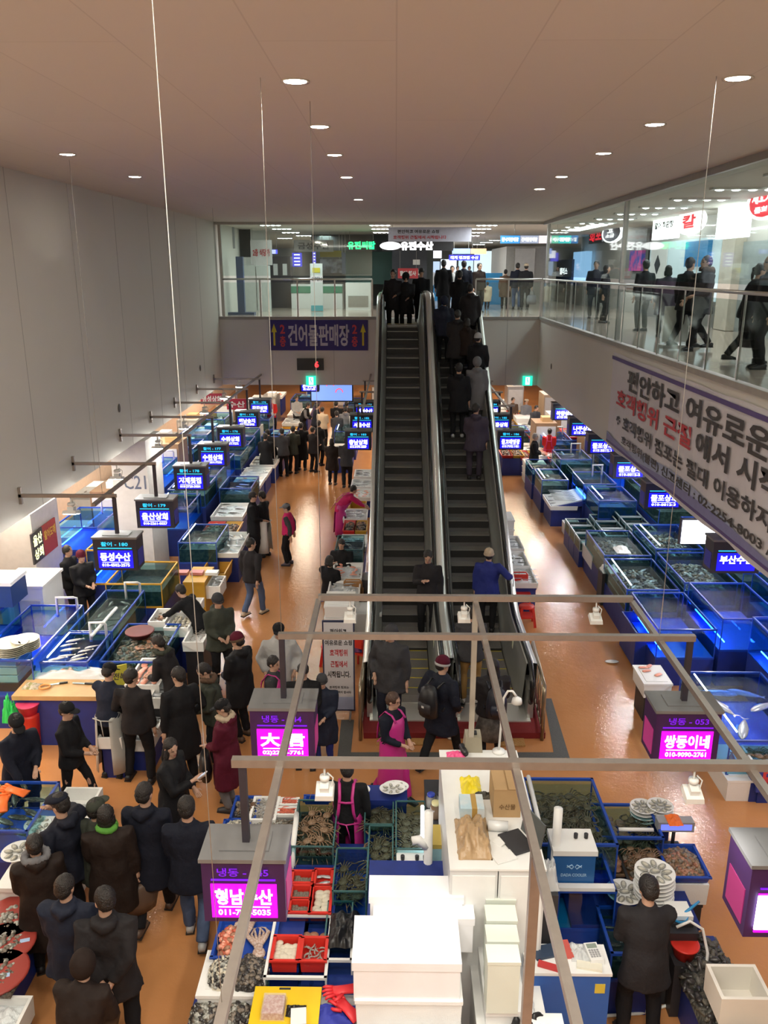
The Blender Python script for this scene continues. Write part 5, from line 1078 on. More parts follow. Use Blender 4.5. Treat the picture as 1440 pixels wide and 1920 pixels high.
tag(MB().tube([tuple(atz(792, 1512, 1.12)), tuple(atz(792, 1575, 1.12))], .02, 8).build('lamp_tube', lit('led_near', (.9, .95, 1), 6)), 'glowing white lamp tube lying over the pale crab tank', 'lamp')
x, y, w_, d_ = RC(746, 1594, 806, 1645, .95); cooler(x, y, .55, w_, d_*.8, .42, 'blue water chiller with fish emblem below the pale crab tank')
for i, (px, py) in enumerate(((669, 1494), (742, 1492), (736, 1500))):
    p = atz(px, py, 1.0); plate(p.x, p.y + .1, 1.0 + .03*i, .12, ('oval plate of oysters left behind the apron vendor', 'oval plate of oysters on top right behind the crab tanks', 'oval oyster plate leaning under the upper one behind the crab tanks')[i], 8, 'oyster', 'opened oyster on the plates behind the crab tanks', 1.3)
p = atz(716, 1500, .95); table(p.x + .05, p.y + .1, .5, .3, .98, 'small blue stand carrying oyster plates behind the crab tanks', blued, name='plate_stand')
# red baskets of shells in a shallow tank
x, y, w_, d_ = RC(540, 1625, 625, 1712, .78); tray(x, y, .66, w_, d_, .10, 'shallow dark tray holding the red shell baskets beside the magenta sign', blued)
for i, (q, kd, l) in enumerate([((548, 1629, 586, 1651), 'clam_dark', 'dark clams, far left'), ((591, 1626, 622, 1655), 'fish_silver', 'small silver fish, far right'), ((546, 1656, 583, 1680), 'clam_dark', 'small striped clams, middle left'), ((543, 1683, 580, 1706), 'clam_dark', 'striped clams, near left'), ((584, 1658, 620, 1707), 'clam_white', 'large pale scallops, right')]):
    x, y, w_, d_ = RC(*q, .84); tray(x, y, .70, w_*.94, d_*.94, .11, 'red plastic basket of ' + l, redp, 0, 'basket', 'basket')
    if kd == 'clam_dark': scatter(kd, x, y, .75, w_*.8, d_*.8, 26, .05, 'striped clam in the red basket ' + l.split(', ')[1])
    elif kd == 'clam_white': scatter(kd, x, y, .75, w_*.8, d_*.85, 12, .10, 'large pale scallop in the right red basket')
    else: scatter(kd, x, y, .76, w_*.75, d_*.8, 4, .16, 'small silver fish in the far right red basket', 0)
# glass tank with two red baskets
x, y, w_, d_ = hero_tank((505, 1715, 618, 1835), .42, .36, 'clear glass tank of shells and red baskets at the front of the centre stall', rim=white, fill=.55)
scatter('clam_red', x, y + d_*.25, .62, w_*.85, d_*.4, 26, .10, 'brown red scallop in the front glass tank')
for i, q in enumerate(((512, 1755, 560, 1802), (565, 1758, 612, 1802))):
    xx, yy, ww, dd = RC(*q, .82); tray(xx, yy, .68, ww*.92, dd*.92, .14, ('red basket of large white clams in the front glass tank', 'red basket of grey shrimps in the front glass tank')[i], redp, 0, 'basket', 'basket')
    if i == 0: scatter('clam_white', xx, yy, .76, ww*.8, dd*.8, 26, .075, 'large white clam in the front red basket')
    else: scatter('shrimp_grey', xx, yy, .76, ww*.8, dd*.8, 22, .09, 'small grey shrimp in the front red basket')
x, y, w_, d_ = hero_tank((612, 1690, 660, 1760), .50, .30, 'tank with blue bottom beside the white foam stack', rim=tealp, back=bluel)
x, y, w_, d_ = hero_tank((610, 1760, 662, 1802), .50, .28, 'small dark tank at the foot of the white foam stack', rim=white, back=seaw)
x, y, w_, d_ = RC(622, 1700, 668, 1765, .9); crumple('plastic_bag', 'black plastic bags heaped beside the white foam stack', x, y, .82, w_*1.2, d_, .16, black, 'bag', 3)
# octopus tray
x, y, w_, d_ = RC(410, 1722, 512, 1790, .78); tray(x, y, .70, w_, d_, .06, 'blue tray carrying the octopus and red shells under the magenta sign', bluep)
p = atz(484, 1765, .78); food('octopus', (p.x, p.y, .74), .42, 0.2, 'whole pale octopus spread on the blue tray'); p = atz(470, 1725, .78); food('octopus', (p.x, p.y, .74), .36, 2.4, 'second octopus half hidden under the magenta sign')
x, y, w_, d_ = RC(412, 1735, 448, 1785, .8); heap('sea_pineapples', 'orange red sea pineapples on the left of the blue tray', x, y, .74, w_, d_, .09, [shrr, salm, shellb], 50, .035)
for q, l, mm, rr_ in (((392, 1788, 442, 1850), 'round mound of small white and dark shells on a white box', [shellw, shelld, oyst], .022), ((440, 1785, 504, 1852), 'large mound of black sea snails on a white box', [shelld, shelld, shellm], .03)):
    x, y, w_, d_ = RC(*q, .75); heap('shell_mound', l, x, y, .66, w_, d_, .16, mm, 260, rr_)
x, y, w_, d_ = RC(382, 1790, 500, 1870, .66); foambox(x, y, .30, w_, d_, .36, 'long white foam box under the two shell mounds', True)
table(x, y, w_*.9, d_*.8, .30, 'low plinth under the long white foam box', white, name='plinth')
for q, l in (((358, 1882, 415, 1925), 'mound of greenish oysters at the bottom edge, left one'), ((420, 1880, 475, 1925), 'mound of dark oysters at the bottom edge, right one')):
    x, y, w_, d_ = RC(*q, .55); heap('oyster_mound', l, x, y, .48, w_, d_*1.3, .14, [oyst, shellm, shelld], 200, .04, (1.2, .7, .4))
p = atz(418, 1905, .4); table(p.x + .02, p.y - .1, .60, .8, .48, 'low table under the oyster mounds at the bottom edge', blued)
# yellow board with meat pack, gloves
x, y, w_, d_ = RC(472, 1850, 600, 1930, .80); table(x, y - .1, w_*.9, d_, .78, 'dark blue block under the yellow cutting board', blued); t = thing('cutting_board', 'bright yellow plastic cutting board at the bottom of the centre stall', 'cutting board', (x, y - .05, .78)); MB().box(0, 0, .02, w_, d_*1.15, .04).build('board', mat('yellow_board', (.78, .52, .01), .4, var=.06), t)
MB().box(-w_*.05, d_*.52, .041, .1, .02, .003).build('handle_slot', darkm, t)
x, y, w_, d_ = RC(490, 1865, 536, 1908, .86); t = thing('meat_pack', 'clear pack of pinkish minced fish on the yellow board', 'package', (x, y, .82)); MB().box(0, 0, .03, w_*.9, d_*.9, .06, 0, 0, None, .92).build('contents', mat('pink_mince', (.42, .17, .13), .5, col2=(.6, .4, .33), scale=40, bump=.5), t); MB().box(0, 0, .035, w_, d_, .075, 0, 0, None, .9).build('film', mat('cling_film', (.9, .9, .9), .12, alpha=.22, var=0), t)
x, y, w_, d_ = RC(600, 1862, 668, 1905, .80); table(x, y, w_*1.1, d_*1.6, .74, 'dark stand under the red gloves', blued); crumple('plastic_sheet', 'crumpled grey translucent plastic sheet under the red gloves', x, y, .74, w_*1.1, d_*1.3, .05, clearp, 'plastic', 5); gloves(x + .02, y + .04, .79, 1.3, 'red rubber gloves lying on grey plastic', mat('red_rubber', (.72, .03, .04), .45, var=.1), 1.1)
p = atz(560, 1915, .84); tag(MB().box(0, 0, .04, .13, .16, .08).build('small_carton', white, None, (p.x, p.y, .82), .1), 'small white carton beside the yellow board edge', 'box')
p = atz(555, 1893, .84); crumple('black_cloth', 'small black rag on the yellow board', p.x, p.y, .82, .17, .12, .05, black, 'cloth', 9)
x, y, w_, d_ = RC(580, 1895, 665, 1935, .7); crumple('blue_apron', 'folded royal blue cloth at the bottom edge under the gloves', x, y, .76, w_, d_, .08, mat('royal_cloth', (.02, .03, .30), .7), 'cloth', 11)
# white foam stacks
fw = mat('wrapped_foam', (.84, .84, .86), .5, var=.02, bump=.12, bscale=7)
def stackbox(px, z, h, label, rz=0):
    x, y, w_, d_ = RC(*px, z + h); t = thing('foam_box', label, 'box', (x, y, z), rz, 'white foam boxes wrapped in film in the centre'); MB().box(0, 0, h*.4, w_*.97, d_, h*.8).build('box_body', fw, t); MB().box(0, 0, h*.9, w_, d_*1.02, h*.2).build('lid', fw, t); return x, y, w_, d_
stackbox((692, 1642, 868, 1682), 1.25, .36, 'white foam box at the far end of the bright stack')
x, y, w_, d_ = stackbox((700, 1680, 888, 1722), 1.15, .36, 'white foam box second from the far end of the bright stack')
x, y, w_, d_ = stackbox((662, 1718, 862, 1806), 1.10, .40, 'large bright white foam box in the middle, topmost and nearest the camera'); foambox(x + .02, y - .02, .70, w_*.95, d_*.95, .40, 'large white foam box directly under the topmost bright one', True); foambox(x + .03, y, .30, w_*.94, d_*.94, .40, 'lower large white foam box hidden in the bright stack', True)
crumple('plastic_wrap', 'white plastic film bulging at the foot of the bright foam stack', x, y - .50, .62, w_*1.15, .5, .25, fw, 'plastic', 21); crumple('plastic_wrap', 'rounded white plastic bundle right of the foam stack at the bottom edge', x + .60, y - .52, .6, .5, .4, .35, fw, 'plastic', 22)
table(x, y + .1, w_ * .98, 1.9, .30, 'low dark pallet platform under the bright foam stack', blued, name='platform'); table(x + .05, y + .95, w_*.9, .9, 1.15, 'dark stand beneath the far end of the bright foam stack', blued, name='platform')
for i in range(4):
    px = (912, 1622 + i*37, 958 + i*3, 1660 + i*37); z = 1.72 - i*.0
xs = []
for i in range(5):
    a = atz(935 + i*2, 1640 + i*38, 1.55); t = thing('foam_box', 'greenish foam box in the upright row right of the bright stack, %s from behind' % LO(i), 'box', (a.x, a.y, 1.05), 0, 'greenish white foam boxes in a row'); MB().box(0, 0, .25, .26, .185, .5).build('box_body', mat('foam_green', (.66, .70, .62), .7, var=.03), t); MB().box(0, 0, .51, .27, .19, .03).build('lid', mat('foam_green', (0, 0, 0)), t); xs.append(a)
table((xs[0].x + xs[-1].x)/2, (xs[0].y + xs[-1].y)/2, .34, 1.1, 1.05, 'narrow white cabinet under the upright foam row', white, name='cabinet')
a = atz(955, 1850, 1.0); crumple('clear_bags', 'clear plastic bags and white fan blades piled at the foot of the foam row', a.x, a.y, .86, .42, .35, .2, clearp, 'bag', 31); crumple('black_bag', 'black plastic bag between the foam row and the blue counter', a.x + .12, a.y - .28, .8, .4, .3, .22, black, 'bag', 32); table(a.x, a.y, .6, .8, .84, 'white shelf unit under the clear plastic bags', white, name='shelf_unit')
# white cabinets with clutter
for i, (x0, x1) in enumerate(((.50, .92), (.93, 1.34))):
    t = thing('cabinet', ('left', 'right')[i] + ' tall white cabinet of the centre stall', 'cabinet', ((x0+x1)/2, 7.05, 0)); MB().box(0, 0, .94, x1 - x0, 1.85, 1.88).build('carcass', mat('cabinet_white', (.62, .62, .61), .4, var=.03), t); MB().box(0, 0, 1.885, x1 - x0 + .01, 1.88, .02).build('top_panel', white, t); MB().box(0, -.93, .94, x1 - x0 - .04, .01, 1.75).build('door', white, t)
T = 1.895
def on(px, py, z=T): return atz(px, py, z)
p = on(886, 1402); b = MB().box(0, 0, .09, .20, .20, .18, 0, 0, None, .85).box(0, 0, .185, .08, .07, .02, 1); tag(b.build('terminal_box', [mat('beige_metal', (.30, .27, .20), .5), darkm], None, (p.x, p.y, T)), 'beige metal box at the foot of the straight post', 'box')
p = on(855, 1418); crumple('pink_bag', 'hot pink plastic pouch on the far end of the white cabinet', p.x, p.y, T, .20, .16, .07, mat('hot_pink', (.75, .08, .25), .4), 'bag', 41); p = on(866, 1410); shadeb('hand_torch', 'black cylindrical torch beside the pink pouch', 'torch', [(p.x, p.y + .06, T + .04), (p.x + .03, p.y - .10, T + .04)], .035, black)
p = on(935, 1410); q = p + Vector((0, 0, 0)); t = thing('desk_lamp', 'white gooseneck lamp curving over the far end of the cabinet', 'lamp', (p.x, p.y, T)); MB().lathe([(.07, 0), (.07, .02), (.02, .03)], 14).build('base', white, t); MB().tube([(0, 0, 0), (.02, 0, .50), (.03, 0, .66), (.07, 0, .74), (.12, 0, .74), (.16, 0, .68)], .013, 8).box(.03, 0, .42, .06, .04, .12).build('arm', white, t); MB().lathe([(.02, .04), (.05, .02), (.06, -.03), (.001, -.03)], 14, (.17, 0, .63)).build('lamp_head', white, t)
x, y, w_, d_ = RC(922, 1448, 972, 1525, 2.05); t = thing('carton', 'brown cardboard box standing on the right white cabinet', 'box', (x, y, T)); MB().box(0, 0, .15, w_, d_*.55, .30).build('carton_body', carton, t); MB().box(-w_*.26, -.0, .305, w_*.47, d_*.56, .008).build('flap', carton, t); MB().box(w_*.26, 0, .31, w_*.47, d_*.56, .008).build('flap', carton, t); text('수산물', mat('carton_print', (.15, .08, .03), .8), t, front(0, -d_*.28 - .003, .12), w_*.6, .06, .01)
x, y, w_, d_ = RC(866, 1450, 900, 1485, T + .05); crumple('yellow_bag', 'yellow plastic bag draped on the left white cabinet', x, y, T, w_*1.1, d_, .10, mat('yellow_plastic', (.75, .60, .01), .35), 'bag', 43); crumple('dark_mesh_bag', 'dark net bag beside the yellow plastic bag', x + .1, y - .16, T, .2, .1, .06, seaw, 'bag', 44)
x, y, w_, d_ = RC(862, 1492, 906, 1527, T + .1); t = thing('carton', 'pale blue and white box sealed with brown tape', 'box', (x, y, T)); MB().box(0, 0, .07, w_, d_*.8, .14).build('carton_body', mat('pale_blue_box', (.45, .60, .68), .6, col2=(.65, .7, .72), scale=5), t); MB().box(.02, 0, .0715, .05, d_*.81, .142).build('tape', mat('brown_tape', (.45, .28, .08), .3), t)
x, y, w_, d_ = RC(856, 1528, 918, 1602, T + .05); crumple('net_bag', 'large tan plastic sack of crackers with a round white mark', x, y, T, w_, d_, .22, mat('tan_sack', (.42, .28, .15), .3, bump=.3), 'bag', 45); MB
for i in range(7): p = on(872 + (i*37) % 34, 1555 + (i*17) % 30, 2.1)
x, y, w_, d_ = RC(915, 1532, 952, 1566, T + .04); tag(MB().tube([(x - w_/2, y, T + .05), (x + w_/2, y - .02, T + .05)], .05, 14).build('film_roll', mat('film_roll_mat', (.75, .77, .78), .15, coat=.5)), 'shiny roll of clear packing film', 'roll')
p = on(972, 1580); t = thing('laptop', 'dark grey laptop standing open, seen from the back, on the right cabinet', 'laptop', (p.x, p.y, T), -1.15); MB().box(0, -.02, .015, .30, .22, .02).build('keyboard_base', darkm, t); MB().box(0, .13, .14, .32, .014, .25, 0, 0, Matrix.Rotation(-.18, 4, 'X')).build('screen_lid', mat('laptop_lid', (.09, .10, .10), .4), t)
for i, (px, py, w, d, l) in enumerate(((925, 1595, .16, .2, 'loose white paper sheet on the cabinet beside the laptop'), (945, 1608, .2, .13, 'folded white paper at the near edge of the cabinet'), (938, 1580, .12, .1, 'small stack of receipts on the white cabinet'))):
    p = on(px, py); tag(MB().box(0, 0, .006 + .004*i, w, d, .01).build('paper', white, None, (p.x, p.y, T), .4*i), l, 'paper')
p = on(850, 1612, 1.5); t = thing('desk_fan', 'small round white fan clipped at the left cabinet', 'fan', (.42, 6.25, 1.45)); M = Matrix.Rotation(.5, 4, 'X'); MB().lathe([(.001, 0), (.03, .02), (.11, .01), (.12, .0), (.11, -.02), (.001, -.03)], 20, M=M).build('fan_cage', mat('fan_white', (.6, .6, .58), .4), t); MB().tube([(0, 0, 0), (0, .05, -.2)], .02, 8).box(0, .05, -.22, .12, .1, .05).build('stand', white, t)
# jars, light blue cool box, pipe
x, y, w_, d_ = RC(806, 1545, 842, 1590, 1.2); t = thing('cool_box', 'pale blue cool box left of the white cabinet', 'box', (x, y, .6)); MB().box(0, 0, .28, w_, d_*.8, .56).build('box_body', mat('cool_blue', (.35, .60, .68), .5), t); MB().box(0, 0, .59, w_ + .02, d_*.8 + .02, .05).build('lid', mat('cool_lid', (.55, .42, .10), .5), t)
table(x, y + .35, w_*1.3, 1.2, .6, 'dark stand under jars and the pale blue cool box', darkm, name='stand')
table(x, y + .75, w_*1.2, .95, 1.05, 'dark shelf carrying the jars left of the cabinets', darkm, name='shelf')
for i, (px, py, r, h, m1, m2, l) in enumerate(((808, 1498, .055, .17, mat('jar_clear', (.35, .33, .30), .2, alpha=.7, var=0), mat('jar_blue', (.03, .06, .45), .4), 'glass jar with a blue lid among the bottles'), (817, 1518, .06, .20, mat('jar_brown', (.16, .10, .06), .2), mat('jar_cream', (.70, .65, .35), .5), 'large brown jar with a cream lid'), (826, 1496, .05, .16, mat('jar_smoke', (.2, .2, .2), .2), darkm, 'smoky jar behind the cream lidded jar'), (838, 1480, .045, .22, white, mat('bottle_orange', (.6, .2, .04), .5), 'white bottle with an orange label'), (840, 1460, .04, .16, white, white, 'plain white bottle topmost behind the jars'), (846, 1500, .05, .12, mat('tub_blue', (.02, .08, .30), .4), bluep, 'small blue tub right of the jars'))):
    p = atz(px, py, 1.15); t = thing('jar' if i < 3 else 'bottle', l, 'jar' if i < 3 else 'bottle', (p.x, p.y, 1.05)); MB().lathe([(r*.9, 0), (r, .02), (r, h*.75), (r*.7, h*.85), (r*.7, h*.9)], 16).build('container', m1, t); MB().lathe([(r*.8, h*.86), (r*.8, h), (.001, h)], 16).build('lid', m2, t)
p = atz(802, 1640, 1.0); shadeb('drain_pipe', 'upright white pipe with elbow left of the cool box', 'pipe', [(p.x, p.y, 0), (p.x, p.y, 1.75)], .045, white); shadeb('pipe_elbow', 'white elbow joint branching off the upright pipe', 'pipe', [(p.x - .02, p.y - .01, 1.35), (p.x - .10, p.y - .02, 1.44), (p.x - .16, p.y - .02, 1.42)], .045, white)
# ================================================================ RIGHT HALF OF THE ISLAND
x, y, w_, d_ = hero_tank((995, 1460, 1135, 1585), .75, .45, 'deep blue rimmed tank heaped with crabs right of the white cabinets'); heap('crab_heap', 'tangled brown crabs filling the deep blue rimmed tank', x, y, .85, w_*.9, d_*.9, .16, [crabm, crabp, seaw], 120, .06, (1.6, .5, .4), 'crab'); scatter('crab', x, y, 1.02, w_*.8, d_*.85, 20, .24, 'brown crab on top in the deep blue rimmed tank')
shadeb('water_pipe', 'white pipe lying along the left rim of the deep crab tank', 'pipe', [(x - w_*.42, y + d_*.48, 1.24), (x - w_*.44, y - d_*.42, 1.24)], .025, white)
x, y, w_, d_ = RC(1035, 1540, 1112, 1605, 1.45); cooler(x, y, 1.03, w_, d_*.6, .40, 'blue and white water chiller with knobs on top of the glass tank')
x, y, w_, d_ = RC(1040, 1608, 1146, 1680, 1.0); tank(x, y + .05, .52, w_, .55, .48, 'greenish blue glass water tank under the chiller', back=bluel, base=bluep, wat=waterb, fill=.9)
tag(MB().box(x - .02, y - .2, 1.035, w_, .07, .04).build('shelf_board', white), 'white shelf board along the front of the chiller', 'shelf')
x, y, w_, d_ = hero_tank((1112, 1508, 1230, 1572), .62, .34, 'wide blue rimmed tank with shellfish behind the oyster plates'); scatter('clam_red', x - w_*.2, y, .82, w_*.5, d_*.8, 14, .13, 'reddish scallop in the wide blue rimmed tank'); scatter('crab', x + w_*.25, y, .82, w_*.4, d_*.8, 6, .22, 'brown crab in the wide blue rimmed tank')
shadeb('water_pipe', 'white pipe across the wide blue rimmed tank', 'pipe', [tuple(atz(1160, 1555, 1.0)), tuple(atz(1225, 1556, 1.0))], .022, white)
table(2.45, 7.45, 1.3, 1.15, .60, 'blue stall counter of the right part of the centre stall', blued)
x, y, w_, d_ = hero_tank((1132, 1700, 1205, 1790), .40, .32, 'dark glass tank left of the black fleece vendor', back=darkm); scatter('fish_dark', x, y, .56, w_*.8, d_*.8, 5, .2, 'dark fish in the tank left of the black fleece vendor')
x, y, w_, d_ = hero_tray((1165, 1572, 1240, 1655), .66, .08, 'black tray of flat brown flounders and crabs', darkm); heap('shellfish_pile', 'mixed brown shellfish in the black tray', x, y, .68, w_*.9, d_*.9, .10, [crabm, shellm, shellb], 130, .04, (1.2, .8, .4)); scatter('crab', x, y, .80, w_*.8, d_*.8, 8, .2, 'brown crab on the mixed shellfish in the black tray')
x, y, w_, d_ = hero_tray((1245, 1585, 1315, 1645), .70, .08, 'blue tray of brown sea snails at the aisle side', bluep); heap('sea_snails', 'brown pink sea snails filling the blue tray', x, y, .72, w_*.92, d_*.92, .08, [shellb, crabp, shellm], 220, .03, (1.3, .7, .7)); foambox(x, y, .42, w_*1.02, d_*.95, .26, 'white foam box under the snail tray'); table(x, y, w_*.9, d_*.9, .42, 'dark plinth under the snail tray', darkm, name='plinth')
x, y, w_, d_ = hero_tray((1120, 1520, 1150, 1640), .64, .08, 'narrow tray of orange scallops beside the deep crab tank', crabm); scatter('clam_red', x, y, .70, w_*.8, d_*.9, 24, .12, 'orange scallop in the narrow tray')
plg = 'open oyster on the plates of the right oyster stack'
for i, (px, py, r, l) in enumerate(((1171, 1672, .19, 'oval plate of opened oysters alone at the left of the oyster stacks'), (1228, 1634, .20, 'topmost plate of opened oysters on the tall near stack'), (1206, 1512, .15, 'plate of oysters on top of the far left stack'), (1238, 1510, .15, 'plate of oysters on top of the far right stack'))):
    zz = (.86, 1.16, 1.0, 1.02)[i]; p = atz(px, py, zz); plate(p.x, p.y, zz - .03, r, l, 10, 'oyster', 'opened oyster on the plate ' + ('alone at the left', 'crowning the tall near stack', 'crowning the far left stack', 'crowning the far right stack')[i])
    n_ = (0, 6, 3, 3)[i]
    for j in range(n_): plate(p.x + .006*(j % 3), p.y, zz - .03 - (j+1)*.045, r, 'oyster plate in the %s stack, %s below the top' % (('', 'tall near', 'far left', 'far right')[i], ('first', 'second', 'third', 'fourth', 'fifth', 'sixth')[j]), 0, group='stacked oyster plates')
    tag(MB().box(0, 0, (zz - .03 - n_*.045 + .0)/2, r*1.3, r*1.3, zz - .035 - n_*.045).build('pedestal', blued, None, (p.x, p.y, 0)), 'dark blue support block under the oyster plate%s' % (' at left', 's of the tall near stack', 's of the far left stack', 's of the far right stack')[i], 'block')
p = atz(1265, 1545, 1.0); t = thing('weighing_scale', 'market scale with a glowing display on a short post at the aisle side', 'scale', (p.x, p.y, .0)); MB().box(0, 0, .35, .2, .2, .7).build('base', darkm, t); MB().tube([(0, 0, .7), (0, 0, .95)], .02, 8).build('post', darkm, t); MB().box(0, 0, 1.0, .40, .12, .12).build('display_housing', mat('scale_grey', (.3, .3, .32), .4), t); MB().box(0, -.062, 1.0, .34, .006, .07).build('display', lit('scale_glow', (.12, .16, .9), 1.1), t)
crumple('orange_cloth', 'orange cloth draped over the scale display', p.x - .02, p.y - .02, 1.06, .16, .2, .05, mat('orange_cloth', (.80, .16, .02), .6), 'cloth', 51)
x, y, w_, d_ = RC(1250, 1690, 1294, 1716, .95); tag(MB().box(0, 0, .02, w_, d_*1.1, .05).build('foam_cover', foam, None, (x, y, .9)), 'loose white foam lid beside the head of the black fleece vendor', 'lid'); table(x, y, w_*.9, .3, .9, 'dark support under the loose foam lid', darkm, name='support')
p = atz(1283, 1722, .9); t = thing('water_scoop', 'light blue plastic scoop with long handle', 'scoop', (p.x - .05, p.y, .86), .5); MB().lathe([(.05, 0), (.085, .08), (.08, .08), (.045, .01), (.001, .01)], 16).build('bowl', bluel, t); MB().tube([(.07, 0, .07), (.26, 0, .13)], [.016, .012], 8).build('handle', bluel, t)
table(p.x - .05, p.y, .3, .3, .86, 'dark support under the blue scoop', darkm, name='support')
a0 = atz(1345, 1790, .7); heap('black_net_pile', 'long dark heap of wet nets and seaweed along the right aisle edge', 3.0, 5.95, .45, .55, 1.9, .28, [seaw, seaw, shelld], 220, .05, (1.5, .6, .4), 'net', 5); table(3.0, 5.95, .5, 1.9, .46, 'dark blue bench under the heap of wet nets', blued, name='bench')
x, y, w_, d_ = RC(1338, 1812, 1432, 1880, .98); foambox(x, y, .73, w_*.97, d_*.95, .28, 'empty open white foam box at the lower right corner', m=mat('foam_warm', (.80, .76, .68), .75, var=.03)); table(x, y, w_*.8, d_*.9, .73, 'low block under the empty foam box', darkm, name='block')
p = atz(1310, 1755, .85); basket_round(p.x - .12, p.y, .62, .13, 'red round basket at the right hand of the black fleece vendor', redp); table(p.x - .12, p.y, .25, .25, .62, 'support under the red round basket', darkm, name='support'); q = (p.x - .1, p.y, .8); shadeb('hose', 'white hose looping over the red basket', 'hose', [(q[0] - .12, q[1], .95), (q[0], q[1], 1.02), (q[0] + .12, q[1] - .02, .95), (q[0] + .16, q[1] - .1, .75), (q[0] + .12, q[1] - .2, .5)], .014, white)
shadeb('hose', 'white hose lying on the floor at the bottom right', 'hose', [tuple(atz(x_, y_, .02)) for x_, y_ in ((1130, 1905), (1200, 1900), (1262, 1882), (1300, 1925))], .016, white)
# blue service counter with calculator
x, y, w_, d_ = RC(985, 1770, 1138, 1822, 1.0); t = thing('service_counter', 'blue service counter with papers and calculator at the bottom', 'counter', (x, y, 0)); MB().box(0, 0, .48, w_, d_, .96).build('body', mat('counter_blue', (.02, .11, .42), .45, var=.06), t); MB().box(0, 0, .975, w_ + .02, d_ + .02, .03).build('worktop', white, t); MB().box(w_*.38, -d_/2 - .003, .82, .09, .004, .10).build('yellow_notice', mat('notice', (.65, .50, .06), .6), t)
p = atz(1113, 1785, 1.03); t = thing('calculator', 'white desk calculator on the blue service counter', 'calculator', (p.x, p.y, .99), .12); MB().box(0, 0, .025, .13, .22, .05, 0, 0, None, .92).build('case', white, t); MB().box(0, .06, .052, .09, .05, .004).build('display', mat('lcd', (.25, .3, .25), .3), t); b = MB(); [b.box(-.036 + .024*i, .01 - .024*j, .054, .017, .015, .006) for i in range(4) for j in range(4)]; b.build('keypad', mat('keys', (.35, .35, .36), .5), t)
for i, (px, py, w, d, c_, l) in enumerate(((1022, 1785, .22, .14, (.03, .05, .09), 'dark blue notebook on the service counter'), (1062, 1780, .08, .2, (.5, .08, .06), 'red and white booklet on the service counter'), (1085, 1785, .16, .2, (.6, .62, .62), 'crumpled clear plastic on the service counter'), (1105, 1812, .22, .08, (.75, .72, .6), 'white paper slips at the front of the service counter'), (1030, 1812, .2, .06, (.5, .04, .04), 'red plastic band at the front of the service counter'))):
    p = atz(px, py, 1.0)
    if i == 2: crumple('plastic_bag', l, p.x, p.y, .99, w, d, .08, clearp, 'bag', 61)
    else: tag(MB().box(0, 0, .012, w, d, .024).build(('notebook', 'booklet', '', 'paper_slips', 'plastic_band')[i], mat('cc%d' % i, c_, .5), None, (p.x, p.y, .99), .25 - .15*i), l, 'paper' if i != 4 else 'band')
p = atz(1040, 1620, 1.2); shadeb('drain_pipe', 'tall white pipe rising in front of the deep crab tank', 'pipe', [(p.x, p.y, 0), (p.x, p.y, 1.85)], .045, white)
p = atz(1015, 1575, 1.6); crumple('plastic_bag', 'clear plastic bag hung on the pipe frame by the white cabinets', 1.42, 6.4, 1.5, .2, .2, .3, clearp, 'bag', 62)
tag(MB().box(0, 0, .75, .16, .3, 1.5).build('shelf_unit', darkm, None, (1.42, 6.4, 0)), 'narrow dark shelf between the white cabinets and the crab tank', 'shelf')
p = atz(1130, 1925, .5); foambox(atz(1022, 1925, .9).x, atz(1022, 1925, .9).y, .6, .28, .2, .28, 'foam box with brown tape at the bottom edge beside the post', True)
# left foreground corner: tank, oyster plates, baskets
x, y, w_, d_ = RC(-70, 1466, 82, 1560, .95); tank(x, y, .55, w_, d_, .40, 'blue rimmed tank of dark flatfish at the left picture edge'); scatter('fish_dark', x, y, .80, w_*.8, d_*.8, 12, .34, 'dark flatfish in the left edge tank'); p = atz(14, 1492, 1.0); gloves(p.x, p.y, .97, .8, 'orange rubber gloves on the rim of the left edge tank', mat('orange_rubber', (.85, .16, .02), .5), 1.3)
x, y, w_, d_ = RC(45, 1530, 118, 1660, .78); table(x, y, w_*1.3, d_*1.05, .76, 'low counter under the oyster plates at lower left', foam, name='display_table')
for i, (px, py, l) in enumerate(((70, 1542, 'far left'), (80, 1555, 'top centre'), (100, 1562, 'right'), (90, 1576, 'lower right'), (35, 1600, 'lower left, largest'))):
    p = atz(px, py, .82); plate(p.x, p.y, .77 + .012*i, .15 if i < 4 else .18, 'round plate of shelled oysters on the lower left table, ' + l, 9, 'oyster', 'shelled oyster on the %s plate of the lower left table' % l)
p = atz(150, 1498, .6); foambox(p.x, p.y, .45, .45, .34, .2, 'white foam box of fish behind the flat cap man'); table(p.x, p.y, .4, .3, .45, 'low block behind the flat cap man', blued, name='block')
drb = mat('dark_red_basket', (.30, .035, .025), .5)
for i, (px, py, r, m_, l) in enumerate(((25, 1720, .30, drb, 'large red round basket with a white dish, lower left'), (10, 1770, .28, drb, 'red round basket with grey clams at the left edge'), (-5, 1825, .28, drb, 'lowest red round basket at the left edge'))):
    p = atz(px, py, .62); basket_round(p.x, p.y, .5, r, l, m_, .13); heap('clam_pile', ('dark grey', 'grey', 'speckled grey')[i] + ' clams in the ' + l.split(',')[0], p.x, p.y, .545, r*1.5, r*1.5, .11, [shellm, oyst], 110, .03)
x, y, w_, d_ = RC(-60, 1690, 45, 1860, .5); table(x, y, w_, d_, .5, 'blue low counter under the red baskets at lower left', blued)
for i, (px, py) in enumerate(((46, 1762), (8, 1828))): p = atz(px, py, .66); tag(MB().box(0, 0, .02, .09, .07, .004, 0, 0, Matrix.Rotation(.4, 4, 'X')).build('price_card', mat('card_blue', (.35, .5, .75), .5), None, (p.x, p.y, .62), .3), 'small pale blue price card on the %s red basket' % ('upper', 'lower')[i], 'card')
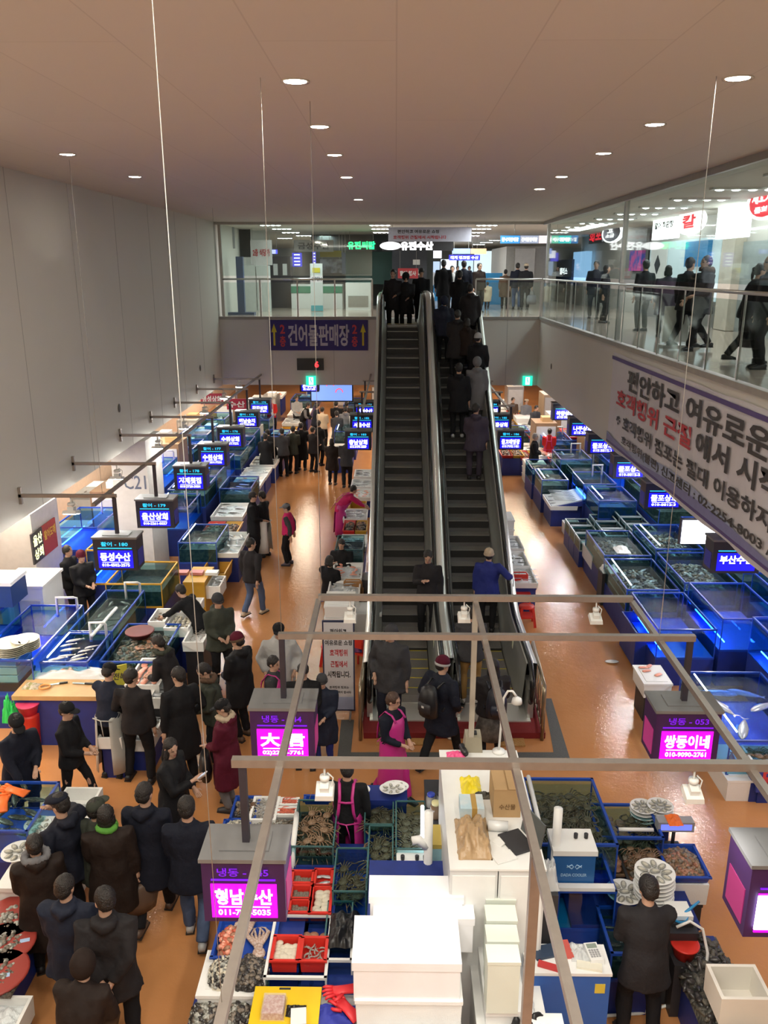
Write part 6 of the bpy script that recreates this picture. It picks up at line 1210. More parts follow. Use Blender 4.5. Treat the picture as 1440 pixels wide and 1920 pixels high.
x, y, w_, d_ = RC(-50, 1870, 45, 1935, .5); foambox(x, y, .3, w_, d_, .22, 'ice filled foam box at the bottom left corner'); crumple('ice_fill', 'crushed ice with fish in the bottom left foam box', x, y, .42, w_*.9, d_*.9, .1, icem, 'ice', 71); table(x, y, w_*.9, d_*.9, .3, 'plinth under the bottom left ice box', blued, name='plinth')
# ================================================================ LEFT BANK: hero pieces near the camera
x, y, w_, d_ = rect(42, 1258, 216, 1306, .85); t = thing('cutting_table', 'wooden topped cutting table on a deep blue cabinet in the left stall', 'table', (x, y, 0)); MB().box(0, 0, .39, w_*.96, d_*.9, .78).build('cabinet', blued, t); MB().box(0, 0, .815, w_, d_, .07).build('worktop', wood, t)
for i, (px, py, r) in enumerate(((110, 1281, .3), (158, 1281, -.1))): p = atz(px, py, .87); t = thing('knife', 'kitchen knife on the wooden cutting table, %s one' % ('left', 'right')[i], 'knife', (p.x, p.y, .855), r); MB().box(-.09, 0, .01, .2, .03, .004).build('blade', steel, t); MB().box(.07, 0, .012, .12, .028, .022).build('handle', black, t)
p = atz(84, 1288, .87); tag(MB().tube([(.08*cos(a*.5), .07*sin(a*.5), .01 + .004*(a % 3)) for a in range(0, 40)], .012, 6).build('orange_strap', mat('orange_strap', (.70, .30, .08), .5), None, (p.x, p.y, .86)), 'coil of orange strap on the wooden cutting table', 'strap')
crumple('plastic_bag', 'crumpled white plastic bags along the back of the cutting table', x - .05, y + .28, .85, w_*.8, .30, .16, mat('bag_white', (.68, .68, .68), .35, alpha=.9, var=0), 'bag', 81); p = atz(60, 1285, .87); crumple('vegetables', 'greenish garnish heap at the left end of the cutting table', p.x, p.y, .85, .26, .2, .08, mat('garnish', (.25, .25, .10), .6, col2=(.5, .42, .35), scale=20), 'vegetables', 82); p = atz(128, 1250, 1.0); crumple('crab_meat', 'orange crab pieces in film behind the cutting table', p.x, p.y, .9, .3, .15, .10, mat('crab_orange', (.65, .25, .10), .5, col2=(.6, .55, .5)), 'crab', 83)
for i, (px, py, r) in enumerate(((22, 1212, .27), (48, 1205, .22))):
    p = atz(px, py, 1.25); t = thing('bowl_stack', ('larger front', 'smaller back')[i] + ' stack of cream plastic bowls on white baskets', 'bowls', (p.x, p.y, 1.12)); b = MB(); [b.lathe([(r*.6, .0), (r*.96, .05), (r, .055), (r*.93, .05), (r*.5, .012), (.001, .012)], 22, (0, 0, j*.03)) for j in range(6)]; b.build('bowls', mat('bowl_cream', (.72, .70, .60), .4), t)
x, y, w_, d_ = rect(0, 1228, 46, 1262, .9)
for i in range(3): foambox(x, y, .72 + .135*i, w_, d_*.9, .115, 'white plastic crate with dark gaps under the bowl stacks, %s' % ('lowest', 'middle', 'topmost')[i], m=white, name='crate')
table(x, y, w_*1.1, d_, .72, 'dark stand carrying the white crates at left', darkm, name='stand')
p = atz(52, 1318, .72); basket_round(p.x, p.y, .55, .17, 'pink plastic bowl under the left end of the cutting table', mat('pink_plastic', (.70, .06, .16), .4), .16); tag(MB().lathe([(.12, 0), (.15, .5), (.15, .55), (.001, .55)], 18).build('bucket', redp, None, (p.x, p.y, 0)), 'red bucket under the pink bowl', 'bucket')
p = atz(14, 1300, 1.0); crumple('green_bag', 'bright green plastic bag hanging at the left picture edge', p.x, p.y, .55, .2, .16, .5, greenb, 'bag', 84)
t = thing('price_board', 'yellow board with Korean lettering between the two men at the left stall', 'sign', tuple(atz(218, 1268, .95)), .55); MB().box(0, 0, .0, .34, .02, .34).build('board', mat('board_yellow', (.50, .48, .05), .6), t); text('활전복', blk, t, front(0, -.012, .0) @ Matrix.Rotation(-.2, 4, 'Z'), .28, .12, .03); MB().box(0, .03, -.5, .03, .03, .8).build('stake', darkm, t)
x, y, w_, d_ = rect(250, 1232, 312, 1282, .9); foambox(x, y, .72, w_, d_, .16, 'white foam tray of salmon fillets at the left aisle'); scatter('fillet', x, y, .84, w_*.85, d_*.85, 15, .20, 'pink salmon fillet in the white foam tray', pi/2, .1); heap('ice', 'crushed ice under the salmon fillets', x, y, .74, w_*.92, d_*.92, .08, icem, 60, .03, cat='ice'); table(x, y, w_*.95, d_*.9, .72, 'blue grey pedestal under the salmon tray', blued, name='pedestal')
for i, (q, z, l, k_, n_, s_) in enumerate((((200, 1325, 245, 1385), .5, 'white foam box holding whole large dark fish at the feet of the apron man', 'fish_dark', 4, .55), ((290, 1265, 330, 1310), .62, 'foam box of silver fish beside the long black overcoat', 'fish_silver', 6, .4), ((285, 1140, 318, 1166), .78, 'foam box with a dark red bowl behind the salmon tray', 'clam_dark', 8, .06), ((315, 1148, 362, 1178), .72, 'foam tray of pale clams in a row at the left aisle', 'clam_white', 30, .075), ((352, 1164, 392, 1205), .66, 'white foam box with green liner at the aisle side', 'shrimp_grey', 20, .10), ((345, 1120, 375, 1150), .75, 'small foam tray of red fish near the leaning vendor', 'fish_red', 5, .22), ((252, 1330, 300, 1390), .35, 'foam box of pale fish on the floor in front of the vest man', 'fish_silver', 5, .4))):
    x, y, w_, d_ = rect(*q, z + .18); foambox(x, y, z, w_*.95, d_*.95, .18, l); scatter(k_, x, y, z + .12, w_*.75, d_*.8, n_, s_, NM[k_].replace('_', ' ') + ' in the ' + ' '.join(l.split()[:9]), 0 if k_[:4] == 'fish' else None); table(x, y, w_*.85, d_*.85, z, 'support block under the ' + ' '.join(l.split()[:8]), (blued, darkm, foam)[i % 3], name='block')
p = atz(262, 1183, .98); basket_round(p.x, p.y, .88, .24, 'dark red round basket lying over the big dark fish tank', mat('dark_red', (.14, .02, .02), .5), .1)
x, y, w_, d_ = rect(212, 1168, 318, 1240, .92); tank(x, y, .52, w_, d_, .38, 'broad dark tank of brown fish in front of the left bank', base=blued, back=darkm); scatter('fish_dark', x, y, .76, w_*.85, d_*.85, 14, .28, 'dark brown fish in the broad dark tank', None); scatter('crab', x + w_*.25, y, .80, w_*.4, d_*.6, 10, .16, 'small crab in the broad dark tank')
heap('sea_creatures', 'brown reddish sea creatures crowding the broad dark tank', x, y, .66, w_*.9, d_*.9, .20, [crabm, shellb, shellm, seaw], 240, .05, (1.3, .7, .5), 'shellfish')
for i, (x_, y_, l) in enumerate(((5.0, 15.9, 'near aisle tank with bubbles'), (6.1, 15.9, 'middle tank crowded with brown fish'), (5.05, 17.9, 'shallow near tank'), (6.15, 17.9, 'shallow middle tank'))): heap('mussel_bed', 'dark mussels and foam lying in the %s of the right bank' % l, x_, y_, (.5, .65)[i % 2] + .20, .85, 1.6, .20, [shelld, shellm, crabm, oyst], 150, .05, (1.3, .7, .5), 'shellfish', 7 + i)
# blue glowing tanks
def lbank(x, y, z0, w, d, h, lab, **kw): return tank(x, y, z0, w, d, h, lab, **kw)
lbank(-6.05, 12.6, .55, .95, 2.2, .62, 'long glowing blue tank behind the bowl stacks', wat=waterb, lamp=ledb, back=bluet, pipe=True); lbank(-7.2, 12.6, .75, .95, 2.2, .62, 'bright blue tank at the left wall behind the bowl stacks', wat=waterb, lamp=ledb, back=bluet)
lbank(-5.15, 12.2, .55, .75, 1.1, .52, 'square blue tank with silver fish behind the cutting table', wat=waterb, lamp=ledw, back=bluet, pipe=True); scatter('fish_silver', -5.15, 12.2, 1.0, .6, .9, 9, .28, 'silver fish in the square blue tank', .6)
lbank(-5.2, 13.9, .5, .75, 1.9, .5, 'dark glass tank behind the square blue tank', back=darkm, pipe=True); scatter('fish_dark', -5.2, 13.9, .84, .6, 1.6, 12, .3, 'dark fish in the glass tank behind the square one', None)
shadeb('pipe', 'white pipe slanting over the dark tanks at left', 'pipe', [tuple(atz(172, 1192, 1.1)), tuple(atz(218, 1140, 1.1))], .03, white)
t = thing('chiller', 'dark blue chiller box above the glowing blue tank', 'chiller', (-6.75, 13.3, 1.42)); MB().box(0, 0, .2, .5, .6, .4).build('body', mat('chiller_navy', (.02, .05, .16), .4), t); MB().box(0, 0, .42, .54, .64, .06).build('lid', white, t)
t = thing('work_cabinet', 'white machine cabinet behind the glowing blue tanks', 'cabinet', (-6.8, 14.4, 0)); MB().box(0, 0, .7, .8, .9, 1.4).build('carcass', white, t); MB().box(0, 0, 1.42, .86, .96, .05).build('worktop', white, t); MB().box(.1, -.46, .9, .5, .02, .5).build('door', mat('door_grey', (.5, .5, .5), .4), t)
t = thing('partition', 'white partition hut carrying the yellow and red price board', 'partition', (-7.65, 15.9, 0)); MB().box(0, 0, 1.2, 1.2, 1.3, 2.4).build('panel', mat('partition_white', (.62, .58, .55), .6), t)
t = thing('price_board', 'price board half yellow on black and half red on the white partition', 'sign', (-7.0, 15.6, 1.75), pi/2); MB().box(-.3, 0, 0, .5, .03, .62).build('black_half', blk, t); MB().box(.28, 0, 0, .66, .03, .62).build('red_half', mat('board_red', (.40, .04, .03), .6), t)
text('울산', CREAM, t, front(-.3, -.02, .14), .4, .22, .03); text('상회', CREAM, t, front(-.3, -.02, -.14), .4, .22, .03); text('활어도매', mat('board_orange', (.75, .45, .05), .6), t, front(.28, -.02, .1), .56, .2, .03)
t = thing('wooden_counter', 'orange wooden counter at the left picture edge', 'counter', (-7.95, 13.5, 0)); MB().box(0, 0, .5, .9, 1.6, 1.0).build('body', mat('warm_wood_dark', (.28, .15, .07), .6), t); MB().box(0, 0, 1.02, .96, 1.7, .05).build('worktop', mat('warm_wood', (.62, .34, .07), .4), t)
t = thing('tool_box', 'cream box with teal bundle on the orange wooden counter', 'box', (-7.9, 14.1, 1.045)); MB().box(0, 0, .1, .35, .3, .2).build('box_body', white, t); MB().ell((0, .1, .28), (.22, .2, .16)).build('bundle', mat('teal_cloth', (.08, .18, .17), .7), t)
t = thing('column', 'broad white column with the mark C21 behind the left stalls', 'column', (-5.95, 18.6, 0)); MB().box(0, 0, SOFF/2, .8, 1.2, SOFF - .01).build('shaft', mat('column_white', (.62, .60, .57), .6), t); text('C21', mat('column_print', (.12, .14, .20), .6), t, front(.1, -.61, 2.35), .5, .32, .01)
# yellow framed tanks
lbank(-5.1, 15.7, .55, 1.1, 1.3, .5, 'yellow rimmed tank with dark water in the left bank', rim=yellp, back=darkm); lbank(-5.95, 16.5, .7, .7, 1.2, .75, 'tall blue lit tank with orange yellow lid edge near the second blue sign', rim=yellp, wat=waterb, lamp=ledb)
x, y, w_, d_ = rect(352, 1056, 392, 1085, .8); table(x, y, w_, d_, .72, 'yellow plastic table with pink fillet packs in the left bank', yellp, name='table')
for i in range(3): tag(MB().box(0, 0, .03, .26, .2, .06).build('fillet_pack', [mat('pack_pink', (.55, .2, .2), .3), white][i == 2] if 1 else 0, None, (x - .35 + .32*i, y, .73)), ('left pink', 'middle pink', 'right white')[i] + ' pack on the yellow plastic table', 'package')
x, y, w_, d_ = rect(386, 1054, 426, 1080, .5); tray(x, y, .25, w_, d_, .30, 'yellow open crate on the aisle floor beside the black jacket man', yellp, 0, 'crate', 'crate', 1.12)
x, y, w_, d_ = rect(413, 993, 457, 1032, .8); foambox(x, y, .62, w_, d_, .12, 'white tray of bagged fish on a blue cabinet at the left aisle'); scatter('fish_silver', x, y, .70, w_*.8, d_*.8, 10, .34, 'bagged silver fish on the blue cabinet', None); table(x, y, w_*.95, d_*.95, .62, 'blue cabinet under the tray of bagged fish', blued, name='pedestal')
x, y, w_, d_ = rect(392, 1082, 418, 1102, .55); foambox(x, y, .3, w_, d_, .28, 'white foam box with silver fish heads by the yellow crate'); scatter('fish_silver', x, y, .52, w_*.8, d_*.8, 4, .3, 'silver fish head up in the box by the yellow crate', None)

# ================================================================ ROWS OF STALLS GOING AWAY
rw = random.Random(99); LIN = [mat('liner_dark', (.02, .035, .04), .5, col2=(.07, .08, .07), scale=12), mat('liner_blue', (.01, .05, .22), .4, col2=(.03, .06, .08), scale=6), mat('liner_brown', (.06, .05, .035), .5, col2=(.14, .12, .09), scale=14)]
def place(px_): pass
def disp(kind, x, y, w, d, z, where, i):
    """one stall unit; where = a phrase that tells the row, i = its order going away"""
    o = LO(i); L_ = '%s, %s going away' % (where, o)
    if kind == 'tank': tank(x, y, z, w, d, .5, 'blue rimmed glass fish tank, ' + L_, liner=rw.choice(LIN), back=rw.choice([bluet, darkm, bluel]), wat=rw.choice([water, water, waterb]), lamp=rw.choice([None, ledw]), pipe=rw.random() < .4); scatter(rw.choice(['fish_dark', 'fish_silver']), x, y, z + .34, w*.75, d*.8, 3, .3, 'live fish in glass tank, ' + L_, None)
    elif kind == 'btank': tank(x, y, z, w, d, .55, 'glowing blue fish tank, ' + L_, wat=waterb, lamp=rw.choice([ledb, ledw]), back=bluet, pipe=rw.random() < .4)
    elif kind == 'glass': tank(x, y, z, w, d, .45, 'clear glass tank with dark water, ' + L_, liner=rw.choice(LIN), rim=tealp, back=seaw, pipe=False); scatter('fish_dark', x, y, z + .30, w*.75, d*.8, 3, .28, 'dark fish in clear tank, ' + L_, None)
    elif kind in ('fish', 'red', 'dark', 'hair'):
        foambox(x, y, z, w*.95, d*.92, .12, 'white fish display tray, ' + L_); table(x, y, w*.9, d*.85, z, 'blue base of the display tray, ' + L_, blued, name='pedestal'); heap('ice', 'crushed ice in the display tray, ' + L_, x, y, z + .02, w*.88, d*.84, .09, icem, 30, .03, cat='ice')
        kd = dict(fish='fish_silver', red='fillet', dark='fish_dark', hair='hairtail')[kind]; scatter(kd, x, y, z + .11, w*.8, d*.8, dict(fish=6, red=9, dark=5, hair=6)[kind], dict(fish=.38, red=.22, dark=.36, hair=.8)[kind] * min(1, w), dict(fish='silver fish', red='orange pink fillet', dark='dark fish', hair='long hairtail fish')[kind] + ' on the display tray, ' + L_, 0.05 if kd != 'fillet' else None)
    elif kind == 'shell':
        table(x, y, w*.95, d*.9, z, 'blue base of the shellfish trays, ' + L_, blued, name='pedestal')
        for q in (-1, 1): tray(x + q*w*.24, y, z, w*.44, d*.8, .10, ('red', 'yellow')[q > 0] + ' basket of shellfish, ' + L_, redp if q < 0 else yellp, 0, 'basket', 'basket'); heap('shell_pile', ('dark', 'brown')[q > 0] + ' shellfish in the %s basket ' % ('red', 'yellow')[q > 0] + ', ' + L_, x + q*w*.24, y, z + .03, w*.38, d*.7, .12, [shellm, shelld, shellb], 60, .035)
    elif kind == 'foam':
        n = rw.randint(2, 4)
        for j in range(n): foambox(x, y, j*.24, w*.8, d*.7, .20, 'white foam box %s, %s from the floor' % (L_, ('lowest', 'second', 'third', 'fourth')[j]), True)
    elif kind == 'crate':
        for j in range(2): tray(x, y, j*.30, w*.7, d*.7, .28, 'yellow crate %s, %s' % (L_, ('lower', 'upper')[j]), yellp if rw.random() < .6 else bluep, 0, 'crate', 'crate', 1.05)
    elif kind == 'cab':
        t = thing('cabinet', 'pale storage cabinet, ' + L_, 'cabinet', (x, y, 0)); hh = rw.uniform(1.1, 1.9); MB().box(0, 0, hh/2, w*.8, d*.7, hh).build('carcass', rw.choice([mat('cab_tan', (.38, .29, .20), .6), steel2, mat('cab_grey', (.30, .30, .29), .5), mat('cab_brown', (.22, .13, .07), .6)]), t); dr = MB().box(0, -d*.36, hh*.5, w*.7, .02, hh*.85).build('door', mat('door_grey', (.5, .5, .5), .4), t); MB().box(w*.25, -d*.36 - .02, hh*.55, .02, .02, .2).build('handle', steel, dr); MB().box(w*.1, 0, hh + .08, w*.4, d*.3, .16).build('top_box', rw.choice([carton, foam, bluel]), t)
def row(x, y0, seq, w, pitch, z, where, jit=.08):
    for i, k_ in enumerate(seq.split()): disp(k_, x + rw.uniform(-jit, jit), y0 + i*pitch, w*rw.uniform(.9, 1.0), pitch*.92, z*rw.uniform(.92, 1.08) if k_ in ('tank', 'glass', 'btank', 'fish', 'red', 'dark', 'hair', 'shell') else z, where, i)
row(-4.45, 18.4, 'tank shell dark tank red hair dark fish tank red crate fish', .95, 1.55, .55, 'left bank aisle row')
row(-5.55, 20.4, 'btank tank tank btank glass tank tank cab tank', 1.0, 1.6, .75, 'left bank middle row')
row(-6.95, 18.0, 'btank cab tank btank cab tank btank cab tank cab', 1.0, 1.75, .95, 'left bank wall row')
row(-8.2, 17.5, 'cab foam cab foam cab cab foam cab', 1.0, 2.2, 0, 'left bank back wall')
row(-1.02, 14.6, 'foam fish red glass dark shell fish crate red fish dark', .68, 1.12, .55, 'row left of the escalators', .03)
row(2.75, 16.7, 'hair dark fish foam red dark shell fish glass', .58, 1.15, .55, 'row right of the escalators', .03)
row(-4.4, 37.5, 'fish tank red crate dark', 1.0, 2.2, .6, 'far left end row')
row(-1.9, 29.5, 'fish tank dark red tank', .9, 2.3, .55, 'far row under the screen')
row(-.8, 40.5, 'cab foam tank', 1.0, 3, .55, 'far middle aisle end')
row(2.8, 28.6, 'tank fish dark crate red shell', .9, 2.1, .6, 'far row past right escalator')
row(1.0, 29.5, 'foam cab tank fish', 1.0, 2.4, .6, 'row past the escalator top')
row(4.7, 32.5, 'red shell dark fish', 1.0, 2.2, .6, 'far right corner row')
row(4.1, 29.0, 'shell red dark crate shell foam red', .9, 1.6, .6, 'far right inner row')
row(5.5, 28.6, 'red cab shell dark foam shell cab red', 1.0, 1.6, .7, 'far right middle row')
row(7.0, 29.2, 'cab shell cab foam cab', 1.0, 2.2, .9, 'far right outer row')
row(-6.0, 35.5, 'cab shell cab red', 1.0, 2.0, .8, 'far left outer row')
row(-2.9, 44.0, 'cab cab foam', 1.0, 2.6, .8, 'last row of the left aisle')
for q, Y_, tx, l in (((376, 738, 418, 758), 27.9, '명성상회', 'red board with white letters reading 명성상회 near the left wall'), ((425, 748, 462, 768), 30, '수산', 'red and white board beyond the farthest left blue sign')):
    x, z, w_, h_ = onY(*q, Y_); t = thing('shop_board', l, 'sign', (x, Y_, z)); pn = MB().box(0, .03, 0, w_, .06, h_).build('panel', mat('board_crimson', (.42, .02, .06), .5), t); text(tx, white, pn, front(0, -.01, 0), w_*.85, h_*.6, .03); MB().box(0, .08, (SOFF - z)/2, .05, .05, SOFF - z).build('hanger', steel2, t)
# right bank
x, y = 4.15, 12.1; foambox(x, y, .45, .42, .62, .22, 'white foam box with four salmon blocks beside the right magenta sign', True); 
for i, (u, v) in enumerate(((-.09, .2), (-.07, .08), (.08, -.05), (.02, .25))): food('fillet', (x + u, y + v, .72), .15, .3*i, 'salmon block on the white box by the right magenta sign', 'salmon blocks on the white box')
table(x, y, .36, .5, .45, 'dark block under the box of salmon blocks', darkm, name='block'); p = atz(1147, 1243, 0); tag(MB().ell((0, 0, .03), (.13, .06, .02), 14, 6).build('small_dish', white, None, (p.x, p.y, 0)), 'small white dish lying on the orange floor', 'dish')
def rb(x, y, z0, w, d, h, lab, **kw): return tank(x, y, z0, w, d, h, lab, **kw)
rb(5.15, 10.9, .30, 1.25, 2.0, .55, 'large low tank of deep blue water with pale big fish', wat=waterb, lamp=ledw, back=bluet); scatter('fish_silver', 5.15, 10.9, .70, 1.0, 1.6, 6, .6, 'large pale fish in the low deep blue tank', None)
rb(6.5, 11.6, .75, 1.1, 2.4, .65, 'tall glowing blue tank at the right picture edge', wat=waterb, lamp=ledb, back=bluet, pipe=True); rb(7.7, 11.6, .95, 1.0, 2.4, .65, 'dark tank behind the tall glowing one at the right edge', lamp=ledw, back=bluet)
rb(5.0, 13.9, .50, 1.0, 1.7, .55, 'glowing blue tank with small bubbles beside the white foam box', wat=waterb, lamp=ledb, back=bluet); rb(6.1, 13.9, .65, 1.05, 1.7, .60, 'bright blue deep tank in the middle of the right bank', wat=waterb, lamp=ledb, back=bluet); rb(7.25, 13.9, .85, 1.0, 1.7, .62, 'pale turquoise glass tank under the blue chiller', wat=waterb, back=bluel, lamp=ledw)
cooler(7.1, 13.3, 1.50, .62, .5, .42, 'blue and white water chiller on the turquoise tank at the right')
cooler(6.9, 16.2, 1.50, .55, .5, .40, 'smaller blue chiller farther along the right bank')
for i, (x_, y_, kd, l) in enumerate(((5.0, 15.9, 'fish_silver', 'dark tank with white sparkling bubbles, near aisle'), (6.1, 15.9, 'fish_dark', 'dark tank crowded with brown fish, middle'), (7.2, 15.9, 'fish_dark', 'dark tank with pipes, back'), (5.05, 17.9, 'fish_dark', 'shallow dark tank behind the bubbling one'), (6.15, 17.9, 'fish_dark', 'shallow dark tank with mussels, middle'), (7.25, 17.9, 'fish_silver', 'blue backed tank behind the chiller'))):
    rb(x_, y_, (.5, .65, .85)[i % 3], 1.02, 1.8, .5, l + ', right bank', liner=LIN[i % 3], back=(bluet if i in (2, 5, 0) else darkm), lamp=(ledw if i % 2 == 0 else None), pipe=i == 2); scatter(kd, x_, y_, (.5, .65, .85)[i % 3] + .34, (.8), 1.4, 6, .26, NM[kd] + ' in the ' + l, None)
x, y, w_, d_ = rect(1158, 1095, 1212, 1138, .6); foambox(x, y, .35, w_, d_, .3, 'large closed cream foam box at the right aisle edge', True, m=mat('foam_warm', (.8, .76, .68), .7)); table(x, y, w_*.9, d_*.9, .35, 'dark blue plinth under the cream foam box', blued, name='plinth')
x, y, w_, d_ = rect(1180, 1145, 1225, 1185, .75); foambox(x, y, .05, w_, d_, .68, 'dark blue upright bin beside the cream foam box', m=blued, name='bin')
for i in range(3):
    for j in range(3): tank(4.75 + .62*j, 19.3 + .62*i, .40 + .12*j, .58, .58, .28, 'small stepped glass box, %s file, %s from the aisle' % (('near', 'middle', 'far')[i], ('first', 'second', 'third')[j]), rim=mat('clear_edge', (.30, .36, .38), .2), back=darkm, fill=.6)
x, y, w_, d_ = rect(1061, 973, 1090, 992, .35); foambox(x, y, .0, w_, d_, .32, 'white foam box on the floor at the foot of the stepped glass boxes')
x, y, w_, d_ = rect(1100, 1015, 1130, 1045, .6); foambox(x, y, .3, w_, d_, .3, 'narrow white lidded box standing at the right aisle', True); table(x, y, w_*.9, d_*.9, .3, 'plinth under the narrow lidded box', darkm, name='plinth')
p = atz(1165, 1042, .9); crumple('paper_sheet', 'crumpled white paper sheet on the dark tanks of the right bank', p.x, p.y, 1.02, .3, .4, .12, white, 'paper', 91); p = atz(1143, 1068, .75); crumple('white_bag', 'white plastic bag on the aisle corner of the right bank', p.x, p.y, .72, .35, .35, .18, white, 'bag', 92); table(p.x, p.y, .4, .4, .72, 'dark block under the white bag', darkm, name='block')
# sloping blue display with hairtail
x, y, w_, d_ = rect(1030, 908, 1098, 945, .8); t = thing('sloping_display', 'blue sloping fish display with hairtails at the right aisle', 'display stand', (x, y, 0)); M = Matrix.Translation((0, 0, .62)) @ Matrix.Rotation(-.22, 4, 'Y'); MB().box(0, 0, 0, w_*1.05, d_*.6, .14, 0, 0, M).box(0, 0, .28, w_*.9, d_*.5, .5).build('body', blued, t); MB().box(0, 0, .08, w_*1.0, d_*.55, .03, 0, 0, M).build('ice_bed', icem, t)
for i in range(7): food('hairtail', (x + .05, y - d_*.22 + i*.085*d_/1.2*1.1, .74), .95*w_, 0, 'long silver hairtail on the sloping blue display', 'hairtails on the sloping display')
p = atz(1118, 908, 1.0); table(p.x, p.y, .62, .6, .95, 'blue pedestal with a tan wooden cutting board at the right bank', blued, wood, name='cutting_table'); crumple('cloth', 'white cloth hanging beside the blue pedestal', p.x - .42, p.y - .2, .1, .3, .3, .6, white, 'cloth', 93)
row(4.75, 22.9, 'fish tank tank foam shell dark tank fish', .85, 1.5, .5, 'right bank aisle row')
row(5.75, 21.4, 'tank btank glass tank shell tank', 1.0, 1.6, .7, 'right bank middle row')
row(6.95, 20.2, 'tank tank btank tank cab', 1.0, 1.8, .9, 'right bank back row')
# sign strip and trays at lower right
t = thing('stall_sign', 'low blue and white stall sign with red letters at the right edge', 'sign', (5.22, 9.72, .42)); MB().box(.2, 0, 0, 1.1, .05, .45).build('board', mat('sign_navy', (.03, .05, .30), .5), t); text('민어', mat('sign_red', (.60, .05, .06), .5), t, front(-.08, -.03, 0), .42, .28, .05); MB().box(.2, .15, -.3, 1.0, .25, .5).build('base', blued, t)
x, y, w_, d_ = rect(1345, 1395, 1400, 1460, .35); foambox(x, y, 0, w_, d_, .3, 'white foam box under the violet sign at the right edge', True); food('fish_red', (x, y, .37), .4, 1.2, 'single pink red fish on the box beside the low blue sign'); x, y, w_, d_ = rect(1402, 1385, 1470, 1415, .75); foambox(x, y, .45, w_, d_, .2, 'white foam tray of crab legs behind the low blue sign'); scatter('crab_pale', x, y, .58, w_*.7, d_*.7, 3, .3, 'crab on the tray behind the low blue sign'); table(x, y, w_*.9, d_*.9, .45, 'plinth of the crab leg tray', blued, name='plinth')
# seated diners' table, stools and chairs
p = atz(655, 1075, .62); t = thing('red_table', 'small red plastic table with dishes between the two seated men', 'table', (p.x, p.y, 0)); MB().box(0, 0, .58, .55, .5, .04).build('table_top', redp, t)
for s in (-1, 1):
    for q in (-1, 1): MB().bar((s*.24, q*.21, 0), (s*.22, q*.19, .57), .035).build('leg', redp, t)
for i, (u, v) in enumerate(((-.14, .1), (.1, .12), (0, -.08), (.16, -.1))): plate(p.x + u, p.y + v, .60, .10, 'small dish on the red table, %s' % ('far left', 'far right', 'near middle', 'near right')[i], 4, 'clam_dark', 'bit of food on the small red table')
def stool(x, y, lab, m, h=.42):
    t = thing('stool', lab, 'stool', (x, y, 0)); MB().lathe([(.15, h-.04), (.16, h-.02), (.15, h), (.001, h)], 18).build('seat', m, t)
    for s in (-1, 1):
        for q in (-1, 1): MB().bar((s*.16, q*.16, 0), (s*.11, q*.11, h - .02), .05, .03).build('leg', m, t)
    MB().box(0, 0, .2, .3, .3, .03).build('brace', m, t)
q = atz(617, 1105, .3); stool(q.x, q.y + .2, 'blue plastic stool under the seated person in black', bluep); q = atz(640, 1070, .4); stool(q.x + .1, q.y + .5, 'dark stool under the man in the padded jacket', darkm)
q = atz(988, 1135, .42); stool(q.x, q.y, 'red plastic stool at the right foot of the escalator', redp); 
def chair(x, y, rz, lab, m, seatm=None, steel_=False):
    t = thing('chair', lab, 'chair', (x, y, 0), rz); f = steel if steel_ else m
    MB().box(0, 0, .43, .42, .42, .04).build('seat', seatm or m, t)
    for s in (-1, 1):
        for q_ in (-1, 1): MB().bar((s*.20, q_*.2, 0), (s*.18, q_*.18, .43), .03).build('leg', f, t)
    MB().tube([(-.18, .2, .43), (-.18, .23, .75), (-.14, .24, .80), (.14, .24, .80), (.18, .23, .75), (.18, .2, .43)], .016, 6).box(0, .225, .66, .34, .03, .2).build('backrest', f if not steel_ else (seatm or m), t)
q = atz(654, 1110, .43); chair(q.x + .1, q.y, pi, 'steel framed chair with tan seat beside the red table', steel, mat('tan_seat', (.35, .17, .06), .6), True)
q = atz(975, 1110, .45); chair(q.x, q.y, 0, 'red plastic chair with blue cloth at the right foot of the escalator', redp)
q = atz(677, 1215, .45); chair(q.x, q.y, 2.6, 'red plastic chair heaped with clothes behind the standing banner', redp); crumple('clothes_bundle', 'pink and navy clothes heaped on the chair behind the standing banner', q.x, q.y, .46, .4, .4, .3, mat('pink_navy', (.6, .1, .25), .7, col2=(.03, .03, .15), scale=3), 'clothes', 95)
q = atz(1000, 1090, .75); q = atz(618, 1215, .3); stool(q.x, q.y, 'red stool half hidden left of the standing banner', redp, .35)
q = atz(690, 1085, .5); tag(MB().lathe([(.2, 0), (.24, .55), (.25, .56), (.001, .56)], 20).build('bin', mat('bin_grey', (.30, .30, .30), .5), None, (q.x, q.y, 0)), 'grey bin with white lid beside the left escalator', 'bin'); q = atz(690, 1140, .6); table(q.x, q.y, .55, .6, .6, 'white box table covered with papers at the left foot of the escalator', white, name='side_table')
# ================================================================ UPPER FLOOR SHOPS
Y2 = 35.0
def panelY(name, lab, cat, x0, y0, x1, y1, Y, m, th=.08, txt=None, tm=None, tw=.8, th_=.6, face=None):
    x, z, w_, h_ = onY(x0, y0, x1, y1, Y); t = thing(name, lab, cat, (x, Y, z)); MB().box(0, th/2, 0, w_, th, h_).build('panel', m, t); b = MB()
    if name != 'shop_block':
        for s in (-.4, .4): b.bar((w_*s, th*.8, h_/2), (w_*s, th*.8, CEIL - z), .012)
        b.build('hanger', steel2, t)
    if txt: text(txt, tm, t, front(0, -.012, 0), w_*tw, h_*th_, .03)
    return t, w_, h_
struct('wall_upper_lobby', slab(MB(), -5.75, -5.0, 33.2, 33.4, FLOOR2, CEIL), white)
b = MB(); slab(b, -3.6, 1.6, 37, 37.2, FLOOR2, CEIL); struct('wall_upper_shop', b, mat('shop_dark', (.06, .07, .07), .6))
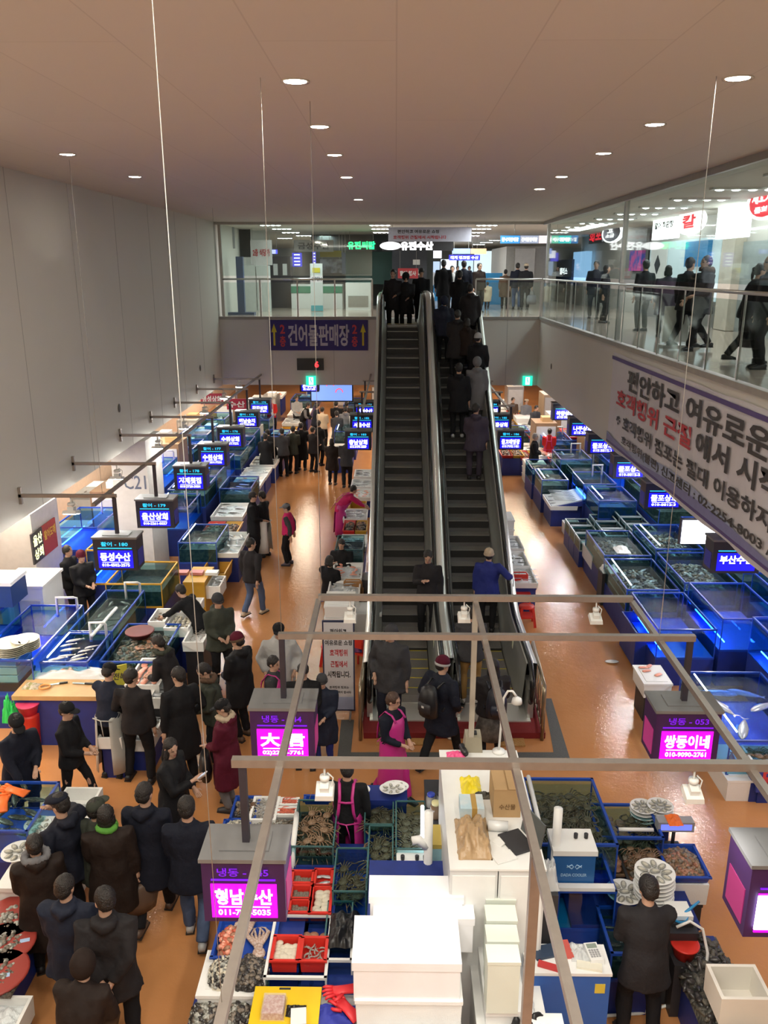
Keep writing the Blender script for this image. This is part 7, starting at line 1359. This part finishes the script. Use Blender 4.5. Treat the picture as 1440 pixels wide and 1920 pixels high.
panelY('notice_board', 'white notice with red and black lines hanging in the left upper lobby', 'sign', 470, 450, 510, 497, 31.5, mat('notice_white', (.62, .60, .60), .6), .03, '2층 식당가', rd, .8, .3)
panelY('wall_notice', 'grey printed notice high on the left wall of the upper lobby', 'sign', 411, 424, 440, 466, 30.6, mat('notice_grey', (.42, .43, .45), .6), .03)
panelY('wall_screen', 'black flat screen turned edgeways in the upper lobby', 'screen', 449, 430, 470, 482, 31.8, black, .06)
panelY('shop_sign', 'grey shop board reading 금성수산', 'sign', 551, 450, 625, 472, Y2, mat('board_grey', (.30, .29, .28), .6), .1, '금성수산', mat('board_dark', (.05, .05, .06), .6), .8, .6)
t, w_, h_ = panelY('led_sign', 'bright green lit sign reading 유진씨탑', 'sign', 650, 450, 705, 470, 34, darkm, .1); text('유진씨탑', lit('led_green', (.02, .9, .25), 1.6), t, front(0, -.012, 0), w_*.95, h_*.75, .05)
t, w_, h_ = panelY('lit_sign', 'white lit shop sign reading 유진수산 above the escalator top', 'sign', 716, 452, 850, 470, 33, darkm, .1); text('유진수산', lit('led_white', (1, 1, 1), 2.2), t, front(-.03, -.012, 0), w_*.46, h_*.9, .06); MB().ell((-w_*.38, -.02, 0), (w_*.15, .03, h_*.42), 24, 8).build('lit_oval', lit('led_white', (1, 1, 1), 2), t)
x, z, w_, h_ = onY(728, 426, 884, 453, 29.5); t = thing('banner', 'small pale banner hanging above the escalator top in two lines', 'banner', (x, 29.5, z)); MB().box(0, 0, 0, w_, .02, h_).build('sheet', mat('banner_pale', (.50, .50, .60), .6), t); MB().box(0, -.004, 0, w_*1.01, .03, .02).build('rod', steel, t) if 0 else None; text('편안하고 여유로운 쇼핑', blk, t, front(-w_*.14, -.014, h_*.2), w_*.5, h_*.26, .03); text('호객행위 근절에서 시작됩니다', rd, t, front(-w_*.12, -.014, -h_*.2), w_*.64, h_*.26, .03)
for s in (-1, 1): MB().tube([(s*w_*.45, 0, h_/2), (s*w_*.45, 0, CEIL - z)], .008, 5).build('hanger', steel, t)
dirs = [((938, 441, 975, 457), (.05, .25, .62), '활낙지판매장'), ((975, 441, 1010, 457), (.25, .28, .36), '건어물판매장'), ((1010, 441, 1034, 457), (.65, .55, .55), None), ((1034, 441, 1071, 457), (.04, .45, .22), '식사대접매장')]
x, z, w_, h_ = onY(938, 441, 1071, 457, 29.0); t = thing('direction_sign', 'long blue, grey and green lit direction sign over the upper walkway', 'sign', (x, 29.0, z)); MB().box(0, .03, 0, w_, .06, h_).build('case', darkm, t)
for (q, c_, tx) in dirs:
    xx, zz, ww, hh = onY(*q, 29.0); MB().box(xx - x, -.004, 0, ww*.98, .01, hh*.92).build('lit_panel', lit('dir%d' % q[0], c_, 1), t)
    if tx: text(tx, WHT, t, front(xx - x, -.014, 0), ww*.85, hh*.5, .03)
for s in (-.3, .3): MB().tube([(w_*s, .03, h_/2), (w_*s, .03, CEIL - z)], .01, 5).build('hanger', steel, t)
for i, (q, c_, l) in enumerate((((848, 466, 882, 476), (.25, .35, .75), 'small blue sign far down the upper corridor'), ((883, 466, 912, 476), (.85, .45, .25), 'small orange sign far down the upper corridor'), ((842, 478, 900, 488), (.03, .03, .75), 'row of blue lit signs far down the upper corridor'), ((812, 470, 828, 484), (.9, .9, 1), 'white crown shaped lit sign far down the upper corridor'), ((798, 474, 812, 490), (.08, .06, .75), 'violet blue lit sign beside the white one far down the corridor'))): 
    t, w_, h_ = panelY('lit_sign', l, 'sign', *q, 39 + i, lit('up%d' % i, c_, 1.2), .06)
    if i == 2: text('대게 킹크랩 수산', WHT, t, front(0, -.012, 0), w_*.9, h_*.6, .03)
for i, (q, Y_, c_, l) in enumerate((((800, 490, 826, 520), 43, (.35, .45, .6), 'fish counter with added glow panel far down the upper corridor, leftmost'), ((828, 486, 858, 512), 47, (.55, .65, .75), 'fish counter with added glow panel far down the upper corridor, second'), ((862, 488, 890, 520), 44, (.45, .6, .7), 'fish counter with added glow panel far down the upper corridor, third'), ((892, 470, 925, 505), 48, (.5, .6, .62), 'fish counter with added glow panel far down the upper corridor, rightmost'))):
    x, z, w_, h_ = onY(*q, Y_); t = thing('fish_counter', l, 'counter', (x, Y_, FLOOR2)); b = MB().box(0, .5, .45, w_*1.1, 1.0, .9); b.build('base', bluel, t); pn = MB().box(0, .9, (z + h_/2 - FLOOR2 + .9)/2, w_, .1, z + h_/2 - FLOOR2 - .9).build('added_glow_panel', lit('counter_glow%d' % i, c_, 1.0), t)  # counters with glowing backs, added to brighten the dark corridor
    for j in range(5): MB().box(w_*(j/5 - .4), .80, 1.0 + .12*(j % 3), .16, .1, .16).build('goods', (foam, carton, redp, bluep, yellp)[j], t)
for i, (q, Y_, c_, tx, l) in enumerate((((505, 468, 520, 476), 34, (.1, .1, .8), None, 'small blue lit strip above the black kiosk'), ((548, 474, 566, 500), 35.5, (.03, .03, .5), None, 'blue lit menu column in the upper lobby, left one'), ((586, 472, 592, 496), 35.5, (.1, .08, .6), None, 'thin blue lit menu column in the upper lobby, right one'), ((600, 470, 640, 482), 36, (.45, .38, .05), None, 'yellow patterned strip above the kitchen picture'), ((641, 474, 648, 514), 34.2, (.04, .06, .10), '금성수산', 'narrow dark vertical sign beside the green shop front'), ((497, 452, 505, 476), 33, (.5, .5, .5), None, 'grey notice strip in the upper lobby corner'))):
    t, w_, h_ = panelY('lit_sign' if i < 3 else 'shop_strip', l, 'sign', *q, Y_, lit('lob%d' % i, c_, 1.1) if i < 3 else mat('lobm%d' % i, c_, .6), .05)
    if i < 3:
        for j in range(4): MB().box(0, -.01, h_*(.36 - .24*j), w_*.6, .01, h_*.08).build('text_line', WHT, t)
def unit(name, lab, cat, x0, y0, x1, y1, Y, d, m, parts=()):
    x, z, w_, h_ = onY(x0, y0, x1, y1, Y); t = thing(name, lab, cat, (x, Y, FLOOR2)); zt = z + h_/2 - FLOOR2; MB().box(0, d/2, zt/2, w_, d, zt).build('body', m, t); return t, w_, zt
t, w_, zt = unit('kiosk', 'black kiosk with two white papers in the upper lobby', 'kiosk', 508, 481, 545, 560, 34.5, .8, mat('kiosk_black', (.03, .03, .035), .5))
for s in (-.25, .22): MB().box(w_*s, -.01, zt*.75, w_*.22, .01, zt*.22).build('notice_paper', white, t)
t, w_, zt = unit('display_case', 'long low glass display case with green front in the upper lobby', 'display case', 546, 533, 642, 562, 33.8, .8, white); MB().box(0, -.012, zt*.78, w_, .02, zt*.28).build('green_band', mat('green_band', (.02, .22, .12), .5), t)
t, w_, zt = unit('display_freezer', 'white curved display freezer beside the top of the left escalator', 'freezer', 648, 530, 695, 562, 32.6, 1.0, white); MB().box(0, -.012, zt*.32, w_*.8, .02, zt*.4).build('vent_grille', steel2, t); MB().box(0, .4, zt + .15, w_, .8, .3).build('glass_hood', glasst, t)
t, w_, zt = unit('fan_stand', 'tall slim blue grey sign stand in the upper lobby', 'stand', 444, 481, 457, 588, 29.2, .2, mat('stand_blue', (.09, .12, .22), .4)); MB().box(0, .1, .04, .9, .4, .08).build('base', mat('stand_blue', (0, 0, 0)), t)
t, w_, zt = unit('open_banner', 'tall white stand banner reading OPEN in the upper lobby', 'banner', 582, 494, 605, 563, 31.5, .04, mat('open_white', (.60, .62, .62), .6)); text('OPEN', mat('open_grey', (.08, .1, .12), .6), t, front(0, -.02, zt*.68), w_*.85, .14, .02); MB().box(0, -.012, zt*.86, w_*.6, .01, zt*.1).build('yellow_badge', yelb, t); MB().box(0, -.012, .12, w_*.98, .01, .2).build('teal_wave', mat('teal_wave', (.05, .35, .42), .6), t)
t, w_, zt = unit('white_cabinet', 'white double door cupboard on the left wall of the upper lobby', 'cupboard', 458, 498, 504, 575, 31.5, .5, mat('cupboard_white', (.58, .60, .58), .5)); MB().box(0, -.006, zt/2, .012, .01, zt*.95).build('door_gap', darkm, t)
panelY('wall_picture', 'bright picture panel of kitchen staff behind the upper display case', 'picture', 600, 486, 641, 512, 36.5, mat('picture_pale', (.42, .47, .55), .6, col2=(.12, .12, .14), scale=3), .05)
panelY('red_banner', 'red banner with white line behind the couple at the escalator top', 'banner', 746, 503, 784, 522, 34.5, rd, .03, '할인 행사', white, .8, .5)
panelY('shop_block', 'dark green shop front behind the green lit sign', 'shop front', 648, 472, 745, 533, 35.5, mat('shop_green', (.02, .07, .06), .5), .1)
t, w_, zt = unit('shop_block', 'dark shop block under the white lit sign at the escalator top', 'shop front', 735, 470, 800, 560, 34.9, 1.2, mat('block_dark', (.05, .055, .07), .5)); [MB().box(w_*q, -.01, zt*r_, w_*.2, .01, .2).build('notice_paper', white, t) for q, r_ in ((.2, .8), (.2, .62))]
t, w_, zt = unit('blue_tank_stand', 'pale blue fish counter far along the upper corridor', 'counter', 905, 512, 942, 535, 38, 1.0, bluel)
t, w_, zt = unit('shop_block', 'long pale shop wall at the right side of the upper corridor', 'shop front', 948, 462, 1035, 566, 39, 6, mat('shop_pale', (.42, .39, .34), .6)); MB().box(-w_*.1, -.02, 1.3, .9, .03, 2.2).build('door', steel2, t)
# right walkway shop fronts (on the wall at x = 8.6)
def panelX(name, lab, cat, x0, y0, x1, y1, m, X=8.5, th=.1, txt=None, tm=None, tw=.8, th_=.5, disc=False):
    a = atx(x0, (y0+y1)/2, X); c = atx(x1, (y0+y1)/2, X); u = atx((x0+x1)/2, y0, X); v = atx((x0+x1)/2, y1, X); L_ = a.y - c.y; h_ = u.z - v.z
    t = thing(name, lab, cat, (X, (a.y+c.y)/2, (u.z+v.z)/2), -pi/2)
    if disc:
        b = MB(); b.lathe([(.001, -th/2), (.5, -th/2), (.5, th/2), (.001, th/2)], 32, M=Matrix.Rotation(pi/2, 4, 'X') @ Matrix.Scale(1, 4)); o = b.build('disc', m, t); o.scale = (L_, 1, h_)
    else: MB().box(0, 0, 0, L_, th, h_).build('panel', m, t)
    if name in ('cooler_case', 'standing_board', 'shop_window'): zz = t.location.z - h_/2 - FLOOR2; MB().box(0, 0, -h_/2 - zz/2, L_, th, zz).build('base', steel2, t)
    if txt: text(txt, tm, t, front(0, -th/2 - .012, 0), L_*tw, h_*th_, .04)
    return t, L_, h_
hot = lit('box_white', (1, 1, 1), 4); redl = lit('sign_red_lit', (.85, .03, .05), 1.1)
panelX('menu_lightbox', 'glaring white menu lightbox on the right walkway, left one', 'sign', 1228, 395, 1272, 448, hot, 7.9, .12, '활어 직판장', mat('menu_ink', (.1, .1, .1), .6), .8, .25)
panelX('round_sign', 'round white sign with the red syllable 칼', 'sign', 1272, 390, 1322, 440, lit('round_white', (1, .96, .96), 2.2), 7.75, .1, '칼', redl, .5, .5, True)
panelX('menu_lightbox', 'glaring white menu lightbox on the right walkway, right one', 'sign', 1350, 366, 1405, 446, hot, 7.8, .12)
t, L_, h_ = panelX('round_sign', 'round white rimmed sign with red face cut by the right picture edge', 'sign', 1405, 343, 1474, 412, lit('round_white', (1, .96, .96), 2.2), 7.5, .1, None, None, .5, .5, True)
b = MB(); b.lathe([(.001, -.07), (.42, -.07), (.42, 0)], 32, M=Matrix.Rotation(pi/2, 4, 'X')); b = MB().ell((0, -.05, 0), (.42, .03, .42), 32, 8); o = b.build('red_face', redl, t); o.scale = (L_, 1, h_); text('세꼬시', WHT, t, front(-.02, -.1, h_*.1), L_*.55, h_*.3, .05); text('물회', WHT, t, front(-.02, -.1, -h_*.22), L_*.35, h_*.18, .05)
panelX('lit_sign', 'red lit lettering on a dark board on the right walkway', 'sign', 1107, 428, 1132, 456, darkm, 8.3, .1, '회포', redl, .9, .8)
t, L_, h_ = panelX('round_sign', 'dark round sign with white ring beside the steel column', 'sign', 1131, 418, 1168, 455, lit('round_white', (1, .96, .96), 2.2), 8.0, .1, None, None, .5, .5, True); o = MB().ell((0, -.05, 0), (.44, .03, .44), 28, 8).build('dark_face', darkm, t); o.scale = (L_, 1, h_); text('고', WHT, t, front(0, -.1, h_*.12), L_*.3, h_*.25, .06); text('소금', WHT, t, front(0, -.1, -h_*.15), L_*.45, h_*.2, .05)
panelX('cooler_case', 'white lit drinks cooler with blue picture on the right walkway', 'refrigerator', 1080, 472, 1102, 528, lit('cooler_blue', (.35, .6, .95), .9), 8.3, .3)
panelX('standing_board', 'dark blue standing board on the right walkway', 'sign', 1045, 487, 1074, 530, mat('board_navy', (.02, .06, .14), .5), 7.9, .1, '앨리스', WHT, .5, .3)
panelX('shop_window', 'pale shop window with kitchen things behind the right walkway crowd', 'window', 1218, 450, 1350, 560, lit('shop_window_glow', (.62, .74, .78), .55), 8.5, .06)
panelX('shop_door', 'grey glass door of the restaurant at the right walkway edge', 'door', 1385, 450, 1500, 640, mat('door_glass', (.32, .36, .36), .3), 8.55, .06)
panelX('wall_pillar', 'beige pillar between the shop window and the glass door', 'pillar', 1356, 448, 1380, 620, mat('pillar_beige', (.60, .54, .45), .6), 8.45, .28)
panelX('tiled_wall', 'grey tiled wall strip beside the shop window', 'wall panel', 1170, 432, 1212, 540, mat('tile_grey', (.25, .25, .24), .4, var=.1), 8.45, .1)
panelX('blue_plastic_bag', 'pair of blue plastic bags hanging in the shop window', 'bag', 1288, 452, 1330, 500, bluel, 8.4, .12); panelX('hanging_clothes', 'pink and blue clothes hanging by the tiled wall', 'clothes', 1183, 470, 1206, 508, mat('clothes_pb', (.65, .08, .30), .7, col2=(.05, .08, .4), scale=4), 8.33, .12)
t, L_, h_ = panelX('poster', 'pale poster of a chef figure with a black diamond label', 'poster', 1220, 458, 1250, 530, white, 8.44, .03, None); o = MB().box(0, -.03, -.05, .42, .01, .42, 0, 0, Matrix.Rotation(.78, 4, 'Y')).build('black_diamond', black, t)
t = thing('ticket_stand', 'white free standing price stand behind the right glass railing', 'stand', (5.6, 17.0, FLOOR2)); MB().box(0, 0, .45, .5, .04, .7).build('board', white, t); MB().box(0, .1, .02, .5, .4, .04).build('base', steel2, t)
bpy.data.scenes.remove(TS)
